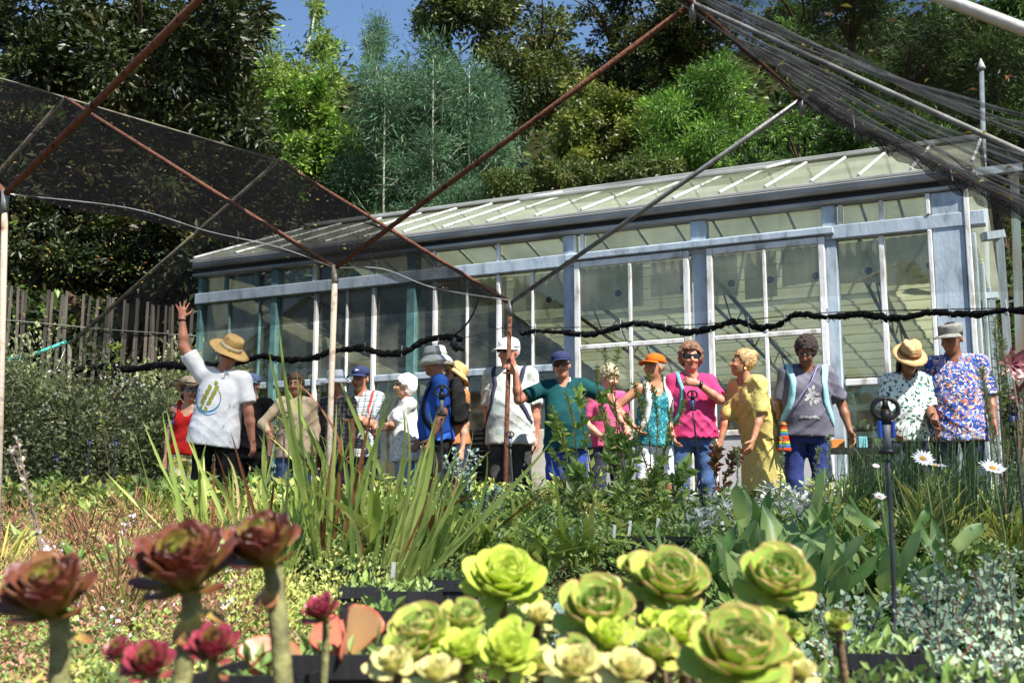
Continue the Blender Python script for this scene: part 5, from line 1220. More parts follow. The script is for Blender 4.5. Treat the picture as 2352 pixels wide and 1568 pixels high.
# 11 teal polo man
C_TEAL = cloth('teal_pique', (16, 76, 80), (12, 62, 68), 4); C_BS = cloth('cobalt_shorts', (52, 80, 168), (40, 66, 148), 6)
a = person('man in teal polo, navy cap and sunglasses gripping the rusty pole', 1300, 808, 1.70, -2, H=1.61, depth=7.72, build=1.10, belly=.05, side=-3, head=(-6, 7, -6), skin_m=SK4, shirt=C_TEAL, pants=C_BS, shorts=True, sleeve=.72, loose=1.25, hem=.10, collar=cloth('teal_collar', (20, 96, 98), (190, 210, 208), 40), vneck=.05,
           arms={'R': ('to', (V3.x + .035, V3.y + .0, 1.47), (.1, .3, -1), 'w'), 'L': ((.92, -.10, -.42), (.30, -.35, -.8)), 'handR': {'dir': (-.55, -.45, .55), 'palm': (-.5, .75, .1), 'curl': .9, 'spread': .05}}, seed=11, hair=(H_GR, {'vol': .002}))
cap_hat(a, C_NAVY, pitch=-8); glasses(a)
# 12 blond woman in pink behind
a = person('grey blond short haired woman in pink top behind the teal polo man', 1393, 822, 1.66, 14, H=1.62, fem=True, head=(16, 16, 0), skin_m=SK1, shirt=cloth('rose_pink', (206, 84, 128), (204, 54, 112), 6), pants=C_JEAND, sleeve=.75, bust=.95, depth=8.45, belly=.02, hem=.02,
           arms={'R': ((-.2, 0, -1), (.3, -.8, -.5)), 'L': ((.2, 0, -1), (-.2, -.8, -.5))}, hair=(H_GB, {'vol': .018, 'curl': .008, 'freq': 70, 'front': .04, 'ears': True}), seed=12)
# 13 orange cap woman
C_TT = spots('teal_scale_print', (38, 118, 132), ((112, 176, 178), (22, 84, 100), (70, 150, 158)), 42, .36)
a = person('woman in orange cap, teal patterned tank top and white shorts', 1502, 812, 1.60, 10, H=1.60, fem=True, build=1.04, head=(-62, -6, 0), skin_m=SK2, shirt=C_TT, tank=True, pants=cloth('white_shorts', (232, 232, 240), (210, 212, 224), 6), shorts=True, bust=1.0, hem=.06, belly=.01,
           arms={'R': ((-.75, .10, -.65), (.55, -.45, -.70)), 'L': ((.30, .05, -.95), (-.06, -.12, -1)), 'handL': {'curl': .5}}, seed=13, hair=(H_GR, {'vol': .003}))
cap_hat(a, cloth('orange_cap', (226, 106, 24), (204, 88, 16), 14), off=(0, .012, .044)); strap(a, 'L', cloth('white_strap', (224, 224, 216), None, 20), .048, xin=.62); strap(a, 'R', MATS['white_strap'], .048, xin=.62); band(a, 'L', m_gold, 'bracelet', .01, .028, .004)
# 14 pink T-shirt woman
a = person('woman in hot pink T-shirt with curly hair and sunglasses, hand on chest', 1585, 783, 1.72, 4, H=1.68, fem=True, build=1.16, hip=1.06, belly=.035, head=(-6, 0, 0), skin_m=SK4, shirt=cloth('hot_pink', (206, 54, 112), (186, 42, 98), 5), pants=C_JEAN, sleeve=.8, bust=1.12, loose=1.2, vneck=.09, hem=.03, depth=7.75,
           arms={'L': ('to', (-.0, -.27, 1.30), (1, .1, -.8)), 'R': ((-.3, .0, -1), (.15, -.5, -.8)), 'handL': {'dir': (-1, .1, .25), 'palm': (0, 1, 0), 'curl': .6}}, hair=(H_RB, {'vol': .030, 'curl': .017, 'freq': 62, 'front': .062, 'ears': True, 'back': -.04}), seed=14)
glasses(a, True, .034, .02); band(a, 'L', m_metal, 'watch', .02, .031, .014); strap(a, 'R', cloth('teal_strap', (96, 186, 190), None, 20), .03)
# 15 yellow dress woman
C_YD = spots('yellow_dress_print', (196, 180, 108), ((104, 92, 56), (186, 170, 90), (150, 140, 70)), 34, .17)
a = person('woman in yellow dotted dress with blond bun leaning to the left', 1742, 806, 1.62, -58, H=1.66, fem=True, build=1.04, lean=20, head=(-26, -14, 0), skin_m=SK2, shirt=C_YD, skirt=C_YD, sleeve=.95, loose=1.6, bust=.85, vneck=.10, hem=.02,
           arms={'R': ((-.05, -.35, -1), (.0, -.4, -1)), 'L': ((.12, -.10, -1), (.05, -.5, -1))}, hair=(H_BL, {'vol': .010, 'bun': (0, .085, .085), 'front': .055}), seed=15, depth=7.75)
MB().lathe([(.006, -.012), (.011, 0), (.006, .012)], 8, Matrix.Translation(Vector(a.HT((.086, .0, -.062))))).build('earring', m_gold, a.e)
# 16 grey T-shirt person
a = person('person in grey print T-shirt with dark curly hair looking down', 1822, 768, 1.74, -6, H=1.73, fem=True, build=1.18, hip=1.05, belly=.035, lean=4, side=2, head=(-14, 30, 4), skin_m=SK3, shirt=cloth('grey_cotton', (104, 102, 116), (86, 84, 98), 7), pants=C_JEANB, sleeve=.85, loose=1.5, bust=1.15, hem=.05, vneck=.04,
           arms={'L': ((.42, .05, -.90), (.18, -.30, -.92)), 'R': ((-.22, .0, -1), (.05, -.12, -1))}, hair=(H_DK, {'vol': .020, 'curl': .010, 'freq': 80, 'front': .05, 'ears': True}), seed=16, xoff=.06)
glasses(a, False); C_LB = cloth('pale_aqua_strap', (150, 206, 214), (126, 184, 196), 14)
backpack(a, C_LB, 'pale aqua backpack with wide straps on the person in grey', sw=.055, strap_mat=C_LB, xin=.80)
rgd = random.Random(4); bl = []
for i in range(26):
    aa = rgd.uniform(0, 6.28); rr = rgd.uniform(0, .075); bl.append(decal_leaf(.02 + math.cos(aa) * rr, .27 + math.sin(aa) * rr, aa, .05, .012))
decal(a, bl, cloth('faded_white_print', (176, 172, 172), (150, 146, 148), 40), 'shirt_print', True, .0035)
decal(a, [decal_leaf(-.06 + i * .035, .09 + .008 * math.sin(i * 3), .2, .045, .013) for i in range(5)], MATS['faded_white_print'], 'shirt_print', True, .0035)
# rainbow crochet pouch hanging from a long beaded cord
rb = ('d8321e', 'ee7a1e', 'f2c530', '58a844', '2f8fc4', '3a58b0', 'e0521e', 'c42a30'); e = empty('shoulder_pouch', (0, 0, 0), 0, 'rainbow striped crochet pouch hanging by the grey T-shirt', 'pouch')
for i in range(16):
    z0 = .19 - i * .0125; w = .022 + .0022 * i; MB().lathe([(w, z0 - .0125), (w + .003, z0 - .006), (w, z0)], 14, None, sx=1, sy=.4).build('stripe', cloth('rb%d' % (i % 8), tuple(int(rb[(i // 1) % 8][j:j+2], 16) for j in (0, 2, 4)), None, 60), e, True)
MB().lathe([(.0, .19), (.02, .2), (.024, .215), (.012, .23), (.0, .232)], 12, None, sy=.6).build('bead', MATS['rb1'], e, True)
pc_ = Vector((-.21, -.20, .74)); e.matrix_basis = a.M @ Matrix.Translation(pc_); sl_ = Vector(a.T((.11, -.02, .50))); MB().tube([Vector((0, 0, .22)), Vector((-.10, -.24, 1.14)) - pc_, Vector((.02, -.26, 1.30)) - pc_, Vector((.08, -.18, 1.42)) - pc_, sl_ - pc_ + Vector((0, 0, .04))], .005, 6, mi=0).build('cord', cloth('violet_cord', (150, 140, 190), None, 90), e, True)
# 17 fedora person
C_GP = spots('green_white_geometric', (222, 228, 222), ((88, 132, 118), (60, 92, 88)), 27, .34)
a = person('person in straw fedora and green and white patterned shirt looking down', 2072, 800, 1.58, -4, H=1.62, build=1.0, lean=10, head=(6, 34, 0), skin_m=SK3, shirt=C_GP, pants=C_JEAND, sleeve=.85, loose=1.6, vneck=.10, hem=.04, arms={'L': ((.2, -.1, -1), (-.1, -.7, -.7)), 'R': ((-.2, -.1, -1), (.1, -.7, -.7))}, hair=(H_BK, {'back': .10, 'vol': .014, 'curl': .004}), seed=17, fem=True)
brim_hat(a, S_FED, .152, .115, .093, off=(0, .012, .050), pitch=6, band=cloth('fedora_band', (156, 98, 56), None, 30), droop=.012, wave=.004, dent=.028, top=.80)
# 18 blue floral shirt man
C_HW = spots('blue_tropical_print', (52, 80, 160), ((206, 178, 120), (236, 226, 200), (40, 62, 120), (198, 120, 70)), 34, .33, (92, 122, 196))
a = person('tall man in blue tropical shirt and grey field cap at the right corner post', 2176, 733, 1.81, -20, H=1.78, build=1.08, head=(-24, 14, 0), skin_m=SK3, shirt=C_HW, pants=C_JEAND, sleeve=.95, loose=1.7, hem=.14, collar=True, vneck=.12, arms={'L': ((.24, .0, -1), (.05, -.4, -.9)), 'R': ((-.15, .0, -1), (.1, -.8, -.6))}, seed=18, hair=(H_BK, {'vol': .005}), xoff=.03)
cap_hat(a, cloth('grey_field_cap', (138, 138, 130), (108, 108, 100), 22), flat=True)

# =================================================================== leaf shapes for single leaves
def grid_mesh(name, fn, nu, nv, mat, rimfn=None, closed=None, uvk=True):
    v = []; rim = []
    for i in range(nu + 1):
        for j in range(nv + 1): u, w = i / nu, j / nv * 2 - 1; v.append(fn(u, w)); rim.append(rimfn(u, w) if rimfn else 0)
    f = [(i*(nv+1)+j, i*(nv+1)+j+1, (i+1)*(nv+1)+j+1, (i+1)*(nv+1)+j) for i in range(nu) for j in range(nv)]
    return mesh_np(name, np.array(v), np.array(f), True, mat, rim=rim)
def blade_mesh(w, bend, mat, nseg=9, fold=.35, twist=0, kink=0):
    """strap leaf, length 1 along +z leaning to -y as it bends"""
    def fn(u, s_):
        a = bend * u * u; z = u - .25 * a * a * u; y = -a * u * .6 - (max(0, u - .55) * kink)
        if kink: z -= max(0, u - .55) * abs(kink) * .6
        ww = w * (1 - u ** 3.2) ** .8 * (.55 + .45 * min(1, u * 5)); t = twist * u
        return (s_ * ww * math.cos(t), y + abs(s_) * -ww * fold + s_ * ww * math.sin(t), z)
    return grid_mesh('blade', fn, nseg, 2, mat)
def broad_mesh(w, cup, bend, mat, wav=.03):
    def fn(u, s_):
        sh = math.sin(min(1, u * 1.02) ** .75 * math.pi) ** .8 * w if 0 < u < 1 else .004; a = bend * u * u
        return (s_ * sh, -a * .5 - abs(s_) ** 1.6 * sh * cup + wav * math.sin(u * 9 + s_ * 2) * abs(s_), u - .2 * a * u)
    return grid_mesh('leaf', fn, 9, 4, mat)
def spoon_mesh(w, cup, mat, thick=.05, tip=.12):
    """succulent leaf: thick, widest near the end, short point; upper face looks to -y"""
    def prof(u): return w * (.32 + .68 * math.sin(min(1, u * 1.02) ** 1.5 * math.pi * .62)) * (1 if u < .72 else math.sqrt(max(0, 1 - ((u - .72) / .29) ** 2)))
    nu, n = 9, 10; v = []; rim = []
    for i in range(nu + 1):
        u = i / nu; ww = max(.004, prof(u)); th = thick * (1 - .6 * u)
        for j in range(n):
            a = 2 * math.pi * j / n; x = math.cos(a) * ww; y = math.sin(a) * th - cup * (abs(math.cos(a)) ** 2) * ww * .5 - cup * .35 * u * u
            v.append((x, y, u + (tip * .0))); rim.append(min(1, .7 * max(0, (abs(math.cos(a)) - .9) / .1 * min(1, u * 2)) + .5 * max(0, (u - .94) / .06)))
    f = [(i*n+j, i*n+(j+1) % n, (i+1)*n+(j+1) % n, (i+1)*n+j) for i in range(nu) for j in range(n)]
    return mesh_np('leaf', np.array(v), np.array(f), True, mat, rim=rim)
def orient(base, d, face, ln, wd=None, roll=0):
    """matrix that puts a leaf (along +z, upper side to -y) at base pointing along d with its upper side towards face"""
    z = Vector(d).normalized(); y = -(Vector(face) - z * Vector(face).dot(z))
    if y.length < 1e-5: y = z.orthogonal()
    y.normalize(); x = y.cross(z); m = Matrix((x, y, z)).transposed().to_4x4()
    if roll: m = m @ Matrix.Rotation(roll, 4, 'Z')
    w_ = wd if wd else ln
    return Matrix.Translation(base) @ m @ Matrix.Diagonal((w_, w_, ln, 1))
def gpt(x, Y): q = G(x, Y); q.z = gz0(Y); return q
UP = Vector((0, 0, 1))
def az(a, el): return Vector((math.cos(a) * math.cos(el), math.sin(a) * math.cos(el), math.sin(el)))

# =================================================================== aeonium rosettes
AE_G = LM('aeonium_green', (138, 176, 74), (186, 204, 98), rough=.38, trans=.25, rim=(206, 134, 104), root=(196, 206, 80)); AE_Y = LM('aeonium_lime', (176, 204, 66), (212, 224, 96), rough=.38, trans=.25, rim=(190, 190, 90))
AE_C = LM('aeonium_core', (120, 172, 70), (150, 190, 84), rough=.38, trans=.25, rim=(200, 150, 110)); AE_P = LM('aeonium_pale', (196, 208, 118), (220, 212, 144), rough=.4, trans=.2, rim=(214, 158, 120))
AE_M = LM('aeonium_maroon', (92, 34, 38), (132, 82, 54), rough=.35, trans=.15, rim=(70, 22, 32), root=(126, 120, 50)); AE_MC = LM('aeonium_olive', (118, 122, 46), (120, 74, 48), rough=.35, trans=.18, rim=(96, 32, 38), root=(134, 160, 52)); AE_MT = LM('aeonium_bronze', (160, 128, 72), (132, 84, 56), rough=.35, trans=.15, rim=(120, 50, 46), root=(190, 176, 80))
AE_MG = LM('aeonium_green_heart', (132, 158, 56), (150, 160, 66), rough=.35, trans=.2, rim=(120, 50, 46)); AE_PK = LM('aeonium_wine', (140, 44, 66), (160, 66, 74), rough=.35, trans=.12, rim=(96, 26, 46), root=(130, 120, 60))
m_stemg = M('succulent_stem', (128, 126, 78), (88, 84, 54), rough=.8, scale=30, bump=.4, bscale=60); m_stemb = M('succulent_stem_brown', (112, 88, 62), (74, 58, 44), rough=.85, scale=30, bump=.4, bscale=60)
SPM = {}
def spoon(kind, mat, j):
    key = (kind, mat.name, j)
    if key not in SPM: SPM[key] = spoon_mesh((.33, .44, .33, .25)[kind] * (1 + .06 * (j - 1)), (.28, .55, .1, .2)[kind] + .08 * j, mat, .055)
    return SPM[key]
def rosette(label, x, y, Y, rpx, axis, mo, mi, mtr, n=34, kind=0, closed=0.0, root=None, stem_m=m_stemg, stem_r=.014, seed=1, group='aeonium rosettes', name='aeonium', dead=2):
    rg = random.Random(seed * 7 + 1); c = P(x, y, Y); rad = rpx * Y * 1.12 / F; ax = Vector(axis).normalized()
    g0 = gpt(root[0], root[1]) if root else Vector((c.x, c.y + .02, gz0(Y)))
    e = empty(name, g0, 0, label, 'succulent', group); o = c - g0
    foot = Vector((0, 0, -.02)); b = o - ax * rad * .42
    MB().tube(catmull([foot, foot.lerp(b, .5) + Vector((rg.uniform(-.02, .02), 0, -.01)), b - ax * rad * .15, b + ax * rad * .25], 4), [stem_r * 1.15] * 9 + [stem_r * 1.2] * 3 + [stem_r], 9).build('stem', stem_m, e, True)
    t1 = ax.orthogonal().normalized(); t2 = ax.cross(t1)
    for i in range(n):
        f = i / (n - 1)                       # 0 outermost .. 1 centre
        a = i * 2.39996 + rg.uniform(-.12, .12); el = R((8 if kind == 1 else 10) + closed * 40) + (f ** .85) * R((72 if kind == 1 else 74) - closed * 38) + rg.uniform(-.07, .07)
        if i < 5: el -= R(12 + closed * 10); ln_k = .85
        else: ln_k = 1
        dd = (t1 * math.cos(a) + t2 * math.sin(a)); d = dd * math.cos(el) + ax * math.sin(el)
        ln = rad * (1.0 - ((.52 if kind == 1 else .60) - .18 * closed) * f ** 1.25) * rg.uniform(.88, 1.08) * ln_k; base = b + ax * rad * (.20 + .30 * f) + dd * rad * .06
        m_ = mo if f < .55 else mi
        if mo is AE_M and f > .74: m_ = AE_MG
        if i % 7 == 3 and f < .5 and mtr: m_ = mtr
        link('leaf', spoon(kind, m_, rg.randrange(3)), e, orient(base, d, ax * math.cos(el) - dd * math.sin(el), ln, ln * (1.0 + .25 * f)))
    for i in range(dead):
        a = rg.uniform(0, 6.28); d = (t1 * math.cos(a) + t2 * math.sin(a)) - ax * .5 + Vector((0, 0, -.4))
        link('withered_leaf', spoon(2, mtr or mo, 0), e, orient(b - ax * rad * .1, d, ax, rad * .6))
    return e
FR = (.10, -.62, .78)
big_green = [  # x, y, depth, radius px, axis, kind, label
    (1158, 1345, 1.75, 98, (.05, -.60, .80), 0, AE_Y, 44, 'bright lime aeonium rosette, the most tightly packed, left of the three large ones'),
    (1372, 1418, 1.62, 98, (-.05, -.62, .78), 1, AE_G, 34, 'plump green aeonium rosette in the middle of the succulent clump'),
    (1530, 1352, 1.72, 98, (.15, -.60, .78), 1, AE_G, 36, 'green aeonium rosette with pink leaf edges, tallest right of centre'),
    (1470, 1318, 1.80, 58, (-.10, -.50, .86), 1, AE_G, 26, 'small aeonium rosette peeping behind the tall one right of centre'),
    (1782, 1348, 1.70, 98, (.06, -.66, .75), 1, AE_G, 34, 'open cup shaped green aeonium rosette on the rightmost tall stem'),
    (965, 1468, 1.55, 82, (-.15, -.55, .82), 1, AE_G, 30, 'grey green aeonium rosette at the left end of the clump beside the pots'),
    (1062, 1432, 1.62, 60, (-.05, -.55, .82), 1, AE_G, 24, 'half hidden aeonium rosette between the left end and the lime one'),
    (1062, 1500, 1.45, 62, (.0, -.62, .78), 0, AE_Y, 34, 'small lime aeonium rosette low at left of the clump'),
    (1165, 1506, 1.42, 74, (.05, -.66, .75), 0, AE_Y, 38, 'tight yellow green aeonium rosette at the bottom below the lime one'),
    (1505, 1440, 1.60, 48, (.05, -.66, .75), 0, AE_Y, 26, 'little pale aeonium rosette under the tall right of centre one'),
    (1690, 1520, 1.36, 128, (.04, -.60, .80), 1, AE_G, 38, 'largest green aeonium rosette cut by the bottom edge'),
    (1322, 1540, 1.38, 74, (-.05, -.55, .82), 2, AE_P, 26, 'pale loose aeonium rosette at the bottom centre'),
    (1440, 1550, 1.36, 70, (.10, -.55, .82), 2, AE_P, 24, 'straw coloured aeonium rosette beside the largest one'),
    (1815, 1452, 1.62, 34, (.1, -.66, .75), 1, AE_G, 20, 'tiny aeonium rosette right of the largest one'),
    (1752, 1440, 1.68, 38, (-.1, -.6, .8), 1, AE_G, 18, 'tiny aeonium rosette under the rightmost tall stem'),
    (1925, 1432, 1.75, 36, (-.2, -.6, .7), 1, AE_G, 18, 'small aeonium rosette on a side branch among the silver leaves'),
    (905, 1530, 1.42, 56, (-.2, -.5, .85), 2, AE_P, 22, 'pale small aeonium rosette at the bottom left of the clump'),
    (1235, 1420, 1.7, 46, (.1, -.5, .85), 2, AE_P, 20, 'withered pale aeonium rosette between the lime and the plump one'),
    (1600, 1440, 1.66, 44, (.1, -.5, .85), 2, AE_P, 20, 'pale drooping aeonium rosette left of the rightmost tall stem'),
    (1000, 1552, 1.34, 60, (.0, -.5, .85), 2, AE_P, 22, 'bottom edge pale aeonium rosette below the small lime one'),
    (1840, 1550, 1.38, 44, (.0, -.5, .85), 2, AE_P, 18, 'pale aeonium rosette at the bottom right end of the clump'),
]
for i, (x, y, Y, r_, ax, kd, mt, n_, lab) in enumerate(big_green):
    rosette(lab, x, y, Y, r_, ax, mt, AE_C if mt is AE_G else mt, AE_P if kd == 2 else mt, int(n_ * (1.0 if kd == 1 else 1.2)), kd, 0, (x + (20 if i % 2 else -14), Y + .03), m_stemb if kd else m_stemg, .0055, i + 2, dead=4)
rgf = random.Random(77)
for i in range(16):
    x = (880 + i * 62 + rgf.uniform(-18, 18)); y = 1540 - (i % 3) * 34 + rgf.uniform(-8, 8)
    wh = ('at the far left end', 'second from the left end', 'third from the left end', 'left of the small lime one', 'under the small lime one', 'left of the tight yellow green one', 'under the tight yellow green one', 'right of the tight yellow green one', 'below the plump one', 'just right below the plump one', 'left of the straw coloured one', 'under the straw coloured one', 'at the left rim of the largest one', 'below the largest one', 'at the right rim of the largest one', 'at the far right end')[i]
    rosette(('pale', 'pink edged green', 'lime')[i % 3] + ' small rosette crowded low ' + wh, x, y, 1.47 + .05 * (i % 3), rgf.uniform(52, 78), (rgf.uniform(-.3, .3), -.5, .8), (AE_P, AE_G, AE_Y)[i % 3], (AE_G, AE_C, AE_Y)[i % 3], AE_P, 24, (2, 1, 0)[i % 3], 0, None, m_stemb, .005, 90 + i, 'crowded small rosettes', dead=3)
for i, (x, y, Y, r_, ax, lab, rt) in enumerate((
    (118, 1385, 1.45, 112, (-.10, -.50, .86), 'large bronze maroon aeonium rosette nearest the left edge', (170, 1.46)),
    (425, 1322, 1.50, 122, (-.05, -.50, .86), 'large bronze maroon aeonium rosette in the middle of the dark trio', (440, 1.5)),
    (610, 1272, 1.55, 96, (-.22, -.46, .86), 'tallest bronze maroon aeonium rosette leaning on a long pale stem', (660, 1.52)))):
    rosette(lab, x, y, Y, r_ * 1.12, ax, AE_M, AE_MC, AE_MT, 64, 3, .52, rt, m_stemg, .0115, 60 + i, 'dark aeonium rosettes', dead=4)
for i, (x, y, Y, r_, ax, lab) in enumerate((
    (740, 1412, 1.75, 52, (-.2, -.5, .85), 'small wine red rosette on a thin stem in front of the black pot'), (488, 1496, 1.42, 68, (.1, -.5, .85), 'wine red rosette under the middle dark aeonium'),
    (345, 1535, 1.36, 70, (0, -.6, .8), 'wine red rosette at the bottom edge with olive heart'), (275, 1500, 1.42, 40, (-.3, -.5, .8), 'tiny wine red rosette at the bottom left'))):
    rosette(lab, x, y, Y, r_, ax, AE_PK, AE_MC if i else AE_PK, AE_M, 44, 3, .45, None, m_stemg, .005, 70 + i, 'dark aeonium rosettes', dead=1)

# =================================================================== pots
m_pot = M('black_pot', (34, 34, 36), (22, 22, 24), rough=.55, scale=10, bump=.15, bscale=40, stretch=(6, 6, .4)); m_grit = M('potting_grit', (150, 140, 118), (92, 78, 60), rough=.95, scale=60, bump=.8, bscale=120)
def pot(label, x, Y, top, half, group='black nursery pots', tray=False, wx=1):
    q = gpt(x, Y); h = top - q.z; e = empty('nursery_pot' if not tray else 'pot_tray', q, R(random.Random(int(x)).uniform(-12, 12)), label, 'pot' if not tray else 'tray', group)
    mb = MB(); b = half * .82; rw = .006
    def ring(a, z): return [(-a*wx, -a, z), (a*wx, -a, z), (a*wx, a, z), (-a*wx, a, z)]
    rings = [ring(b, 0), ring(half*.97, h*.86), ring(half*1.05, h*.865), ring(half*1.06, h), ring(half*.98, h), ring(half*.95, h*.85)]
    v = [p for r_ in rings for p in r_]; f = [(i*4+j, i*4+(j+1) % 4, (i+1)*4+(j+1) % 4, (i+1)*4+j) for i in range(len(rings)-1) for j in range(4)] + [(3, 2, 1, 0)]
    mb.add(v, f).build('pot_wall', m_pot, e)
    for k in range(5):
        for s_, ax_ in ((-1, 1),):
            xx = (-half + half * 2 * (k + .5) / 5) * wx * .85; MB().box((xx - .003, -half*.93 - .004, h*.1), (xx + .003, -half*.86, h*.84)).build('rib', m_pot, e)
    rgp = np.random.default_rng(int(x * 7)); ns_ = 60 if not tray else 160; pp = np.c_[rgp.uniform(-half*.8, half*.8, ns_) * wx, rgp.uniform(-half*.8, half*.8, ns_), h*.86 + rgp.random(ns_) * .05]; dd_ = unit(rgp, ns_); dd_[:, 2] = abs(dd_[:, 2]) + .4; ll_ = .03 * (.5 + rgp.random(ns_)); v_, f_ = leaves(pp, dd_, unit(rgp, ns_) + np.array([0, -.4, .7]), ll_, ll_ * .45); foliage('seedling', (v_, f_, np.repeat(colmix(rgp, ns_, ((96, 128, 60), (150, 172, 96))), 4, 0)), m_leafv, e)
    MB().add([(-half*.94*wx, -half*.94, h*.88), (half*.94*wx, -half*.94, h*.88), (half*.94*wx, half*.94, h*.88), (-half*.94*wx, half*.94, h*.88)], [(0, 1, 2, 3)]).build('soil', m_grit, e)
    return e
PT = [(800, 1.95, .285, .082, 'tall black pot left of the green aeoniums'), (640, 1.88, .262, .085, 'black pot behind the pale stem of the tallest dark aeonium'), (870, 2.6, .30, .06, 'small black pot behind the tall one left of the aeoniums'),
      (945, 3.3, .30, .085, 'black pot with pale grit in the row behind the lime aeonium'), (850, 3.5, .30, .08, 'black pot with seedlings at the left of the middle row'), (1040, 3.6, .315, .08, 'black pot at the right of the middle row with strap seedlings'),
      (820, 4.25, .32, .11, 'gritty black pot at the foot of the strap leaves'), (1900, 2.0, .215, .10, 'black pot at the bottom right with a small seedling'),
      (2080, 2.05, .22, .10, 'black pot under the silver leaves at bottom right'), (2260, 2.0, .22, .10, 'black pot in the bottom right corner'), (1990, 2.35, .24, .08, 'half hidden black pot behind the bottom right row')]
for x, Y, t, h_, lab in PT: pot(lab, x, Y, t, h_)
pot('low black tray of seedlings between strap plants and broad leaves', 1500, 5.2, .42, .075, 'seed trays', True, 2.0)
m_tagw = M('plant_tag', (226, 226, 216), (206, 206, 196), rough=.5)
for i, (x, y0, y1, Y) in enumerate(((900, 1290, 1345, 4.0), (1410, 1205, 1235, 5.2), (1445, 1195, 1230, 5.2), (1510, 1190, 1215, 5.3))):
    a_, b_ = P(x, y1, Y), P(x + 2, y0, Y); MB
    o = MB().box((-.008, -.0015, 0), (.008, .0015, (b_ - a_).length), bev=.001).build('plant_tag', m_tagw); o.location = a_; o.rotation_euler = (.1, .05, .3)
    tag(o, ('white plant tag at the foot of the strap leaves', 'short white tag left of the seed tray', 'cream tag at the left end of the seed tray', 'white tag at the right end of the seed tray')[i], 'plant tag', 'plant tags')
# flapjack leaves
FJ = LM('flapjack', (206, 92, 96), (178, 150, 96), rough=.4, trans=.2, rim=(214, 60, 70))
def flap_mesh(): return spoon_mesh(.52, .35, FJ, .06)
fjm = flap_mesh()
for lab, x, Y, top, spec in (('coral pink paddle leaf succulent in the pot behind the pale stem', 640, 1.88, .255, ((-.5, .35, .7, .062), (.6, .2, .6, .055), (-.1, -.7, .6, .06), (.1, .6, .8, .05))),
                            ('red paddle leaf succulent with upright leaf in the tall pot', 806, 1.93, .275, ((.5, .15, .85, .085), (-.6, -.2, .75, .07), (.15, -.7, .45, .075), (-.2, .5, .9, .06)))):
    q = gpt(x, Y); q.z = top; e = empty('paddle_succulent', q, 0, lab, 'succulent')
    MB().tube([(0, 0, -.03), (0, 0, .02)], .012, 8).build('stem', m_stemg, e)
    for (dx, dy, dz, ln) in spec: link('leaf', fjm, e, orient(Vector((dx, dy, 0)) * .01, (dx, dy, dz), (-dx * .5, -.8, .5), ln))

# =================================================================== strap-leaved clumps
ST1 = LM('strap_green', (134, 162, 78), (180, 196, 104), rough=.4, trans=.42); ST2 = LM('strap_lime', (184, 196, 96), (212, 214, 130), rough=.4, trans=.45); ST3 = LM('strap_russet', (152, 92, 58), (120, 78, 52), rough=.6, trans=.15); ST4 = LM('strap_dry', (196, 176, 128), (170, 148, 104), rough=.8, trans=.15)
BLM = {}
def blade(mat, j):
    if (mat.name, j) not in BLM: BLM[(mat.name, j)] = blade_mesh((.021, .024, .018, .022, .027, .019)[j], (.12, .35, .6, .22, .9, .5)[j], mat, twist=(.2, -.4, .6, .0, .9, -.7)[j], kink=(0, 0, 0, 0, 0, .55)[j])
    return BLM[(mat.name, j)]
def strap_clump(label, x, Y, n, L, seed, tilt=18, lean=(0, 0), mats=((ST1, .55), (ST2, .35), (ST3, .06), (ST4, .04)), w=1.0, name='strap_leaf_plant', r0=.05, group='strap leaved plants'):
    if w == 1: n = int(n * 1.35)
    rg = random.Random(seed); q = gpt(x, Y); e = empty(name, q, 0, label, 'plant', group)
    for i in range(n):
        a = rg.uniform(0, 6.28); t = R(abs(rg.gauss(0, tilt * (1.35 if w == 1 else 1)))) ; d = Vector((math.cos(a) * math.sin(t) + lean[0] + rg.gauss(0, .05), math.sin(a) * math.sin(t) * .6 + lean[1], math.cos(t)))
        k = rg.random(); acc = 0
        for m_, p_ in mats:
            acc += p_; mt = m_
            if k < acc: break
        ln = (.42 + .78 * rg.random() ** 1.9 if w == 1 else rg.uniform(.55, 1.05)) * L * (1.12 if w == 1 else 1); ww = ln ** .5 * (.50 if w == 1 else .9) * w * rg.uniform(.75, 1.2)
        face = Vector((-d.x * .4 + rg.uniform(-.6, .6), -1, .15)) if rg.random() < .75 else -Vector((math.cos(a), math.sin(a), 0))
        link('blade', blade(mt, rg.randrange(6)), e, orient(Vector((math.cos(a), math.sin(a), 0)) * rg.uniform(0, r0), d, face, ln, ww))
    return e
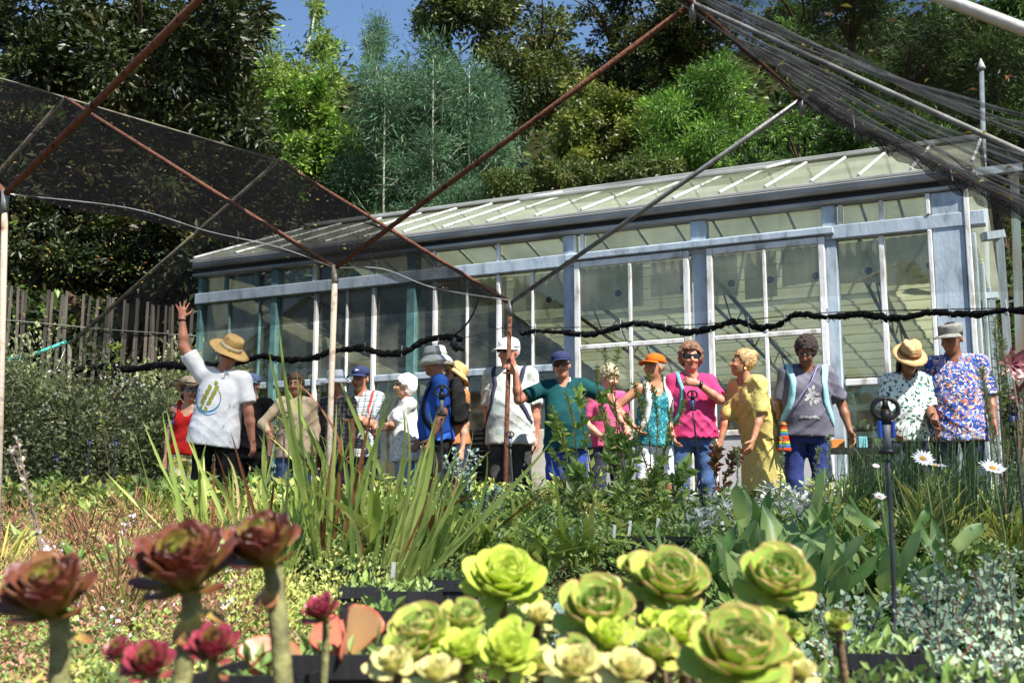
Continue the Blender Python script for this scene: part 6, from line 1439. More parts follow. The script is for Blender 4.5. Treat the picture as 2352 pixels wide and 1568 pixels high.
for lab, x, Y, n, L, tl, ln_ in (
    ('tall strap leaf clump in front of the pointing man, leaning left', 500, 5.3, 18, .62, 16, (-.12, 0)), ('strap leaf clump under the white shirt hem', 600, 5.2, 20, .55, 12, (0, 0)),
    ('upright strap leaf clump below the beige shirt', 690, 5.4, 20, .68, 12, (.02, 0)), ('tallest strap leaf clump with russet blades beside the rusty post', 760, 5.0, 24, .86, 14, (.0, 0)),
    ('dense strap leaf clump right of the rusty post', 830, 5.1, 22, .70, 18, (.10, 0)), ('strap leaf clump arching right over the black pots', 900, 4.45, 20, .72, 20, (.45, 0)), ('fine strap leaf tuft in the gritty pot', 850, 4.3, 14, .55, 10, (.15, 0)),
    ('loose strap leaf clump below the blue T-shirt', 975, 4.9, 20, .52, 24, (.30, 0)), ('short strap leaf tuft left of the first tall clump', 430, 5.6, 9, .50, 16, (-.1, 0)), ('wide fan of strap leaves between post and pointing man', 650, 4.9, 18, .58, 22, (-.05, 0)), ('strap leaf fan leaning right below the white haired woman', 930, 5.4, 18, .62, 20, (.25, 0)), ('strap leaf tuft behind the wide fan near the white shirt', 560, 5.7, 14, .50, 18, (.05, 0)), ('strap leaf tuft behind the rusty post', 720, 5.8, 14, .52, 18, (.0, 0)), ('low strap leaf fan right of the loose clump', 1010, 5.6, 14, .46, 26, (.2, 0)), ('slender strap leaf tuft below the white flat cap man', 1050, 5.1, 12, .46, 22, (.25, 0))):
    strap_clump(lab, x, Y, n, L, int(x + Y * 10), tl, ln_)
# the few long single blades that cross the visitors
e = empty('strap_leaf_plant', gpt(560, 5.1), 0, 'three very long strap blades crossing the pointing man and the woman in red', 'plant', 'strap leaved plants')
for (x0, y0, x1, y1) in ((420, 1210, 372, 945), (520, 1200, 425, 1000), (770, 1110, 650, 880), (690, 1090, 690, 870), (840, 1010, 775, 870)):
    a_, b_ = P(x0, y0, 5.1), P(x1, y1, 5.1); a_ = a_ + (a_ - b_) * .6; link('blade', blade(ST1, 0), e, orient(a_ - e.location, b_ - a_, (.3, -1, .1), (b_ - a_).length, .55))
# broad strap plants (green, fleshy)
BS1 = LM('fleshy_green', (112, 142, 56), (168, 184, 84), rough=.4, trans=.25); BS2 = LM('fleshy_lime', (172, 184, 84), (196, 200, 112), rough=.4, trans=.3)
for lab, x, Y, n, L, tl in (('spiny grey green aloe with thick upright leaves at the centre', 880, 4.9, 16, .42, 16), ('fleshy aloe clump with red tips below the blue T-shirt man', 950, 5.2, 16, .36, 18), ('broad lime strap plant right of the aloe', 1040, 5.3, 14, .30, 26),
    ('broad green strap plant below the white flat cap man', 1140, 5.2, 16, .30, 26), ('fleshy strap plant below the teal polo man', 1240, 5.0, 16, .30, 24), ('leaning strap plant left of the seed tray', 1330, 5.1, 15, .30, 26), ('strap plant behind the seed tray', 1410, 5.6, 12, .28, 22)):
    strap_clump(lab, x, Y, n, L, int(x * 3), tl, (.02, 0), ((BS1, .6), (BS2, .34), (ST3, .06)), 2.3, 'fleshy_strap_plant', .07, 'fleshy strap plants')

# =================================================================== broad grey-green leaves
BR1 = LM('broad_grey_green', (104, 140, 84), (152, 180, 122), rough=.42, trans=.32, root=(160, 180, 110)); BR2 = LM('broad_green', (78, 118, 56), (118, 152, 84), rough=.42, trans=.32)
BRM = [broad_mesh(w_, c_, b_, m_) for w_, c_, b_, m_ in ((.19, .45, .25, BR1), (.15, .35, .5, BR1), (.23, .5, .1, BR1), (.16, .4, .6, BR2), (.13, .4, .3, BR2))]
m_gst = M('green_stalk', (132, 146, 84), (100, 116, 64), rough=.6)
def broad_plant(label, x, Y, n, L, h, seed, low=0):
    n = int(n * 1.4); rg = random.Random(seed); q = gpt(x, Y); e = empty('broad_leaf_plant', q, 0, label, 'plant', 'broad leaved plants')
    for i in range(n):
        a = rg.uniform(0, 6.28); up_ = rg.random() < .5 and not low; top = Vector((math.cos(a) * .07, math.sin(a) * .05, h * rg.uniform(.35, 1) if up_ else rg.uniform(.02, .09)))
        if up_: MB().tube([(0, 0, 0), top * .5 + Vector((.01, 0, .02)), top], [.006, .005, .004], 6).build('stalk', m_gst, e, True)
        el = rg.uniform(.3, 1.25) if up_ else rg.uniform(.25, 1.05); d = az(a, el); face = Vector((-math.cos(a) * .6, -.5, .8))
        link('leaf', BRM[rg.randrange(5)], e, orient(top, d, face, L * 1.32 * rg.uniform(.75, 1.2)))
    return e
for lab, x, Y, n, L, h in (('broad leaf plant with cupped leaves in front of the yellow dress', 1690, 4.7, 11, .17, .30), ('broad leaf plant under the grey T-shirt person', 1860, 4.7, 13, .16, .32), ('broad leaf plant left of the near sprinkler', 1960, 4.5, 12, .15, .34), ('broad leaf plant right of the near sprinkler', 2060, 4.4, 12, .16, .30),
                           ('broad leaf plant at the left end of the patch with long low leaves', 1590, 4.2, 10, .22, .16), ('low broad leaf plant in the middle of the patch', 1720, 4.1, 12, .20, .18), ('broad leaf plant behind the silver shrubs', 1850, 3.9, 12, .19, .22), ('broad leaf plant nearest the right edge', 2150, 4.2, 10, .15, .26), ('broad leaf seedling right of the middle', 1790, 4.5, 10, .18, .28), ('broad leaf plant tucked behind the sprinkler riser', 2000, 4.0, 10, .17, .22)):
    broad_plant(lab, x, Y, n, L, h, int(x * 1.3))

# =================================================================== silver-leaved shrubs with round leaves
SV = LM('silver_leaf', (132, 162, 134), (170, 190, 160), rough=.55, trans=.2); SV2 = LM('silver_blue_leaf', (104, 136, 130), (140, 166, 154), rough=.55, trans=.2); m_rtw = M('red_twig', (126, 84, 66), (92, 62, 50), rough=.7)
svm = [broad_mesh(.36, .15, .2, SV), broad_mesh(.42, .1, .1, SV), broad_mesh(.3, .2, .3, SV)]; svb = [broad_mesh(.34, .15, .2, SV2), broad_mesh(.4, .1, .1, SV2)]
def silver_shrub(label, x, Y, ns, h, spread, ll, seed, ms=svm, lps=22, group='silver leaved shrubs', z0=0, name='silver_shrub', bias=(0, 0)):
    rg = random.Random(seed); q = gpt(x, Y); q.z += z0; e = empty(name, q, 0, label, 'shrub', group)
    for i in range(ns):
        a = rg.uniform(0, 6.28); rr = rg.random() ** .6 * spread; tip = Vector((math.cos(a) * rr + bias[0], math.sin(a) * rr * .8 + bias[1], h * rg.uniform(.55, 1.05)))
        pts = catmull([(0, 0, 0), tip * .5 + Vector((rg.uniform(-.02, .02), 0, .03)), tip], 5); MB().tube(pts, .0022, 5, cap=False).build('twig', m_rtw, e)
        for k in range(lps):
            t = .25 + .75 * (k // 2 + .5) / (lps / 2); j = min(len(pts) - 2, int(t * (len(pts) - 1))); p_ = pts[j].lerp(pts[j+1], t * (len(pts) - 1) - j); dr = (pts[j+1] - pts[j]).normalized()
            sd_ = dr.cross(Vector((math.cos(k // 2 * 1.6 + i), math.sin(k // 2 * 1.6 + i), .2))).normalized() * (1 if k % 2 else -1)
            d = sd_ + dr * .5 + Vector((0, 0, rg.uniform(-.1, .4))); link('leaf', ms[rg.randrange(len(ms))], e, orient(p_, d, (rg.uniform(-.5, .5), -.6, 1), ll * rg.uniform(.7, 1.2)))
    return e
for i, (lab, x, Y, ns, h, sp, ll) in enumerate((
    ('silver leaved shrub above the bottom right pots', 2080, 2.35, 13, .24, .16, .024), ('silver leaved shrub at the right edge', 2290, 2.5, 13, .30, .17, .024), ('silver leaved shrub right of the rightmost aeonium', 1960, 2.7, 12, .24, .15, .026),
    ('silver leaved shrub under the near sprinkler', 2120, 3.0, 13, .32, .18, .027), ('taller silver leaved shrub at the right rear', 2270, 3.2, 13, .36, .2, .028), ('low silver leaved shrub behind the rightmost aeonium', 1840, 2.9, 9, .20, .13, .026), ('silver leaved shrub low in the corner', 2200, 2.1, 11, .20, .16, .022), ('silver leaved shrub between the sprinkler riser and the corner', 2190, 2.7, 14, .30, .18, .026), ('silver leaved shrub with tall shoots at the far right', 2340, 2.9, 14, .36, .18, .027), ('silver leaved shrub behind the open cup aeonium', 1930, 3.2, 11, .26, .15, .027), ('silver leaved shrub left of the sprinkler riser', 1985, 2.5, 13, .24, .15, .024), ('silver leaved shrub in front of the riser foot', 2040, 2.75, 13, .27, .16, .025), ('silver leaved shrub rising between the two right pots', 2170, 2.35, 13, .26, .16, .024), ('silver leaved shrub with red stems by the corner pot', 2320, 2.2, 13, .24, .15, .022), ('silver leaved shrub high at the right behind the others', 2240, 3.6, 13, .36, .2, .027), ('silver leaved shrub behind the broad leaf patch end', 2180, 3.7, 12, .30, .18, .028))):
    silver_shrub(lab, x, Y, ns, h, sp, ll * .80, 200 + i)
for i, (lab, x, Y, ns, h, sp, ll, z0) in enumerate((('blue grey shrub behind the lime aeonium', 1290, 2.9, 8, .26, .12, .026, 0), ('blue grey seedling right of the lime aeonium', 1390, 2.8, 7, .22, .10, .026, 0), ('tall blue grey sprig above the lime aeonium', 1345, 3.1, 4, .36, .05, .024, 0),
    ('blue grey round leaf shrub beside the blue T-shirt man', 1060, 6.4, 16, .40, .16, .030, .12), ('second blue grey shrub below the white flat cap man', 1100, 6.3, 12, .30, .17, .028, .05), ('small blue grey shrub at the black shorts', 985, 6.4, 9, .24, .12, .026, 0))):
    silver_shrub(lab, x, Y, ns, h, sp, ll, 230 + i, svb, 20, 'blue grey shrubs', z0)

# =================================================================== low growth that nobody could count
def bed(seed, n, px, Yr, size, cols, h, aspect=.45, thin=False, up=.9, clump=.25, hb=None, droop=0, per=45):
    """many small plants: each has its own centre, height and tint, leaves spread outwards and up around it"""
    rg = np.random.default_rng(seed); nc = max(6, n // per); Yc = rg.uniform(*Yr, nc); xc = (rg.uniform(*px, nc) - 1176) / F * Yc * 1.005
    hh = (h if hb is None else h + (hb - h) * (Yc - Yr[0]) / (Yr[1] - Yr[0])) * (.45 + .75 * rg.random(nc)); rc = (.35 + .5 * rg.random(nc)) * np.minimum(.13, h * .55)
    cc = colmix(rg, nc, cols, .22); i = rg.integers(0, nc, n); a = rg.uniform(0, 2 * np.pi, n); t = rg.random(n) ** .7
    r_ = rc[i] * np.abs(rg.normal(size=n)) * (1 - .35 * t); x = xc[i] + np.cos(a) * r_; Y = Yc[i] + np.sin(a) * r_; g_ = np.array([gz0(b) for b in Y])
    z = g_ + hh[i] * t * np.maximum(.25, 1 - (r_ / (rc[i] * 2.6)) ** 2)
    d = np.c_[np.cos(a), np.sin(a), .15 + up * (.3 + .9 * rg.random(n)) - droop] + unit(rg, n) * .45; nr = unit(rg, n) * .5 + np.array([0, -.35, .9]); ln = size * (.5 + rg.random(n))
    v, f = leaves(np.c_[x, Y, z], d, nr, ln, ln * aspect); return v, f, np.repeat(cc[i] * (1 + .14 * rg.normal(size=(n, 1))).clip(.5, 1.6), 4, 0)
def stuff(name, label, cat, parts, mat=None): tag(foliage(name, join(parts), mat or m_leafv), label, cat, kind='stuff')
GR = ((84, 116, 52), (122, 150, 70), (150, 170, 92), (70, 98, 44)); YL = ((150, 160, 76), (178, 180, 92), (128, 146, 66), (196, 190, 110)); PKB = ((176, 128, 104), (152, 106, 84), (190, 150, 118), (140, 96, 72)); SIL = ((176, 184, 172), (196, 198, 190), (150, 162, 148), (206, 206, 204))
stuff('seed_head_cover', 'pinkish brown dry seed heads spread over the left bed', 'ground cover', [bed(1, 26000, (-60, 590), (3.4, 6.2), .024, PKB, .23, .14, hb=.28, up=1.4), bed(2, 11000, (-60, 600), (3.2, 6.4), .022, YL + GR, .15, .5, hb=.20), bed(3, 520, (-40, 560), (3.4, 5.6), .020, ((236, 232, 238), (214, 200, 220)), .23, .8)], m_leafd)
stuff('wild_stalks', 'wild thin stalks and dry stems standing above the left bed', 'ground cover', [bed(31, 900, (-60, 560), (3.6, 6.6), .16, YL + PKB, .22, .035, up=2.2), bed(32, 500, (-60, 560), (3.4, 5.5), .07, GR, .24, .3, up=1.2), bed(33, 500, (1900, 2400), (4.2, 6.2), .16, YL + GR, .3, .03, up=2.0)])
stuff('herb_cover', 'yellow green leafy herbs along the back of the left bed', 'ground cover', [bed(4, 8000, (-60, 620), (6.0, 7.4), .06, YL + GR, .24, .45, hb=.36), bed(5, 3500, (250, 620), (6.2, 7.4), .08, GR, .30, .4)])
stuff('herb_cover', 'dense green herb bed between strap leaves and visitors', 'ground cover', [bed(6, 20000, (560, 1560), (4.9, 7.3), .036, GR, .20, .5, hb=.32), bed(7, 9000, (560, 1560), (6.0, 7.3), .06, GR + YL, .28, .42, hb=.38), bed(8, 2500, (1200, 1560), (5.4, 6.6), .03, ((120, 150, 110), (150, 176, 132)), .2, .3)])
stuff('silver_cover', 'pale silvery grey low foliage before the doors', 'ground cover', [bed(9, 11000, (1540, 2020), (5.6, 7.1), .04, SIL + GR, .2, .55, hb=.34), bed(10, 5000, (1540, 1900), (4.8, 6.2), .03, GR, .18, .4)])
stuff('herb_cover', 'mixed green growth under the broad leaves at right', 'ground cover', [bed(11, 8000, (1500, 2420), (3.4, 5.4), .04, GR, .14, .5, hb=.18), bed(12, 6000, (1860, 2420), (5.2, 7.0), .05, GR + YL, .24, .4, hb=.38)])
stuff('succulent_cover', 'yellow green small leaved succulents over the left foreground', 'ground cover', [bed(13, 17000, (-80, 820), (2.3, 3.5), .015, GR + PKB[:2] + YL[:2], .19, .55, hb=.22), bed(14, 7000, (-80, 420), (1.75, 2.4), .015, GR + YL[:2] + PKB[:1], .2, .55), bed(15, 9000, (560, 900), (3.2, 4.3), .014, YL, .26, .6, up=1.6), bed(34, 3000, (-80, 760), (2.0, 3.4), .05, PKB + YL, .15, .04, up=.5), bed(16, 2600, (300, 760), (2.3, 3.4), .05, ((150, 128, 104), (112, 92, 74)), .16, .06)])
stuff('seedling_cover', 'small green seedlings among the black pots at the centre', 'ground cover', [bed(17, 6000, (1000, 1500), (2.9, 4.8), .022, GR, .17, .45), bed(18, 2200, (1850, 2420), (1.9, 2.6), .02, YL + SIL, .2, .6)])
stuff('moss_cover', 'short pale growth hiding the bare soil at the front', 'ground cover', [bed(19, 6000, (780, 1900), (1.5, 2.9), .016, YL + GR, .12, .5)])

# =================================================================== taller single plants before the visitors
m_twig = M('thin_twig', (120, 104, 84), (86, 72, 58), rough=.8); NG = ((104, 128, 48), (150, 166, 70), (84, 108, 40))
def twig_plant(label, x, Y, stems, seed, leaf, cols, aspect, dens, group='twiggy shrubs', name='twiggy_shrub', tr=.004, spread=.25):
    """stems: list of pixel polylines (x, y) at depth Y"""
    rg = np.random.default_rng(seed); q = gpt(x, Y); e = empty(name, q, 0, label, 'shrub', group); parts = []
    for st in stems:
        pts = catmull([P(a, b, Y + .02 * (i % 2)) for i, (a, b) in enumerate(st)], 8); MB().tube([p - q for p in pts], [tr * (1 - .6 * i / len(pts)) for i in range(len(pts))], 5).build('twig', m_twig, e)
        A = np.array([tuple(p) for p in pts]); n = int(dens * len(pts)); t = rg.random(n) ** .75; ii = np.minimum((t * (len(A) - 1)).astype(int), len(A) - 2); fr_ = (t * (len(A) - 1) - ii)[:, None]
        c = A[ii] * (1 - fr_) + A[ii + 1] * fr_; ax = A[ii + 1] - A[ii]; ax /= np.linalg.norm(ax, axis=1, keepdims=True) + 1e-9; d = unit(rg, n) + ax * .8
        ln = leaf * (.6 + .7 * rg.random(n)); v, f = leaves(c + unit(rg, n) * leaf * .1, d, unit(rg, n) + np.array([0, -.4, .6]), ln, ln * aspect); parts.append((v, f, np.repeat(colmix(rg, n, cols, .15), 4, 0)))
    foliage('foliage', join(parts), m_leafv, e, 'stuff', q); return e
twig_plant('tall spiky heath in front of the woman with the orange cap', 1440, 6.3, [[(1440, 1180), (1425, 1000), (1400, 880), (1388, 800)], [(1440, 1150), (1420, 1010), (1412, 870), (1420, 800)], [(1432, 1100), (1400, 990), (1375, 900), (1370, 840)], [(1445, 1120), (1470, 980), (1480, 900), (1490, 860)]], 1, .028, NG, .2, 9)
twig_plant('bushy heath covering the tank top of the orange cap woman', 1500, 6.2, [[(1500, 1180), (1490, 1000), (1470, 920), (1455, 880)], [(1500, 1150), (1510, 1000), (1505, 920), (1500, 890)], [(1505, 1150), (1530, 1020), (1560, 960), (1572, 920)], [(1500, 1120), (1475, 1040), (1450, 980), (1440, 950)], [(1505, 1160), (1520, 1060), (1535, 1000), (1540, 940)]], 2, .024, NG, .3, 10)
twig_plant('large leaved yellow green shrub over the teal polo man', 1340, 6.3, [[(1370, 1180), (1350, 1040), (1335, 960), (1330, 890)], [(1365, 1150), (1320, 1050), (1290, 1010), (1280, 960)], [(1370, 1120), (1390, 1000), (1380, 940), (1385, 900)]], 3, .07, ((150, 176, 80), (118, 150, 62), (176, 190, 100)), .42, 2.2)
twig_plant('needle leaved sprigs hanging before the teal polo hem', 1300, 6.2, [[(1320, 1160), (1300, 1040), (1290, 990), (1262, 930)], [(1330, 1120), (1320, 1000), (1310, 940), (1300, 900)], [(1300, 1160), (1290, 1080), (1275, 1050), (1265, 1035)]], 4, .024, NG, .18, 12)
twig_plant('leafy shrub with broad leaves below the teal polo man', 1420, 6.1, [[(1420, 1190), (1410, 1090), (1400, 1040), (1405, 1000)], [(1420, 1180), (1440, 1100), (1450, 1050), (1430, 1010)], [(1400, 1190), (1350, 1120), (1330, 1090), (1320, 1070)], [(1480, 1190), (1500, 1120), (1510, 1090), (1520, 1060)], [(1540, 1190), (1555, 1120), (1560, 1095), (1575, 1070)]], 5, .075, ((130, 158, 84), (96, 128, 60), (160, 178, 104)), .45, 3)
twig_plant('reddish leaf shrub tip beside the pink T-shirt woman jeans', 1660, 6.6, [[(1660, 1130), (1670, 1080), (1690, 1050), (1700, 1040)], [(1650, 1130), (1640, 1080), (1645, 1050), (1640, 1030)]], 6, .055, ((150, 96, 64), (120, 60, 44), (160, 150, 96)), .5, 3)
for i, (x, sx) in enumerate(((1790, 1800), (1870, 1880), (1900, 1905), (1690, 1695))):
    twig_plant(('thin grey green spire in front of the blue jeans', 'thin flowering spire right of the blue jeans', 'second thin spire right of the blue jeans', 'thin spire before the yellow dress')[i], x, 5.6, [[(x, 1180), (x + 4, 1080), (sx, 1000 + 30 * (i % 2))]], 20 + i, .022, ((150, 166, 120), (176, 186, 150)), .45, 6, 'thin spires', 'flower_spire', .003)
# rush tufts at the right
rushm = LM('rush_stem', (74, 104, 72), (112, 136, 92), rough=.5, trans=.15); rush_b = [blade_mesh(.0045, b_, rushm, 7, .2) for b_ in (.1, .3, .5, .9)]
def rush(label, x, Y, n, L, seed, tilt=26):
    rg = random.Random(seed); q = gpt(x, Y); e = empty('rush_tuft', q, 0, label, 'grass', 'rush tufts')
    for i in range(n):
        a = rg.uniform(0, 6.28); t = R(abs(rg.gauss(0, tilt))); d = Vector((math.cos(a) * math.sin(t), math.sin(a) * math.sin(t), math.cos(t))); ln = rg.uniform(.5, 1.05) * L
        link('stem', rush_b[rg.randrange(4)], e, orient(Vector((math.cos(a), math.sin(a), 0)) * rg.uniform(0, .09), d, (-d.x, -d.y - .3, .2), ln, .75))
for i, (lab, x, Y, n, L) in enumerate((('rush tuft in front of the straw fedora person', 2060, 5.9, 230, .70), ('rush tuft before the blue tropical shirt', 2180, 5.8, 230, .66), ('rush tuft left of the fedora person', 1975, 6.0, 190, .60), ('rush tuft at the right edge below the post', 2290, 5.6, 160, .58), ('low rush tuft between the fedora and the tropical shirt', 2120, 5.4, 170, .46))): rush(lab, x, Y, n, L, 300 + i)
strap_clump('dry wiry grass tuft below the person in grey', 1930, 5.9, 26, .34, 5, 40, (0, 0), ((ST4, 1.0),), .22, 'dry_grass', .06, 'dry grass tufts')
strap_clump('yellow dry palm shoot before the hedge', 200, 6.5, 9, .34, 6, 16, (-.35, 0), ((ST4, .4), (ST2, .6)), .5, 'palm_shoot', .02, 'dry grass tufts')
# feathery grey-green shrub, blurred at the right edge
twig_plant('feathery grey green shrub in front of the corner post', 2310, 4.6, [[(2310, 1180), (2300, 950), (2290, 820), (2285, 730)], [(2310, 1100), (2320, 950), (2310, 850), (2300, 770)], [(2310, 1150), (2280, 1000), (2262, 900), (2255, 850)], [(2320, 1200), (2345, 1050), (2352, 960), (2350, 900)]], 9, .03, ((122, 146, 120), (160, 170, 110), (104, 132, 110)), .2, 9)
# wine-red castor leaves at the right edge
CAS = LM('castor_leaf', (104, 50, 62), (130, 74, 78), rough=.4, trans=.2); casm = broad_mesh(.16, .2, .2, CAS); q = gpt(2340, 7.2); e = empty('castor_plant', q, 0, 'wine red star leaved castor plant at the right edge', 'plant')
for k in range(3):
    top = P((2322, 2352, 2340)[k], (835, 845, 905)[k], 7.2 + .05 * k) - q; MB().tube([(0, 0, 0), top * .6 + Vector((.02, 0, 0)), top], [.012, .008, .005], 6).build('stem', m_twig, e)
    for j in range(8): a = j * .785 + k; link('leaf_lobe', casm, e, orient(top, (math.cos(a), -.25, math.sin(a)), (0, -1, .4), .13 if k < 2 else .1))
# climbing vine in front of the hedge
twig_plant('pale climbing vine rising from the left bed to the net roll', 245, 8.6, [[(252, 1090), (240, 1000), (236, 940), (240, 880), (262, 830), (275, 800), (255, 795)]], 10, .05, ((176, 190, 90), (150, 172, 76)), .6, 1.2)
twig_plant('fuzzy pale seed head stalk at the left edge', 60, 3.4, [[(95, 1270), (75, 1180), (55, 1080), (40, 1010)], [(100, 1290), (84, 1200), (50, 1100), (25, 1030)]], 11, .02, ((170, 156, 140), (196, 186, 170)), .7, 1.6, 'seed stalks', 'seed_stalk', .004)
# daisies
m_pet = M('daisy_petal', (238, 238, 240), (214, 214, 222), rough=.6); m_eye = M('daisy_eye', (226, 168, 40), (190, 126, 24), rough=.8, scale=60, bump=.5); petm = broad_mesh(.14, .15, .15, m_pet)
for i, (x, y, Y, r_, ax, lab) in enumerate(((2120, 1053, 4.6, 34, (-.1, -.75, .65), 'white daisy facing up, leftmost of the three large daisies'), (2148, 1070, 4.6, 36, (.1, -.2, .95), 'white daisy seen side on just right of the leftmost daisy'), (2280, 1075, 4.5, 40, (.05, -.55, .8), 'white daisy standing alone near the right edge'), (2020, 1140, 4.3, 20, (0, -.6, .8), 'small white daisy low beside the sprinkler riser'), (2012, 1070, 5.2, 12, (0, -.6, .8), 'tiny white flower left of the daisies'))):
    c = P(x, y, Y); g0 = gpt(x, Y); e = empty('daisy', g0, 0, lab, 'flower', 'daisies'); o = c - g0; ax = Vector(ax).normalized(); t1 = ax.orthogonal().normalized(); t2 = ax.cross(t1); rad = r_ * .72 * Y / F
    MB().tube([(0, 0, 0), o * .5 + Vector((.02, 0, 0)), o], .004, 5).build('stem', m_gst, e)
    for k in range(17): a = k * 2 * math.pi / 17; dd = t1 * math.cos(a) + t2 * math.sin(a); link('petal', petm, e, orient(o + dd * rad * .15, dd + ax * .12, ax, rad * (.85 + .1 * (k % 3))))
    MB().lathe([(rad * .28, 0), (rad * .26, rad * .08), (rad * .14, rad * .13), (.0005, rad * .14)], 12, Matrix.Translation(o) @ ax.to_track_quat('Z', 'Y').to_matrix().to_4x4()).build('eye', m_eye, e, True)

# =================================================================== sprinklers on risers
m_spb = M('sprinkler_black', (28, 29, 32), (18, 18, 20), rough=.45); m_spg = M('sprinkler_grey', (120, 122, 126), (90, 92, 96), rough=.5); m_spu = M('sprinkler_blue', (36, 84, 190), (26, 66, 160), rough=.4); m_ris = M('riser_pipe', (66, 66, 72), (42, 42, 46), rough=.5, scale=20)
def sprinkler(label, x, ytop, Y, ring, base, lean=0):
    """ring: width of the head ring in picture pixels"""
    w = ring * Y / F; t = P(x, ytop, Y); foot = gpt(base, Y); e = empty('sprinkler', foot, 0, label, 'sprinkler', 'sprinklers on risers'); o = t - foot; s = w / .074
    def z(v): return o - Vector((0, 0, v * s))
    MB().tube(catmull([(0, 0, -.02), o * .5 + Vector((.006, 0, -.05)), z(.16)], 6), .0062 * max(.85, s * .9), 8).build('riser', m_ris, e, True)
    n = 20; rg_ = [z(.030) + Vector((math.cos(i * 2 * math.pi / n) * .034 * s, 0, math.sin(i * 2 * math.pi / n) * .027 * s)) for i in range(n + 1)]
    MB().tube(rg_, .0062 * s, 8, cap=False).build('ring', m_spb, e, True)
    MB().tube([z(.034), z(.05), z(.072)], [.013 * s, .015 * s, .012 * s], 10).build('rotor', m_spb, e, True); MB().tube([z(.004), z(.03)], [.006 * s, .011 * s], 8).build('cap', m_spb, e, True)
    for k in (-1, 1): MB().box((o.x + k*.017*s - .004*s, o.y - .009*s, o.z - .105*s), (o.x + k*.017*s + .004*s, o.y + .009*s, o.z - .062*s), bev=.002).build('blue_arm', m_spu, e)
    MB().tube([z(.070), z(.10), z(.14)], [.012 * s, .010 * s, .013 * s], 10).build('nozzle', m_spg, e, True)
    MB().lathe([(.022*s, -.004*s), (.024*s, 0), (.022*s, .006*s), (.012*s, .008*s)], 14, Matrix.Translation(z(.142))).build('collar', m_spb, e, True)
for a_ in (('large near sprinkler with black ring at the right', 2032, 912, 2.9, 66, 2018), ('sprinkler in front of the royal blue T-shirt', 1015, 884, 5.2, 36, 1012), ('sprinkler in front of the hot pink T-shirt', 1590, 896, 6.6, 24, 1612), ('sprinkler beside the charcoal trousers', 1172, 990, 6.9, 18, 1180), ('sprinkler in front of the woman in red', 394, 945, 6.9, 20, 380), ('sprinkler in front of the beige shirt', 655, 945, 6.6, 20, 648),
           ('sprinkler before the dark hedge left of the woman in red', 268, 1000, 8.2, 15, 264), ('sprinkler by the leaning pole at the hedge', 207, 1000, 8.4, 14, 206), ('lowest sprinkler in the left bed', 132, 1040, 8.0, 12, 131), ('sprinkler at the far right edge', 2325, 930, 4.6, 26, 2334)): sprinkler(*a_)

# =================================================================== remaining things
m_hose = M('turquoise_hose', (60, 178, 168), (44, 150, 142), rough=.4)
cable('garden_hose', [P(-40, 834, 9.9), P(20, 826, 9.95), P(80, 812, 10.0), P(140, 790, 10.1), P(150, 786, 10.15)], .018, m_hose, 'turquoise hose slung from the leaning pole to the left edge', 'hose', n=10)
cable('guy_rope', [P(150, 800, 10.1), P(100, 920, 9.9), P(30, 1090, 9.6)], .004, m_wire, 'thin guy rope from the leaning pole to the left bed', 'rope')
m_conc = M('pale_pedestal', (206, 202, 192), (176, 170, 158), rough=.8, scale=4, bump=.2)
q = G(1238, 8.35); q.z = .36; e = empty('pedestal_box', q, R(-22), 'pale hollow pedestal box right of the charcoal trousers', 'box')
for nm, lo, hi in (('front_panel', (-.10, -.10, 0), (.10, -.085, .78)), ('side_panel', (.085, -.084, 0), (.10, .10, .78)), ('side_panel', (-.10, -.084, 0), (-.085, .10, .78)), ('rear_panel', (-.084, .086, 0), (.084, .10, .78))): MB().box(lo, hi, bev=.004).build(nm, m_conc, e)
m_crate = M('black_crate', (34, 34, 36), (20, 20, 22), rough=.6)
def crate(label, x, Y, z, rz):
    q = G(x, Y); q.z = z; e = empty('crate', q, rz, label, 'crate', 'black slatted crates')
    for sx in (-1, 1):
        for sy in (-1, 1): MB().box((sx*.15 - .01, sy*.11 - .01, 0), (sx*.15 + .01, sy*.11 + .01, .16)).build('corner_post', m_crate, e)
    for k in range(4):
        zz = .012 + k * .038
        for sy in (-1, 1): MB().box((-.138, sy*.11 - .005, zz), (.138, sy*.11 + .005, zz + .022)).build('slat', m_crate, e)
        for sx in (-1, 1): MB().box((sx*.15 - .005, -.098, zz), (sx*.15 + .005, .098, zz + .022)).build('slat', m_crate, e)
    MB().box((-.138, -.098, .0), (.138, .098, .008)).build('base', m_crate, e)
for i in range(5): crate(('bottom', 'second', 'middle', 'fourth', 'top')[i] + ' black crate of the stack left of the white flat cap man', 1085, 8.75, .36 + i * .165, R(-20 + (i % 2) * 4))
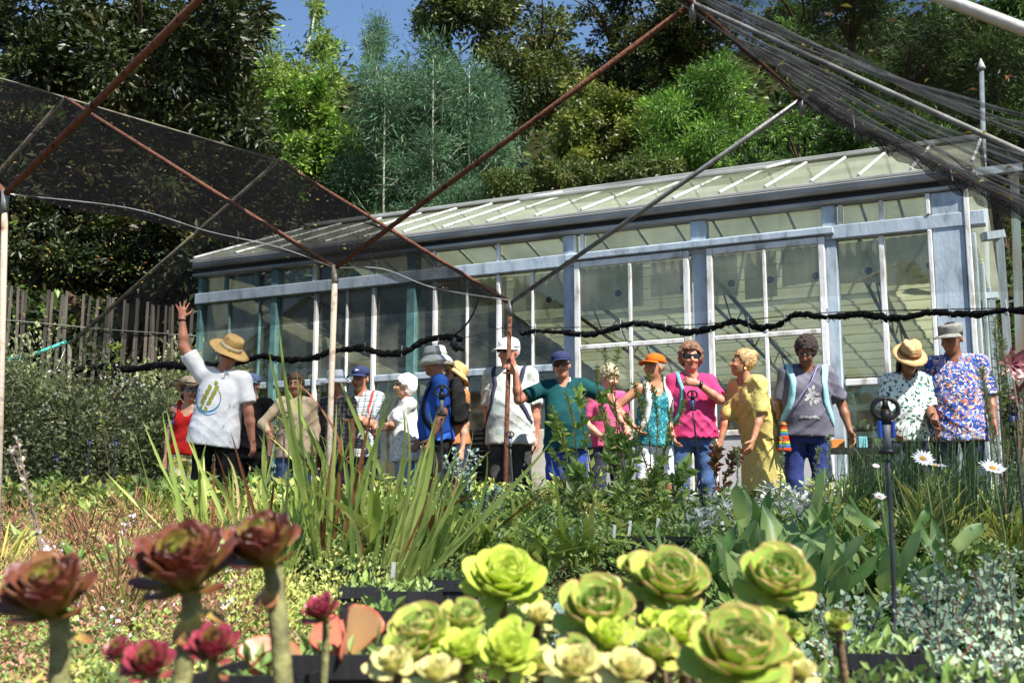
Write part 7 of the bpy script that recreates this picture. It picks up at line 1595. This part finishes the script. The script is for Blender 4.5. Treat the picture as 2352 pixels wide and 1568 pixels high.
# timber arbour to the right of the glasshouse
m_arb = M('faded_blue_timber', (150, 164, 170), (120, 130, 134), rough=.7, scale=6, stretch=(3, 3, .3), bump=.2); m_arbr = M('rusty_blue_post', (122, 140, 138), (116, 84, 58), rough=.8, scale=4, stretch=(4, 4, .3))
b0 = G(2310, 9.6); b0.z = .36; e = empty('timber_arbour', b0, R(-25.4), 'faded blue timber arbour beyond the right glasshouse corner', 'arbour')
def arb(nm, x0, y0, x1, y1, Y, r_, mt):
    a_, c_ = P(x0, y0, Y), P(x1, y1, Y); m_ = Matrix.Rotation(-R(-25.4), 3, 'Z'); MB().tube([m_ @ (a_ - b0), m_ @ (c_ - b0)], [(r_, r_)] * 2, 4).build(nm, mt, e)
for z_ in ((2330, 400, 2352, 1100, 9.6, .05, m_arbr), (2296, 545, 2322, 900, 9.9, .045, m_arb), (2278, 690, 2292, 900, 10.4, .04, m_arb)): arb('post', *z_)
for z_ in ((2235, 398, 2345, 386, 9.6, .05, m_arb), (2255, 545, 2305, 538, 9.9, .05, m_arb), (2262, 680, 2290, 678, 10.4, .04, m_arb)): arb('beam', *z_)
mq = G(2262, 13.5); mq.z = .3; e = empty('mast', mq, 0, 'thin grey mast with pale pointed cap behind the glasshouse', 'mast'); tp = P(2254, 160, 13.5) - mq
MB().tube([(0, 0, 0), tp], [.035, .03], 10).build('pole', m_arb, e, True); MB().lathe([(.05, 0), (.052, .02), (.01, .14), (.001, .15)], 12, Matrix.Translation(tp)).build('cap', m_white, e, True)
# carton and blue tag on the shelf by the grey T-shirt person
q = P(1925, 1000, 7.75); e = empty('potting_shelf', (q.x, q.y, .36), R(-10), 'grey wooden potting shelf behind the dry grass at right', 'shelf'); hz_ = q.z - .36
m_wood = M('grey_wood', (150, 142, 126), (112, 104, 90), rough=.9, scale=5, stretch=(.3, 3, 3), bump=.3)
MB().box((-.30, -.14, hz_ - .12), (.45, .16, hz_ - .09)).build('board', m_wood, e)
for sx in (-.27, .42): MB().box((sx - .02, -.12, 0), (sx + .02, .12, hz_ - .122)).build('leg', m_wood, e)
o = MB().box((-.05, -.05, 0), (.05, .05, .06), bev=.003).build('carton', M('orange_carton', (196, 128, 62), (168, 104, 48), rough=.8)); o.location = (q.x - .02, q.y, q.z - .088); tag(o, 'small orange carton on the potting shelf beside the grey T-shirt', 'carton')
o = MB().box((-.03, -.03, 0), (.03, .03, .08), bev=.003).build('carton', M('aqua_carton', (120, 186, 196), (90, 160, 176), rough=.7)); o.location = (q.x + .16, q.y, q.z - .088); tag(o, 'pale aqua carton right of the orange one on the shelf', 'carton')
